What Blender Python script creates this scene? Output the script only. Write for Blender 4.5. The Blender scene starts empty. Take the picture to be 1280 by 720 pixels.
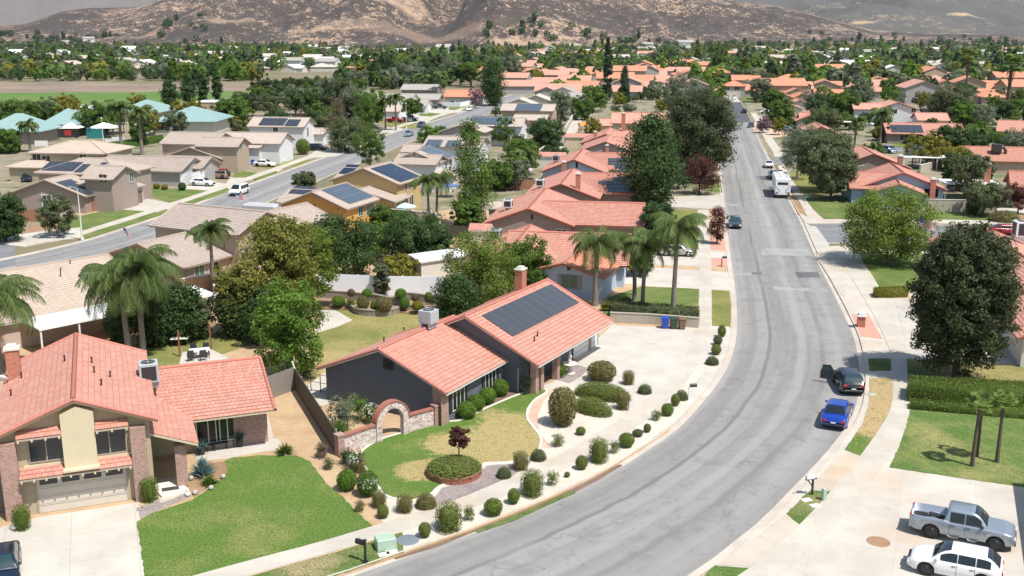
import bpy, math, random
import numpy as np
from mathutils import Matrix, Vector
PI=math.pi; R=math.radians
random.seed(7)
S=bpy.context.scene; COL=S.collection
# ------------------------------------------------------------------ camera model (world metres)
CH=27.; CF=1300.; CHOR=42.
CP=math.atan((360-CHOR)/CF); cp_,sp_=math.cos(CP),math.sin(CP)
def ray(px,py):
    u=(px-640)/CF; v=(py-360)/CF
    return Vector((u,cp_-v*sp_,-sp_-v*cp_))
def G(px,py,z=0.):
    d=ray(px,py); t=(z-CH)/d.z
    return Vector((d.x*t,d.y*t,z))
def rayplane(px,py,p,n):
    d=ray(px,py); o=Vector((0,0,CH))
    return o+d*((p-o).dot(n)/d.dot(n))
def mpx(px,py,z=0.):            # metres per photo pixel at a ground point
    g=G(px,py,z); return (g.y*cp_+(CH-z)*sp_)/CF
# ------------------------------------------------------------------ materials
M={}
class NT:
    def __init__(s,name):
        m=bpy.data.materials.new(name); m.use_nodes=True; s.m=m; s.t=m.node_tree; s.t.nodes.clear()
        s.out=s.n('ShaderNodeOutputMaterial')
        M[name]=m
    def n(s,typ,ins=None,**kw):
        x=s.t.nodes.new(typ)
        for k,v in kw.items(): setattr(x,k,v)
        if ins:
            for k,v in ins.items(): s.set(x,k,v)
        return x
    def set(s,x,k,v):
        i=x.inputs[k]
        if isinstance(v,bpy.types.NodeSocket): s.t.links.new(v,i)
        elif isinstance(v,bpy.types.Node): s.t.links.new(v.outputs[0],i)
        else:
            if isinstance(v,(tuple,list)) and len(v)==3 and i.type=='RGBA': v=(*v,1)
            i.default_value=v
    def math(s,op,a,b=0.,c=0.,clamp=False):
        x=s.n('ShaderNodeMath',{0:a,1:b,2:c},operation=op); x.use_clamp=clamp; return x.outputs[0]
    def mix(s,f,a,b,bt='MIX'):
        x=s.n('ShaderNodeMix',data_type='RGBA',blend_type=bt)
        s.set(x,0,f); s.set(x,6,a); s.set(x,7,b); return x.outputs[2]
    def noise(s,co,scale,detail=3,rough=.55,dist=0.):
        return s.n('ShaderNodeTexNoise',{'Vector':co,'Scale':scale,'Detail':detail,'Roughness':rough,'Distortion':dist}).outputs[0]
    def ramp(s,f,a,b):              # smooth step from a to b
        x=s.n('ShaderNodeMapRange',{0:f,1:a,2:b,3:0.,4:1.},interpolation_type='SMOOTHSTEP'); return x.outputs[0]
    def pos(s): return s.n('ShaderNodeNewGeometry').outputs['Position']
    def obj(s): return s.n('ShaderNodeTexCoord').outputs['Object']
    def uv(s): return s.n('ShaderNodeTexCoord').outputs['UV']
    def scale(s,v,sc): return s.n('ShaderNodeMapping',{'Vector':v,'Scale':sc}).outputs[0]
    def bsdf(s,col,rough=.8,bump=None,bs=.3,bd=.02,**kw):
        p=s.n('ShaderNodeBsdfPrincipled'); s.set(p,'Base Color',col); s.set(p,'Roughness',rough)
        for k,v in kw.items(): s.set(p,k.replace('_',' '),v)
        if bump is not None:
            b=s.n('ShaderNodeBump',{'Height':bump,'Strength':bs,'Distance':bd}); s.set(p,'Normal',b)
        s.t.links.new(p.outputs[0],s.out.inputs[0]); return p
def mul(c,k): return tuple(x*k for x in c)
def plain(name,col,rough=.7,var=.12,sc=3.,bump=.15,**kw):
    t=NT(name); o=t.obj(); n=t.noise(o,sc,4); n2=t.noise(o,sc*9,3)
    c=t.mix(n,mul(col,1-var*1.6),mul(col,1+var*1.2)); c=t.mix(t.ramp(n2,.35,.7),c,t.mix(.5,c,mul(col,1-var*2)))
    t.bsdf(c,rough,n2,bump,.01,**kw); return t.m
def gloss(name,col,rough=.25,metal=0.,coat=0.):
    t=NT(name); n=t.noise(t.obj(),1.3,2)
    t.bsdf(t.mix(n,mul(col,.93),mul(col,1.05)),rough,Metallic=metal,Coat_Weight=coat,Coat_Roughness=.04); return t.m
# --- simple coloured surfaces
plain('white_paint',(.78,.78,.76),.5); plain('trim_white',(.72,.71,.68),.5); plain('trim_cream',(.62,.53,.38),.6)
plain('trim_tan',(.42,.34,.28),.6); plain('trim_grey',(.32,.31,.32),.6); plain('trim_red',(.42,.13,.09),.6,.15); plain('trim_dark',(.10,.075,.065),.6)
for k,c in dict(stucco_dark=(.115,.128,.148),stucco_cream=(.60,.52,.36),stucco_olive=(.42,.36,.25),stucco_tan=(.40,.32,.24),
    stucco_taupe=(.33,.265,.225),stucco_yellow=(.66,.36,.10),stucco_gold=(.52,.37,.17),stucco_white=(.66,.66,.66),stucco_lightblue=(.42,.50,.60),
    stucco_blue=(.30,.43,.55),stucco_grey=(.36,.34,.33),stucco_brownish=(.25,.20,.18),stucco_pale=(.60,.57,.50),stucco_pink=(.55,.42,.34),stucco_green=(.38,.45,.34)).items():
    plain(k,c,.9,.07,1.2,.3)
plain('ridge_red',(.50,.195,.145),.8,.15,3,.4); plain('ridge_tan',(.42,.34,.28),.8,.12,3,.4); plain('wood_red',(.28,.10,.06)); plain('metal_grey',(.42,.45,.47),.45,.06,2,.05); plain('metal_white',(.68,.70,.71),.4,.05,2,.05); plain('metal_dark',(.035,.035,.038),.5)
plain('black_plastic',(.02,.02,.022),.5); plain('rubber',(.022,.022,.023),.85); plain('galvanised',(.45,.46,.47),.4,.05,2,.05)
plain('bin_blue',(.015,.06,.42),.4,.05); plain('bin_green',(.03,.06,.04),.5,.05); plain('bin_brown',(.20,.11,.07),.6)
plain('utility_green',(.36,.48,.38),.5,.05); plain('manhole_grey',(.17,.20,.23),.7,.08); plain('stone',(.45,.43,.39),.9,.2,4,.6)
plain('block_wall',(.44,.39,.32),.9,.12,1.2,.4); plain('block_brown',(.36,.24,.16),.9,.12,1.5,.4); plain('retaining',(.28,.25,.21),.9,.15,2,.4)
plain('vinyl_white',(.88,.89,.91),.45,.03,1,.05); plain('metal_roof_teal',(.26,.385,.37),.5,.08,.3,.05); plain('awning_white',(.82,.82,.80),.5,.04,1,.1)
plain('cover_grey',(.45,.46,.47),.7,.1,1); plain('umbrella_blue',(.10,.22,.55),.7); plain('umbrella_pale',(.50,.66,.72),.7); plain('cloth_cream',(.72,.62,.42),.8)
plain('shade_white',(.72,.72,.70),.7); plain('play_orange',(.75,.25,.05),.6); plain('play_blue',(.05,.15,.5),.5); plain('pool_water',(.12,.42,.50),.08,.05)
plain('scar_tissue_rock',(.30,.27,.24),.9,.2,2,.5); plain('mat_black',(.05,.05,.052),.9); plain('flower_white',(.75,.75,.72),.7); plain('terracotta_red',(.35,.135,.095),.8,.15,3)
plain('sign_green',(.03,.22,.12),.5); plain('flag_white',(.75,.74,.74),.8,.03); plain('flag_red',(.55,.05,.07),.8,.03); plain('flag_blue',(.05,.07,.25),.8,.03)
plain('concrete_white',(.66,.63,.56),.85,.06,1.5,.2); plain('tarp_green',(.02,.20,.20),.6); plain('weathered_brown',(.32,.22,.14),.9,.2)
plain('red_play',(.5,.05,.06),.5); plain('skin_cream',(.5,.33,.25),.8)
gloss('paint_white',(.78,.79,.80),.25,0,.6); gloss('paint_silver',(.36,.41,.47),.28,.55,.6); gloss('paint_blue',(.008,.05,.36),.2,.2,.9); gloss('paint_navy',(.012,.025,.05),.2,.3,.9)
gloss('paint_red',(.30,.008,.015),.25,.1,.7); gloss('paint_black',(.010,.013,.018),.2,.2,.9); gloss('paint_greyblue',(.16,.23,.30),.25,.4,.7); gloss('paint_champagne',(.45,.42,.36),.28,.4,.7)
gloss('paint_tan',(.30,.23,.17),.3,.3,.6); gloss('paint_slate',(.06,.09,.12),.22,.3,.8); gloss('glass_car',(.012,.017,.022),.06,0,.5); gloss('glass_teal',(.022,.05,.058),.06,0,.4)
gloss('glass_window',(.018,.022,.027),.12,0,.2); gloss('glass_green',(.06,.13,.11),.12,0,.2); gloss('rim_metal',(.30,.31,.32),.35,.7); gloss('rim_dark',(.05,.05,.055),.35,.5); gloss('lamp_red',(.45,.01,.01),.2,0,.4); gloss('lamp_clear',(.6,.62,.64),.12,0,.4)
gloss('white_enamel',(.7,.7,.7),.3)
# --- tiled roofs: UV in metres (u along the eave, v up the slope)
def roofmat(name,c1,c2,cm,bw=.33,rh=.36,patch=None,ms=.02,wave=1.):
    t=NT(name); uv=t.uv()
    b=t.n('ShaderNodeTexBrick',{'Vector':uv,'Color1':c1,'Color2':c2,'Mortar':cm,'Scale':1.,'Mortar Size':ms,'Mortar Smooth':.3,'Bias':-.1,'Brick Width':bw,'Row Height':rh},offset=.5)  # dark joint tone puts the shadows between tile rows into the colour
    n=t.noise(uv,.35,4); n2=t.noise(uv,6,3)
    c=t.mix(t.ramp(n,.3,.7),b.outputs[0],t.mix(.22,b.outputs[0],mul(c1,1.35)))
    c=t.mix(t.math('MULTIPLY',n2,.35),c,mul(cm,1.2))
    c=t.mix(t.math('MULTIPLY',t.ramp(t.noise(t.scale(uv,(2.2,.25,1)),1.,5,.7),.52,.72),.38),c,mul(c1,.62)); c=t.mix(t.math('MULTIPLY',t.ramp(t.noise(uv,1.1,4,.7),.56,.70),.25),c,mul(c2,1.25))
    if patch:
        b2=t.n('ShaderNodeTexBrick',{'Vector':uv,'Color1':(0,0,0),'Color2':(1,1,1),'Mortar':(0,0,0),'Scale':1.,'Mortar Size':0.,'Bias':-.93,'Brick Width':bw*2,'Row Height':rh},offset=.5)
        c=t.mix(t.math('MULTIPLY',b2.outputs[0],.55),c,patch)
    sx=t.n('ShaderNodeSeparateXYZ',{0:uv}).outputs[0]
    w=t.math('ABSOLUTE',t.math('SINE',t.math('MULTIPLY',sx,PI/bw)))
    h=t.math('ADD',t.math('MULTIPLY',w,.7*wave),t.math('MULTIPLY',b.outputs[1],-.6))
    t.bsdf(c,.85,h,.55,.04); return t.m
roofmat('tile_red',(.48,.218,.162),(.57,.315,.245),(.31,.14,.108),patch=(.66,.47,.36))
roofmat('tile_salmon',(.55,.285,.21),(.63,.385,.30),(.30,.12,.08),patch=(.64,.42,.32))
roofmat('tile_orange',(.58,.235,.135),(.63,.32,.21),(.33,.12,.07))
roofmat('tile_faded',(.50,.235,.17),(.57,.32,.235),(.26,.12,.09),patch=(.60,.42,.33))
roofmat('tile_beige',(.46,.385,.31),(.52,.44,.365),(.30,.22,.17),.9,.34,ms=.018,wave=.2)
roofmat('tile_taupe',(.39,.325,.28),(.45,.38,.33),(.25,.205,.17),.9,.34,ms=.016,wave=.2)
roofmat('tile_pink',(.43,.365,.31),(.49,.42,.365),(.30,.23,.19),.9,.34,ms=.016,wave=.2)
roofmat('tile_grey',(.34,.32,.29),(.40,.375,.34),(.22,.20,.18),.9,.34,ms=.016,wave=.2)
roofmat('tile_slate',(.13,.135,.15),(.17,.175,.19),(.07,.07,.08),.6,.3,ms=.016,wave=.2)
roofmat('tile_cream',(.50,.45,.38),(.56,.51,.44),(.34,.30,.25),.9,.34,ms=.016,wave=.2)
def brickmat(name,c1,c2,cm,bw=.22,rh=.08,ms=.012):
    t=NT(name); uv=t.uv()
    b=t.n('ShaderNodeTexBrick',{'Vector':uv,'Color1':c1,'Color2':c2,'Mortar':cm,'Scale':1.,'Mortar Size':ms,'Bias':0.,'Brick Width':bw,'Row Height':rh})
    n=t.noise(uv,5,4); c=t.mix(t.ramp(n,.45,.62),b.outputs[0],t.mix(.5,b.outputs[0],mul(c2,1.4)))
    t.bsdf(c,.9,b.outputs[1],-.4,.01); return t.m
brickmat('brick',(.20,.085,.06),(.36,.20,.16),(.40,.36,.32))
brickmat('brick_red',(.36,.09,.05),(.46,.15,.09),(.34,.25,.2))
brickmat('brick_white',(.26,.13,.11),(.60,.52,.50),(.5,.45,.42),.3,.1)
brickmat('block_fence',(.42,.36,.30),(.48,.42,.35),(.30,.26,.22),.4,.2)
brickmat('block_orange',(.42,.27,.16),(.48,.32,.2),(.30,.2,.14),.4,.2)
brickmat('paver_red',(.50,.22,.16),(.56,.28,.21),(.4,.26,.2),.2,.1)
def siding(name,c,sp=.2,vert=False):
    t=NT(name); uv=t.uv(); s=t.n('ShaderNodeSeparateXYZ',{0:uv}).outputs[0 if vert else 1]
    w=t.math('FRACT',t.math('DIVIDE',s,sp)); g=t.ramp(w,.0,.12); n=t.noise(uv,2.,4)
    t.bsdf(t.mix(g,mul(c,.45),t.mix(n,mul(c,.85),mul(c,1.12))),.8,g,.5,.02); return t.m
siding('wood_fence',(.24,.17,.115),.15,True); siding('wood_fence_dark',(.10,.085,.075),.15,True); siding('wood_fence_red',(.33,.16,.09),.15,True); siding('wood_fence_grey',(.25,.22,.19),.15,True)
siding('garage_white',(.70,.70,.69),.55); siding('garage_cream',(.58,.50,.40),.55); siding('garage_grey',(.56,.51,.44),.53); siding('garage_brown',(.22,.16,.13),.5)
siding('siding_dark',(.085,.08,.078),.2)
def solarmat(name,c,line,cw=1.,ch=1.65):
    t=NT(name); uv=t.uv()
    b=t.n('ShaderNodeTexBrick',{'Vector':uv,'Color1':c,'Color2':mul(c,1.15),'Mortar':line,'Scale':1.,'Mortar Size':.03,'Brick Width':cw,'Row Height':ch},offset=0.)
    b2=t.n('ShaderNodeTexBrick',{'Vector':uv,'Color1':(0,0,0),'Color2':(0,0,0),'Mortar':(1,1,1),'Scale':1.,'Mortar Size':.012,'Brick Width':cw/6,'Row Height':ch/10},offset=0.)
    t.bsdf(t.mix(t.math('MULTIPLY',b2.outputs[0],.35),b.outputs[0],line),.22,Coat_Weight=.3); return t.m
solarmat('solar_navy',(.012,.02,.045),(.03,.04,.06)); solarmat('solar_grey',(.055,.075,.10),(.20,.22,.25)); solarmat('solar_dark',(.03,.035,.045),(.10,.11,.12))
solarmat('solar_pool',(.052,.056,.064),(.11,.115,.125),1.22,3.4)
# --- ground surfaces
def lawnmat(name,green,dry,blobs=(),base=.25,ns=.35,stripe=None):
    t=NT(name); p=t.pos(); n=t.noise(p,ns,5,.6); n2=t.noise(p,9,4,.7); n3=t.noise(p,2.2,4)
    f=t.math('ADD',t.math('MULTIPLY',n,1.35),base-.72)
    for (x,y,r,a) in blobs:
        d=t.n('ShaderNodeVectorMath',{0:p,1:(x,y,.12)},operation='DISTANCE').outputs['Value']
        d=t.math('ADD',d,t.math('MULTIPLY',t.math('SUBTRACT',n3,.5),r*.9))
        f=t.math('ADD',f,t.math('MULTIPLY',t.math('SUBTRACT',1.,t.ramp(d,r*.45,r*1.1)),a))
    f=t.math('ADD',f,t.math('MULTIPLY',t.math('SUBTRACT',n2,.5),.5),clamp=True)
    c=t.mix(f,green,dry); c=t.mix(t.math('MULTIPLY',t.ramp(n3,.5,.7),.30),c,mul(green,.8))
    c=t.mix(1.,c,t.mix(t.ramp(n2,.28,.74),(.52,.52,.52),(1.42,1.42,1.34)),'MULTIPLY'); c=t.mix(t.math('MULTIPLY',t.ramp(t.noise(p,28,3,.8),.5,.75),.30),c,mul(dry,1.1))
    if stripe:
        w=t.math('SINE',t.math('MULTIPLY',t.n('ShaderNodeSeparateXYZ',{0:t.n('ShaderNodeMapping',{'Vector':p,'Rotation':(0,0,stripe)}).outputs[0]}).outputs[0],7.5))
        c=t.mix(t.math('MULTIPLY',t.math('MULTIPLY',t.ramp(w,-.6,.6),t.ramp(n,.35,.6)),.13),c,mul(green,2.0))
    t.bsdf(c,.95,n2,.9,.06,Specular_IOR_Level=.1); return t.m
GRN=(.098,.172,.036); DRY=(.37,.30,.14)
lawnmat('lawn_far',GRN,DRY,base=.12)
lawnmat('field_grass',(.105,.19,.05),(.30,.27,.14),base=.12,ns=.02)
def dirtmat(name,c,c2,sc=.4,speck=.25):
    t=NT(name); p=t.pos(); n=t.noise(p,sc,5,.6); n2=t.noise(p,14,3,.7); n3=t.noise(p,sc*6,4)
    k=t.mix(t.ramp(n,.3,.7),c,c2); k=t.mix(t.math('MULTIPLY',t.ramp(n2,.45,.7),speck),k,mul(c,.35)); k=t.mix(t.math('MULTIPLY',t.ramp(n3,.5,.75),.3),k,mul(c2,1.25))
    t.bsdf(k,.95,n2,.7,.05); return t.m
dirtmat('dirt_tan',(.40,.27,.155),(.50,.36,.22)); dirtmat('dirt_brown',(.27,.165,.09),(.34,.22,.13)); dirtmat('gravel_cream',(.52,.47,.39),(.60,.55,.47),.3,.22)
dirtmat('gravel_grey',(.25,.21,.20),(.36,.30,.28),.6,.8); dirtmat('mulch',(.16,.10,.07),(.22,.15,.11),.6,.5); dirtmat('ground_dirt',(.14,.135,.07),(.25,.205,.125),.035,.4)
dirtmat('embankment',(.20,.15,.11),(.29,.225,.165),.03,.5); dirtmat('gravel_pink',(.52,.35,.26),(.58,.42,.32),.5,.3)
def concmat(name,c,c2,jw=3.,rot=0.,stain=(.5,.36,.22),sa=.35,jc=.6):
    t=NT(name); p=t.pos(); q=t.n('ShaderNodeMapping',{'Vector':p,'Rotation':(0,0,rot)}).outputs[0]
    b=t.n('ShaderNodeTexBrick',{'Vector':q,'Color1':(1,1,1),'Color2':(.93,.93,.93),'Mortar':(jc,jc,jc),'Scale':1.,'Mortar Size':.012,'Brick Width':jw,'Row Height':jw},offset=0.)
    n=t.noise(p,.35,5,.65); n2=t.noise(p,11,4,.7); n3=t.noise(p,.12,3)
    k=t.mix(t.ramp(n,.35,.65),c,c2); k=t.mix(t.math('MULTIPLY',t.ramp(n3,.5,.68),sa),k,stain); k=t.mix(t.math('MULTIPLY',n2,.25),k,mul(c,.7))
    k=t.mix(1.,k,b.outputs[0],'MULTIPLY'); k=t.mix(t.math('MULTIPLY',t.ramp(t.noise(p,.9,5,.7),.62,.72),.28),k,mul(c,.5)); t.bsdf(k,.85,n2,.25,.01); return t.m
concmat('concrete',(.44,.41,.36),(.52,.49,.43),3.); concmat('concrete_bright',(.48,.45,.395),(.565,.53,.47),3.4,R(-21.5),(.45,.38,.31),.3)
concmat('concrete_drive',(.47,.43,.375),(.55,.515,.45),4.2,R(22),(.52,.37,.24),.4,.8); concmat('sidewalk_mat',(.47,.43,.365),(.54,.50,.43),1.5,R(10),(.48,.35,.23),.35,.85)
concmat('drive_apron',(.46,.40,.32),(.54,.48,.40),4.,R(30),(.55,.36,.2),.6); concmat('kerb_mat',(.46,.41,.35),(.56,.50,.43),4.,0,(.4,.3,.2),.3,.8)
concmat('yard_mix',(.22,.19,.12),(.32,.27,.19),9,R(9),(.10,.14,.045),.95,.95)
def asphalt(name,base=(.20,.205,.21),dark=None,crack=1.):
    t=NT(name); uv=t.uv(); p=t.pos()
    st=t.noise(t.scale(uv,(.9,.035,1)),1.,6,.7); st2=t.noise(t.scale(uv,(.35,.012,1)),1.,3); fine=t.noise(p,22,4,.75); med=t.noise(p,.5,5,.6)
    c=t.mix(t.ramp(st,.3,.7),mul(base,.84),mul(base,1.10)); c=t.mix(t.ramp(st2,.42,.6),c,t.mix(.5,c,mul(base,1.4)))
    c=t.mix(t.math('MULTIPLY',t.ramp(med,.50,.66),.5),c,mul(base,.70)); c=t.mix(t.math('MULTIPLY',t.ramp(t.noise(p,1.6,5,.7),.5,.7),.35),c,mul(base,1.3)); c=t.mix(t.math('MULTIPLY',t.ramp(fine,.35,.7),.5),c,mul(base,.6))
    w=t.n('ShaderNodeVectorMath',{0:p,1:t.n('ShaderNodeVectorMath',{0:t.n('ShaderNodeTexNoise',{'Vector':p,'Scale':.8,'Detail':4}).outputs[1],1:(1.6,1.6,1.6)},operation='MULTIPLY')},operation='ADD').outputs[0]
    v=t.n('ShaderNodeTexVoronoi',{'Vector':w,'Scale':.38},feature='DISTANCE_TO_EDGE').outputs[0]
    v2=t.n('ShaderNodeTexVoronoi',{'Vector':w,'Scale':1.1},feature='DISTANCE_TO_EDGE').outputs[0]
    k=t.math('SUBTRACT',1.,t.ramp(v,.004,.020)); msk=t.ramp(t.noise(p,.16,3),.45,.6)
    k2=t.math('MULTIPLY',t.math('SUBTRACT',1.,t.ramp(v2,.008,.03)),t.ramp(t.noise(p,.22,3),.55,.66))
    kk=t.math('MULTIPLY',t.math('MAXIMUM',t.math('MULTIPLY',k,msk),k2),.38*crack)
    c=t.mix(kk,c,mul(base,.25))
    if dark:                       # tar seams that run along the road: (u, half width, strength)
        u=t.n('ShaderNodeSeparateXYZ',{0:uv}).outputs[0]; wob=t.math('MULTIPLY',t.math('SUBTRACT',t.noise(t.scale(uv,(0,.045,0)),1.,4,.6),.5),1.0)
        for (u0,hw,a,kc) in dark:
            d=t.math('ABSOLUTE',t.math('ADD',t.math('SUBTRACT',u,u0),wob)); f=t.math('MULTIPLY',t.math('SUBTRACT',1.,t.ramp(d,hw*.4,hw)),t.math('MULTIPLY',t.ramp(t.noise(t.scale(uv,(.5,.06,1)),1.,3),.3,.5),a))
            c=t.mix(f,c,mul(base,kc))
    t.bsdf(c,.9,fine,.3,.01); return t.m
asphalt('asphalt_main',(.250,.244,.233),((3.5,.24,.75,.55),(6.4,.55,.45,1.35),(2.0,.5,.5,.72),(8.2,.34,.55,.64),(5.0,.25,.4,.72),(.5,.5,.5,1.3),(9.6,.4,.35,1.2)))
asphalt('asphalt_side',(.19,.195,.20),((3.,.4,.5,.7),(6.,.4,.5,1.3))); asphalt('asphalt_left',(.24,.238,.234),((3.6,.3,.7,.6),(6.3,.4,.5,1.4))); asphalt('asphalt_dark',(.085,.09,.095),crack=.3); asphalt('asphalt_patch',(.12,.12,.125),crack=.2); asphalt('asphalt_pale',(.29,.287,.28),crack=.5)
# --- leaves: per-face attribute r gives lighter and darker leaf tones
def leafmat(name,c,c2,rough=.55,tr=.36):
    t=NT(name); a=t.n('ShaderNodeAttribute',attribute_name='r').outputs['Fac']; oi=t.n('ShaderNodeObjectInfo').outputs['Random']
    k=t.mix(a,mul(c,.7),c2); k=t.mix(t.math('MULTIPLY',oi,.3),k,mul(c,.75))
    p=t.n('ShaderNodeBsdfPrincipled',{'Base Color':k,'Roughness':rough,'Specular IOR Level':.12}); tl=t.n('ShaderNodeBsdfTranslucent',{'Color':t.mix(.5,k,mul(c2,1.3))})
    mx=t.n('ShaderNodeMixShader',{0:tr,1:p.outputs[0],2:tl.outputs[0]}); t.t.links.new(mx.outputs[0],t.out.inputs[0]); return t.m
leafmat('leaf_oak',(.042,.057,.026),(.135,.160,.075)); leafmat('leaf_green',(.065,.118,.022),(.165,.265,.055)); leafmat('leaf_bright',(0.081,0.161,0.023),(0.196,0.322,0.057))
leafmat('leaf_olive',(0.088,0.115,0.051),(0.203,0.236,0.115)); leafmat('leaf_grey',(0.115,0.142,0.088),(0.270,0.311,0.203)); leafmat('leaf_deep',(.042,.080,.026),(.105,.175,.058))
leafmat('leaf_yellow',(0.138,0.149,0.023),(0.345,0.322,0.063)); leafmat('leaf_bronze',(.135,.145,.030),(.31,.31,.075)); leafmat('leaf_red',(.080,.034,.028),(.19,.085,.065)); leafmat('leaf_crape',(.070,.028,.026),(.18,.062,.055))
leafmat('leaf_pine',(0.031,0.062,0.031),(0.085,0.147,0.070)); leafmat('leaf_palm',(0.069,0.115,0.032),(0.218,0.287,0.098),.45); leafmat('leaf_fan',(.11,.18,.04),(.32,.42,.13),.45); leafmat('leaf_skirt',(0.160,0.120,0.070),(0.300,0.230,0.140))
leafmat('leaf_hedge',(0.087,0.138,0.026),(0.246,0.319,0.072)); leafmat('leaf_topiary',(0.109,0.152,0.036),(0.275,0.319,0.094)); leafmat('leaf_brown',(0.135,0.125,0.050),(0.300,0.270,0.110)); leafmat('leaf_dry',(0.150,0.110,0.075),(0.270,0.200,0.140)); leafmat('leaf_pink',(0.180,0.110,0.120),(0.360,0.240,0.260)); leafmat('leaf_lime',(.088,.138,.021),(.24,.32,.065)); leafmat('leaf_agave',(0.100,0.200,0.200),(0.250,0.420,0.400)); leafmat('leaf_orangeflower',(0.250,0.100,0.020),(0.500,0.250,0.050)); leafmat('petal_white',(0.500,0.520,0.480),(0.750,0.750,0.720))
leafmat('leaf_shadehill',(.060,.090,.042),(.13,.175,.08))
plain('bark',(.13,.10,.075),.95,.25,6,.8); plain('bark_pale',(.30,.26,.21),.95,.2,6,.8); plain('bark_palm',(.24,.21,.18),.95,.25,8,.8); plain('bark_dark',(.075,.06,.05),.95,.25,6,.8)
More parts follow.
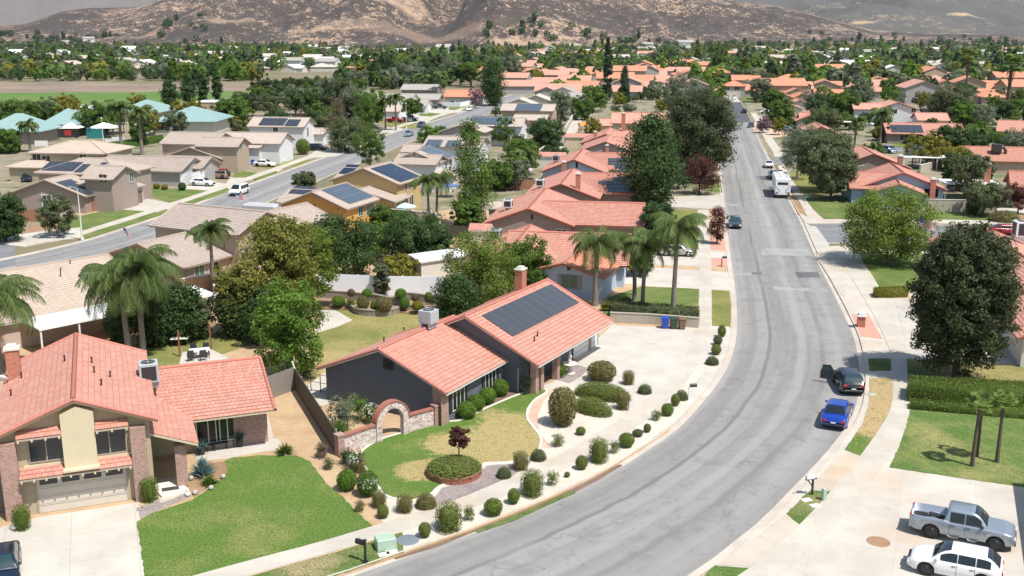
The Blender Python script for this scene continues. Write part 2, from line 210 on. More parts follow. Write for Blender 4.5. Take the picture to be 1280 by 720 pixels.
# ------------------------------------------------------------------ mesh builder
class MB:
    def __init__(s): s.v=[]; s.f=[]; s.m=[]; s.uv=[]; s.T=Matrix.Identity(4); s.mi=0; s.sm=[]
    def add(s,vs,fs,uvs=None,smooth=False):
        b=len(s.v); T=s.T
        s.v.extend([T@Vector(p) for p in vs])
        for i,f in enumerate(fs):
            s.f.append([b+j for j in f]); s.m.append(s.mi); s.sm.append(smooth); s.uv.append(uvs[i] if uvs else None)
        return s
    def box(s,x0,x1,y0,y1,z0,z1,taper=0.):
        t=taper
        return s.add([(x0,y0,z0),(x1,y0,z0),(x1,y1,z0),(x0,y1,z0),(x0+t,y0+t,z1),(x1-t,y0+t,z1),(x1-t,y1-t,z1),(x0+t,y1-t,z1)],[(0,3,2,1),(4,5,6,7),(0,1,5,4),(1,2,6,5),(2,3,7,6),(3,0,4,7)])
    def bevbox(s,x0,x1,y0,y1,z0,z1,b=.03):
        vs=[];
        for z,k in ((z0,b),(z0+b,0),(z1-b,0),(z1,b)):
            a0,a1,c0,c1=x0+k,x1-k,y0+k,y1-k; e=b
            vs+=[(a0+e,c0,z),(a1-e,c0,z),(a1,c0+e,z),(a1,c1-e,z),(a1-e,c1,z),(a0+e,c1,z),(a0,c1-e,z),(a0,c0+e,z)]
        fs=[tuple(range(7,-1,-1)),tuple(range(24,32))]
        for r in range(3):
            for i in range(8): j=(i+1)%8; fs.append((r*8+i,r*8+j,r*8+8+j,r*8+8+i))
        return s.add(vs,fs)
    def prism(s,poly,z0,z1):
        n=len(poly); vs=[(p[0],p[1],z0) for p in poly]+[(p[0],p[1],z1) for p in poly]
        ar=sum(poly[i][0]*poly[(i+1)%n][1]-poly[(i+1)%n][0]*poly[i][1] for i in range(n))
        top=list(range(n,2*n)); 
        if ar<0: top=top[::-1]
        return s.add(vs,[tuple(top)]+[(i,(i+1)%n,n+(i+1)%n,n+i) if ar>0 else (n+i,n+(i+1)%n,(i+1)%n,i) for i in range(n)])
    def extrude(s,poly,axis,a,b):       # poly of 2-D points in the plane across the axis ('x': y,z ; 'y': x,z)
        n=len(poly)
        mk=(lambda p,t:(t,p[0],p[1])) if axis=='x' else (lambda p,t:(p[0],t,p[1]))
        vs=[mk(p,a) for p in poly]+[mk(p,b) for p in poly]
        return s.add(vs,[tuple(range(n-1,-1,-1)),tuple(range(n,2*n))]+[(i,(i+1)%n,n+(i+1)%n,n+i) for i in range(n)])
    def tube(s,pts,rad,n=8,cap=True,smooth=True):
        if not isinstance(rad,(list,tuple)): rad=[rad]*len(pts)
        vs=[];fs=[]; P=[Vector(p) for p in pts]; up=Vector((0,0,1))
        for i,p in enumerate(P):
            d=(P[min(i+1,len(P)-1)]-P[max(i-1,0)]).normalized(); a=up if abs(d.z)<.9 else Vector((1,0,0))
            x=d.cross(a).normalized(); y=d.cross(x).normalized()
            for k in range(n): t=2*PI*k/n; vs.append(p+(x*math.cos(t)+y*math.sin(t))*rad[i])
        for i in range(len(P)-1):
            for k in range(n): j=(k+1)%n; fs.append((i*n+k,(i+1)*n+k,(i+1)*n+j,i*n+j))
        s.add(vs,fs,smooth=smooth)
        if cap: s.add([vs[k] for k in range(n)],[tuple(range(n))]); s.add([vs[-n+k] for k in range(n)],[tuple(range(n-1,-1,-1))])
        return s
    def lathe(s,prof,c=(0,0,0),n=20,axis='z',smooth=True,sx=1.,sy=1.):
        vs=[];fs=[]
        for (r,h) in prof:
            for k in range(n):
                t=2*PI*k/n; a,b=r*math.cos(t)*sx,r*math.sin(t)*sy
                vs.append((c[0]+a,c[1]+b,c[2]+h) if axis=='z' else (c[0]+a,c[1]+h,c[2]+b))
        m=len(prof)
        for i in range(m-1):
            for k in range(n):
                j=(k+1)%n; q=(i*n+k,i*n+j,(i+1)*n+j,(i+1)*n+k); fs.append(q if axis=='z' else q[::-1])
        return s.add(vs,fs,smooth=smooth)
    def ball(s,c,r,n=12,sz=1.,sx=1.,sy=1.):
        return s.lathe([(max(1e-4,r*math.sin(PI*i/8)),-r*sz*math.cos(PI*i/8)) for i in range(9)],c,n,sx=sx,sy=sy)
    def build(s,name,mats,parent=None,loc=None,link=True):
        if not isinstance(mats,(list,tuple)): mats=[mats]
        me=bpy.data.meshes.new(name); o=bpy.data.objects.new(name,me)
        if parent is not None: off=Vector(parent['_o'])
        elif loc is not None: off=Vector(loc)
        else: off=Vector((0,0,0))
        vs=[v-off for v in s.v]
        me.from_pydata(vs,[],s.f)
        for k in mats: me.materials.append(M[k] if isinstance(k,str) else k)
        me.polygons.foreach_set('material_index',s.m); me.polygons.foreach_set('use_smooth',s.sm)
        uvl=me.uv_layers.new(name='UVMap'); data=np.zeros((len(me.loops),2),np.float32)
        for pi,p in enumerate(me.polygons):
            u=s.uv[pi]
            if u is not None:
                for k,li in enumerate(p.loop_indices): data[li]=u[k]
            else:
                n=p.normal
                if abs(n.z)>.75:
                    for li in p.loop_indices: q=s.v[me.loops[li].vertex_index]; data[li]=(q.x,q.y)
                else:
                    l=math.hypot(n.x,n.y); tx,ty=-n.y/l,n.x/l
                    for li in p.loop_indices: q=s.v[me.loops[li].vertex_index]; data[li]=(q.x*tx+q.y*ty,q.z)
        uvl.data.foreach_set('uv',data.ravel())
        if parent is not None: o.parent=parent; o['_o']=tuple(off)
        else: o.location=off; o['_o']=tuple(off)
        if link: COL.objects.link(o)
        return o
def tag(o,label,cat,group=None,kind=None):
    if label: o['label']=label
    if cat: o['category']=cat
    if group: o['group']=group
    if kind: o['kind']=kind
    return o
def thing(name,label,cat,loc,group=None):
    o=bpy.data.objects.new(name,None); o.empty_display_size=.3; COL.objects.link(o); o.location=loc; o['_o']=tuple(loc); return tag(o,label,cat,group)
def dup(src,loc,rz=0.,sc=None,label=None,group=None,cat=None):
    def cp(o,par):
        c=o.copy(); COL.objects.link(c); c.parent=par
        for ch in [x for x in KIDS.get(o.name,[])]: cp(ch,c)
        return c
    if src.name not in KIDS: _scan(src)
    r=cp(src,None); r.location=loc; r.rotation_euler=(0,0,rz); r['_o']=tuple(loc)
    if sc: r.scale=sc if isinstance(sc,(tuple,list)) else (sc,sc,sc)
    if label: r['label']=label
    if group: r['group']=group
    if cat: r['category']=cat
    return r
KIDS={}
def _scan(o):
    ks=[x for x in COL.objects if x.parent==o]; KIDS[o.name]=ks
    for k in ks: _scan(k)
def struct(name,mb,mats,loc=None):
    o=mb.build(name,mats,loc=loc); o['kind']='structure'; return o
def Fm(o,ang): return Matrix.Translation(Vector(o))@Matrix.Rotation(ang,4,'Z')
# ------------------------------------------------------------------ houses
def slope(mb,e0,e1,r0,r1,courses,th=.035):
    """one roof slope: eave e0->e1, ridge r0->r1 (world or local points); stepped tile courses"""
    e0,e1,r0,r1=map(Vector,(e0,e1,r0,r1)); ex=(e1-e0).normalized()
    up=(r0-e0); up=up-ex*up.dot(ex); sl=up.length; nrm=ex.cross(up/sl).normalized()
    if nrm.z<0: nrm=-nrm
    n=max(1,int(round(sl/.36))) if courses else 1
    def U(p): d=p-e0; return (d.dot(ex),d.dot(up/sl))
    for k in range(n):
        a,b=k/n,(k+1)/n
        p0,p1=e0.lerp(r0,a),e1.lerp(r1,a); q0,q1=e0.lerp(r0,b),e1.lerp(r1,b); lift=nrm*(th if courses else 0)
        vs=[p0+lift,p1+lift,q1,q0]; uv=[U(p0),U(p1),U(q1),U(q0)]
        if (p1-p0).cross(q0-p0).dot(nrm)<0: fs=(3,2,1,0)
        else: fs=(0,1,2,3)
        if (q1-q0).length<1e-3: fs=tuple(i for i in fs if i!=3)
        mb.add(vs,[fs],[[uv[i] for i in fs]])
        if courses: mb.add([p0,p1,p1+lift,p0+lift],[(0,1,2,3)],[[(uv[0][0],uv[0][1]-.01),(uv[1][0],uv[1][1]-.01),uv[1],uv[0]]])
def capline(mb,a,b,r=.11,step=.4):
    a,b=Vector(a),Vector(b); L=(b-a).length; n=max(1,int(L/step)); up=Vector((0,0,.02))
    for i in range(n):
        mb.tube([a.lerp(b,i/n)+up,a.lerp(b,(i+1.04)/n)+up],[r,r*.84],7,False)
def wing_pts(w):
    L,W,ze,rs=w['L'],w['W'],w['ze'],w['rise']; return L,W,ze,rs
HL=[]
class House:
    def __init__(s,name,label,ang,wings,wall='stucco_tan',roof='tile_red',trim='trim_tan',cat='house',group=None,lod=1,origin=None,zb=0.):
        s.ws=[]; s.zb=zb; s.roofm=roof; HL.append(s)
        for w in wings:
            w=dict(w); w.setdefault('oh',.55); w.setdefault('og',.45); w.setdefault('t','gable'); w.setdefault('da',0.); w.setdefault('z0',zb)
            a=R(ang+w['da']); L,W,ze,rs=w['L'],w['W'],w['ze'],w['rise']
            if 'px' in w:
                c=w.get('an','c00'); off={'c00':(0,0,ze),'c10':(L,0,ze),'c01':(0,W,ze),'c11':(L,W,ze),'pk0':(0,W/2,ze+rs),'pk1':(L,W/2,ze+rs),'e00':(w['oh'],w['oh'],zb),'e01':(w['oh'],W-w['oh'],zb),'e10':(L-w['oh'],w['oh'],zb)}[c]
                p=G(w['px'][0],w['px'][1],off[2]); ca,sa=math.cos(a),math.sin(a)
                q_=w.get('sh',(0,0)); off=(off[0]-q_[0],off[1]-q_[1],off[2]); o=Vector((p.x-(off[0]*ca-off[1]*sa),p.y-(off[0]*sa+off[1]*ca),0))
            else:
                r0=s.ws[w['ref']]['T'] if 'ref' in w else Matrix.Identity(4)
                q=r0@Vector((w['o'][0],w['o'][1],0)); o=Vector((q.x,q.y,0))
            w['T']=Fm(o,a); w['O']=o; s.ws.append(w)
        loc=origin if origin is not None else s.ws[0]['T']@Vector((s.ws[0]['L']/2,s.ws[0]['W']/2,zb)); loc=Vector(loc); loc.z=zb
        s.root=thing(name,label,cat,loc,group); s.lod=lod
        wb,rb,tb=MB(),MB(),MB(); cbs=[]
        for w in s.ws:
            L,W,ze,rs,oh,og,z0=w['L'],w['W'],w['ze'],w['rise'],w['oh'],w['og'],w['z0']; c=lod>=2 and not w.get('flat')
            sl=rs/(W/2); T=w['T']; th=.17
            wb.T=rb.T=tb.T=T; cb=None
            if lod>=2: cb=MB(); cbs.append(cb)
            if w['t']=='gable':
                if not w.get('open'):
                    hh=ze+sl*oh-th; wb.extrude([(oh,z0),(W-oh,z0),(W-oh,hh),(W/2,ze+rs-th),(oh,hh)],'x',og,L-og)
                A=T@Vector((0,0,ze));B=T@Vector((L,0,ze));C=T@Vector((0,W/2,ze+rs));D=T@Vector((L,W/2,ze+rs));E=T@Vector((0,W,ze));F=T@Vector((L,W,ze))
                rb.T=Matrix.Identity(4)
                slope(rb,A,B,C,D,c); slope(rb,F,E,D,C,c)
                tb.extrude([(.03,ze-.0),(W/2,ze+rs-.02),(W-.03,ze),(W-.03,ze-.16),(W/2,ze+rs-.2),(.03,ze-.16)],'x',.02,L-.02)
                if lod>=1:
                    capline(cb or rb,C,D,.15 if lod>=2 else .14,.4 if lod>=2 else 3.)
                    if lod>=1 and not w.get('norake'):
                        for (p,q) in ((A,C),(E,C),(B,D),(F,D)): capline(cb or rb,p,q,.12,.4 if lod>=2 else 4.)
            elif w['t']=='hip':
                wb.box(og,L-og,oh,W-oh,z0,ze-.1)
                i=min(W/2,L/2-.05); A,B,E,F=[T@Vector(p) for p in ((0,0,ze),(L,0,ze),(0,W,ze),(L,W,ze))]
                C=T@Vector((i,W/2,ze+rs)); D=T@Vector((L-i,W/2,ze+rs)); rb.T=Matrix.Identity(4)
                slope(rb,A,B,C,D,c); slope(rb,F,E,D,C,c); slope(rb,E,A,C,C,c); slope(rb,B,F,D,D,c)
                tb.box(.02,L-.02,.02,W-.02,ze-.17,ze-.005)
                if lod>=1:
                    for p,q in ((C,D),(A,C),(E,C),(B,D),(F,D)): capline(cb or rb,p,q,.13,.4 if lod>=2 else 4.)
            elif w['t']=='shed':          # eave on y=0, high side at y=W
                if not w.get('open'): wb.extrude([(oh,z0),(W,z0),(W,ze+rs-th),(oh,ze+rs*oh/W-th)],'x',og,L-og)
                A,B,C,D=[T@Vector(p) for p in ((0,0,ze),(L,0,ze),(0,W,ze+rs),(L,W,ze+rs))]; rb.T=Matrix.Identity(4)
                slope(rb,A,B,C,D,c); tb.extrude([(.03,ze-.01),(W,ze+rs-.02),(W,ze+rs-.18),(.03,ze-.16)],'x',.02,L-.02)
            elif w['t']=='flat':
                if not w.get('open'): wb.box(oh,L-oh,oh,W-oh,z0,ze-.15)
                rb.T=T; rb.box(0,L,0,W,ze-.14,ze)
        nm=[w for w in s.ws if not w.get('open')]
        s.wall=wb.build('wall',wall,s.root) if wb.v else None
        s.roof=rb.build('roof',roof,s.root)
        for cb in cbs:
            if cb.v: cb.build('ridge_cap','ridge_red' if roof in('tile_red','tile_salmon','tile_orange','tile_faded') else 'ridge_tan',s.roof)
        s.trim=tb.build('fascia',trim,s.root) if tb.v else None
    def frame(s,wi,face):
        w=s.ws[wi]; L,W,oh,og=w['L'],w['W'],w['oh'],w['og']; T=w['T']; Rm=T.to_3x3()
        if w['t']=='flat': og=oh
        d={'f0':((0,oh),(1,0),(0,-1)),'f1':((L-og,0),(0,1),(1,0)),'f2':((L,W-oh),(-1,0),(0,1)),'f3':((og,W),(0,-1),(-1,0))}[face]
        o=T@Vector((d[0][0],d[0][1],0)); u=Rm@Vector((*d[1],0)); n=Rm@Vector((*d[2],0))
        return o,u,n
    def at(s,wi,face,px,py):
        o,u,n=s.frame(wi,face); p=rayplane(px,py,o,n); return (p-o).dot(u),p.z
    def FM(s,wi,face,u0,z0,out=0.):        # matrix: local x along wall, y outwards(-> -y is out), z up
        o,u,n=s.frame(wi,face); p=o+u*u0+Vector((0,0,z0))+n*out
        m=Matrix.Identity(4); m.col[0]=(*u,0); m.col[1]=(*(-n),0); m.col[2]=(0,0,1,0); m.col[3]=(*p,1); return m
    def uz(s,wi,face,pos):
        if pos[0]=='m': return pos[1],pos[2]
        return s.at(wi,face,pos[0],pos[1])
    def window(s,wi,face,pos,w=1.5,h=1.2,frame='trim_white',glass='glass_window',mull=1,surround=None,shutters=None,bars=False,awn=None):
        u,z=s.uz(wi,face,pos); m=s.FM(wi,face,u,z); b=MB(); b.T=m; a,c=w/2,h/2; f=.06
        for (x0,x1,z0,z1) in ((-a-f,a+f,-c-f,-c),(-a-f,a+f,c,c+f),(-a-f,-a,-c,c),(a,a+f,-c,c)): b.box(x0,x1,-.07,.02,z0,z1)
        for k in range(mull): x=-a+w*(k+1)/(mull+1); b.box(x-.03,x+.03,-.06,.02,-c,c)
        if bars:
            for k in range(1,4):
                b.box(-a,a,-.045,.0,-c+h*k/4-.012,-c+h*k/4+.012)
        fr=b.build('window',frame,s.wall)
        g=MB(); g.T=m; g.box(-a,a,-.035,.02,-c,c); g.build('pane',glass,fr)
        if surround:
            q=MB(); q.T=m
            for (x0,x1,z0,z1) in ((-a-.2,a+.2,-c-.2,-c-.06),(-a-.2,a+.2,c+.06,c+.2),(-a-.2,-a-.06,-c-.06,c+.06),(a+.06,a+.2,-c-.06,c+.06)): q.box(x0,x1,-.05,.02,z0,z1)
            q.build('surround',surround,fr)
        if shutters:
            for sx in (-1,1):
                q=MB(); q.T=m; x=sx*(a+.3); q.box(x-.2,x+.2,-.06,.02,-c-.05,c+.05)
                for k in range(8): zz=-c+(k+.5)*h/8; q.box(x-.16,x+.16,-.075,-.06,zz-.03,zz+.03)
                q.build('shutter',shutters,fr)
        return fr
    def door(s,wi,face,pos,w=.95,h=2.05,mat='trim_dark',surround='trim_white',name='door'):
        u,z=s.uz(wi,face,pos); z=s.zb+h/2 if pos[0]!='m' or len(pos)<4 else z; m=s.FM(wi,face,u,z); b=MB(); b.T=m
        b.box(-w/2,w/2,-.05,.02,-h/2,h/2)
        for k in (-1,1):
            for zz in (-.28*h,.2*h): b.box(k*w*.24-.14*w,k*w*.24+.14*w,-.065,-.05,zz-.17*h,zz+.17*h)
        d=b.build(name,mat,s.wall); q=MB(); q.T=m
        for (x0,x1,z0,z1) in ((-w/2-.09,-w/2,-h/2,h/2+.09),(w/2,w/2+.09,-h/2,h/2+.09),(-w/2,w/2,h/2,h/2+.09)): q.box(x0,x1,-.08,.02,z0,z1)
        q.build('door_frame',surround,d); k=MB(); k.T=m; k.ball((w*.4,-.1,-.02),.035,6); k.build('door_handle','rim_metal',d); return d
    def garage(s,wi,face,pos,w=4.9,h=2.15,mat='garage_white',glass=False,surround='trim_white'):
        u,z=s.uz(wi,face,pos); z=s.zb+h/2; m=s.FM(wi,face,u,z); b=MB(); b.T=m
        for k in range(4):
            z0=-h/2+k*h/4; b.box(-w/2,w/2,-.05,.03,z0+.015,z0+h/4-.015); 
        b.box(-w/2,w/2,-.02,.03,-h/2,h/2)
        d=b.build('garage_door',mat,s.wall); q=MB(); q.T=m
        for (x0,x1,z0,z1) in ((-w/2-.12,-w/2,-h/2,h/2+.12),(w/2,w/2+.12,-h/2,h/2+.12),(-w/2,w/2,h/2,h/2+.12)): q.box(x0,x1,-.07,.03,z0,z1)
        q.build('door_frame',surround,d)
        if glass:
            for k in range(4):
                g=MB(); g.T=m; x=-w/2+w*(k+.5)/4; g.box(x-w*.1,x+w*.1,-.06,.0,h/2-.43,h/2-.1); g.build('pane','glass_window',d)
        return d
    def vent(s,wi,face,pos,w=.35,h=.7,mat='metal_dark'):
        u,z=s.uz(wi,face,pos); b=MB(); b.T=s.FM(wi,face,u,z); b.box(-w/2,w/2,-.04,.02,-h/2,h/2)
        for k in range(5): zz=-h/2+h*(k+.5)/5; b.box(-w/2+.02,w/2-.02,-.06,-.04,zz-.025,zz+.02)
        return b.build('gable_vent',mat,s.wall)
    def slopeframe(s,wi,side):            # side 0: slope above y=0, side 1: slope above y=W
        w=s.ws[wi]; L,W,ze,rs=w['L'],w['W'],w['ze'],w['rise']; T=w['T']; Rm=T.to_3x3(); hw=W if w['t']=='shed' else W/2; l=math.hypot(hw,rs)
        if side==0: o=T@Vector((0,0,ze)); u=Rm@Vector((1,0,0)); v=Rm@Vector((0,hw/l,rs/l))
        else: o=T@Vector((L,W,ze)); u=Rm@Vector((-1,0,0)); v=Rm@Vector((0,-hw/l,rs/l))
        return o,u,v,u.cross(v)
    def solar(s,wi,side,pts,mat='solar_grey',rect=True,name='solar_panel',off=.12):
        o,u,v,n=s.slopeframe(wi,side); q=[]
        for p in pts:
            if p[0]=='m': q.append((p[1],p[2]))
            else: h=rayplane(p[0],p[1],o+n*off,n)-o; q.append((h.dot(u),h.dot(v)))
        if rect and len(q)==4:
            u0,u1=(q[0][0]+q[3][0])/2,(q[1][0]+q[2][0])/2; v0,v1=(q[0][1]+q[1][1])/2,(q[2][1]+q[3][1])/2; u0,u1=min(u0,u1),max(u0,u1); v0,v1=min(v0,v1),max(v0,v1)
            q=[(u0,v0),(u1,v0),(u1,v1),(u0,v1)]
        ar=sum(q[i][0]*q[(i+1)%len(q)][1]-q[(i+1)%len(q)][0]*q[i][1] for i in range(len(q)))
        if ar<0: q=q[::-1]
        b=MB(); m=Matrix.Identity(4); m.col[0]=(*u,0); m.col[1]=(*v,0); m.col[2]=(*n,0); m.col[3]=(*o,1); b.T=m
        k=len(q); vs=[(a,c,off-.05) for a,c in q]+[(a,c,off) for a,c in q]
        mu,mv=min(a for a,_ in q),min(c for _,c in q); uv=[(a-mu,c-mv) for a,c in q]
        b.add(vs,[tuple(range(k,2*k))]+[(i,(i+1)%k,k+(i+1)%k,k+i) for i in range(k)],[uv]+[[(0,0)]*4]*k)
        return b.build(name,mat,s.roof)
    def onroof(s,wi,side,px,py):
        o,u,v,n=s.slopeframe(wi,side); return rayplane(px,py,o,n)
    def chimney(s,p,w=.9,d=.6,top=1.6,mat='brick_red',ang=None,depth=2.,cap=True):
        b=MB(); a=ang if ang is not None else math.atan2(s.ws[0]['T'][1][0],s.ws[0]['T'][0][0]); b.T=Fm((p[0],p[1],0),a)
        z=p[2]; b.box(-w/2,w/2,-d/2,d/2,z-depth,z+top)
        c=b.build('chimney',mat,s.roof)
        if cap: q=MB(); q.T=b.T; q.box(-w/2-.07,w/2+.07,-d/2-.07,d/2+.07,z+top,z+top+.12); q.box(-w/2+.12,w/2-.12,-d/2+.12,d/2-.12,z+top+.12,z+top+.3); q.build('chimney_cap','concrete_white',c)
        return c
    def pipes(s,wi,side,pts):
        for (px,py) in pts:
            p=s.onroof(wi,side,px,py); b=MB(); b.lathe([(.05,-.1),(.05,.35),(.08,.36),(.08,.42),(.001,.43)],p,8); b.build('vent_pipe','metal_dark',s.roof)
# ------------------------------------------------------------------ vegetation
def npmesh(name,V,F,mats,attr=None,parent=None,loc=(0,0,0),link=True,smooth=False):
    me=bpy.data.meshes.new(name); V=np.asarray(V,np.float32); F=np.asarray(F,np.int32); nf,k=F.shape
    me.vertices.add(len(V)); me.vertices.foreach_set('co',V.ravel()); me.loops.add(nf*k); me.loops.foreach_set('vertex_index',F.ravel())
    me.polygons.add(nf); me.polygons.foreach_set('loop_start',np.arange(nf,dtype=np.int32)*k); me.update(calc_edges=True)
    if smooth: me.polygons.foreach_set('use_smooth',np.ones(nf,bool))
    if attr is not None: a=me.attributes.new('r','FLOAT','FACE'); a.data.foreach_set('value',np.asarray(attr,np.float32))
    for m in (mats if isinstance(mats,(list,tuple)) else [mats]): me.materials.append(M[m])
    o=bpy.data.objects.new(name,me); o['_o']=tuple(loc)
    if parent is not None: o.parent=parent; o['_o']=parent['_o']
    else: o.location=loc
    if link: COL.objects.link(o)
    return o
def quads(C,N,size,rng,asp=.6,U=None):
    n=len(C); N=N/np.linalg.norm(N,axis=1,keepdims=True)
    A=rng.normal(size=(n,3)) if U is None else U
    T=np.cross(N,A); T/=np.linalg.norm(T,axis=1,keepdims=True)+1e-9; B=np.cross(N,T)
    s=(size*rng.uniform(.45,1.4,(n,1))); T=T*s; B=B*s*asp
    V=np.stack([C-T*.55-B*.2,C+B,C+T*.6+B*.1,C-B*.9],1).reshape(-1,3)
    return V,np.arange(4*n,dtype=np.int32).reshape(-1,4)
def crown_np(seed,rx,ry,rz,zc,ncl,nlf,leaf,rc=.30,shape='round',fill=.25,lump=.18,nb=.55):
    rng=np.random.default_rng(seed); D=rng.normal(size=(ncl,3)); D/=np.linalg.norm(D,axis=1,keepdims=True)
    if shape=='dome': D[:,2]=np.abs(D[:,2])*1.0-.25*rng.random(ncl)
    rad=np.where(rng.random(ncl)<fill,rng.uniform(.2,.7,ncl),rng.uniform(.72,.98,ncl))*(1+lump*rng.normal(size=ncl))
    rad=np.clip(rad,.1,1.04)
    Q=np.sign(D)*np.abs(D)**.82; P=Q*rad[:,None]*np.array([rx,ry,rz])
    if shape=='cone':
        h=1-np.sqrt(rng.random(ncl)); th=rng.random(ncl)*2*PI; rr=(1-h)**.8*rng.uniform(.55,1.,ncl)
        P=np.stack([rx*rr*np.cos(th),ry*rr*np.sin(th),rz*(2*h-1)],1)
    if shape=='column':
        h=rng.random(ncl); th=rng.random(ncl)*2*PI; prof=np.minimum(1,np.minimum(h*6+.35,(1-h)*3.2+.08)); rr=prof*rng.uniform(.5,1.,ncl)
        P=np.stack([rx*rr*np.cos(th),ry*rr*np.sin(th),rz*(2*h-1)],1)
    if shape=='tall':
        h=rng.random(ncl); th=rng.random(ncl)*2*PI; prof=np.sin(PI*np.clip(h*.9+.08,0,1))**.7; rr=prof*rng.uniform(.3,1.,ncl)*(1+.2*rng.normal(size=ncl))
        P=np.stack([rx*rr*np.cos(th),ry*rr*np.sin(th),rz*(2*h-1)],1)
    m=(rx*ry*rz)**(1/3) if shape not in('column','tall','cone') else (rx+ry)/2*1.15
    crad=m*rc*rng.uniform(.7,1.3,ncl); k=np.repeat(np.arange(ncl),nlf); n=len(k)
    d=rng.normal(size=(n,3)); d/=np.linalg.norm(d,axis=1,keepdims=True)
    C=P[k]+d*(crad[k]*rng.random(n)**.4)[:,None]*np.array([1,1,.8]); C[:,2]+=zc
    od=P/np.array([rx,ry,rz]); od/=np.linalg.norm(od,axis=1,keepdims=True)+1e-6
    N=d*.6+od[k]*.5+rng.normal(size=(n,3))*nb+np.array([0,0,.25])
    V,F=quads(C,N,leaf,rng)
    r=np.clip(rng.random(ncl)[k]*.55+rng.random(n)*.5,0,1)
    return V,F,r,P+np.array([0,0,zc])
def trunk_mb(P,h,r,rng,lean=(0,0),nb=7,fork=.45,bend=.3):
    b=MB(); x,y=lean; top=Vector((x,y,h)); mid=Vector((x*.4+rng.uniform(-bend,bend)*r,y*.4,h*.5))
    b.tube([(0,0,-.15),(0,0,.05),mid*.5,mid,top],[r*1.5,r*1.1,r*.9,r*.8,r*.55],9)
    idx=rng.choice(len(P),min(nb,len(P)),replace=False)
    for i in idx:
        e=Vector(P[i].tolist()); t=rng.uniform(fork,1.); s=Vector((0,0,0)).lerp(top,t) if t>.5 else mid.lerp(top,max(0,t*2-1)); s=mid.lerp(top,rng.uniform(0,1)) if e.z>h*.6 else mid
        m=s.lerp(e,.5)+Vector((0,0,.12*(e-s).length)); b.tube([s,m,e],[r*.45,r*.28,r*.08],6,False)
    return b
SP={ # species: leaf material, bark, shape, clump count, leaves per clump, leaf size, clump radius, fill
 'oak':('leaf_oak','bark','round',230,110,.19,.20,.42),'green':('leaf_green','bark','round',120,85,.20,.22,.25),'bright':('leaf_bright','bark','round',100,80,.20,.22,.25),
 'olive':('leaf_olive','bark','round',130,95,.17,.22,.3),'grey':('leaf_grey','bark_pale','round',110,80,.18,.24,.3),'deep':('leaf_deep','bark_dark','round',130,85,.21,.24,.3),
 'yellow':('leaf_yellow','bark','round',110,80,.20,.22,.25),'bronze':('leaf_bronze','bark','round',110,85,.20,.22,.25),'red':('leaf_red','bark_dark','round',80,80,.16,.24,.3),
 'crape':('leaf_crape','bark_dark','tall',45,60,.14,.40,.3),'pine':('leaf_pine','bark_dark','cone',150,60,.22,.30,.2),'tall':('leaf_green','bark_pale','tall',110,75,.20,.36,.2),'talldeep':('leaf_deep','bark_dark','tall',120,75,.22,.40,.3),
 'cypress':('leaf_pine','bark_dark','column',110,70,.22,.42,.4),'dry':('leaf_dry','bark','tall',70,45,.14,.35,.3),'pink':('leaf_pink','bark','round',60,60,.16,.25,.3),'fir':('leaf_deep','bark_dark','tall',110,70,.24,.36,.3),'lime':('leaf_lime','bark','round',120,95,.17,.24,.25),'brown':('leaf_brown','bark','round',70,80,.13,.25,.3)}
_tc=[0]
def tree(label,sp,px,py,h,w,group=None,name='tree',cat='tree',z=.1,crown=None,lean=(0,0),dens=1.,leafk=1.,loc=None,seed=None,trunk=True,rz=None,tr=None,lump=.18,rck=1.):
    """h,w metres; base at photo pixel px,py"""
    lm,bm,shape,ncl,nlf,ls,rc,fill=SP[sp]; _tc[0]+=1; seed=seed or _tc[0]*13+5; rng=np.random.default_rng(seed)
    p=Vector(loc) if loc is not None else G(px,py,z)
    ch=crown if crown else h*.78; zc=h-ch/2; root=thing(name,label,cat,p,group)
    V,F,r,P=crown_np(seed,w/2,w/2*rng.uniform(.9,1.05),ch/2,zc,int(ncl*dens),int(nlf),ls*leafk,rc*rck,shape,fill,lump)
    V=V+np.array([lean[0],lean[1],0]); V[:,2]=np.maximum(V[:,2],.04)
    npmesh('crown',V,F,lm,r,root)
    if trunk:
        b=trunk_mb(P+np.array([lean[0],lean[1],0]),max(.5,h-ch*.55),tr or max(.09,w*.022+h*.006),rng,lean=(lean[0]*.8,lean[1]*.8),nb=9 if h>5 else 5); lbuild(b,'trunk',bm,root)
    return root
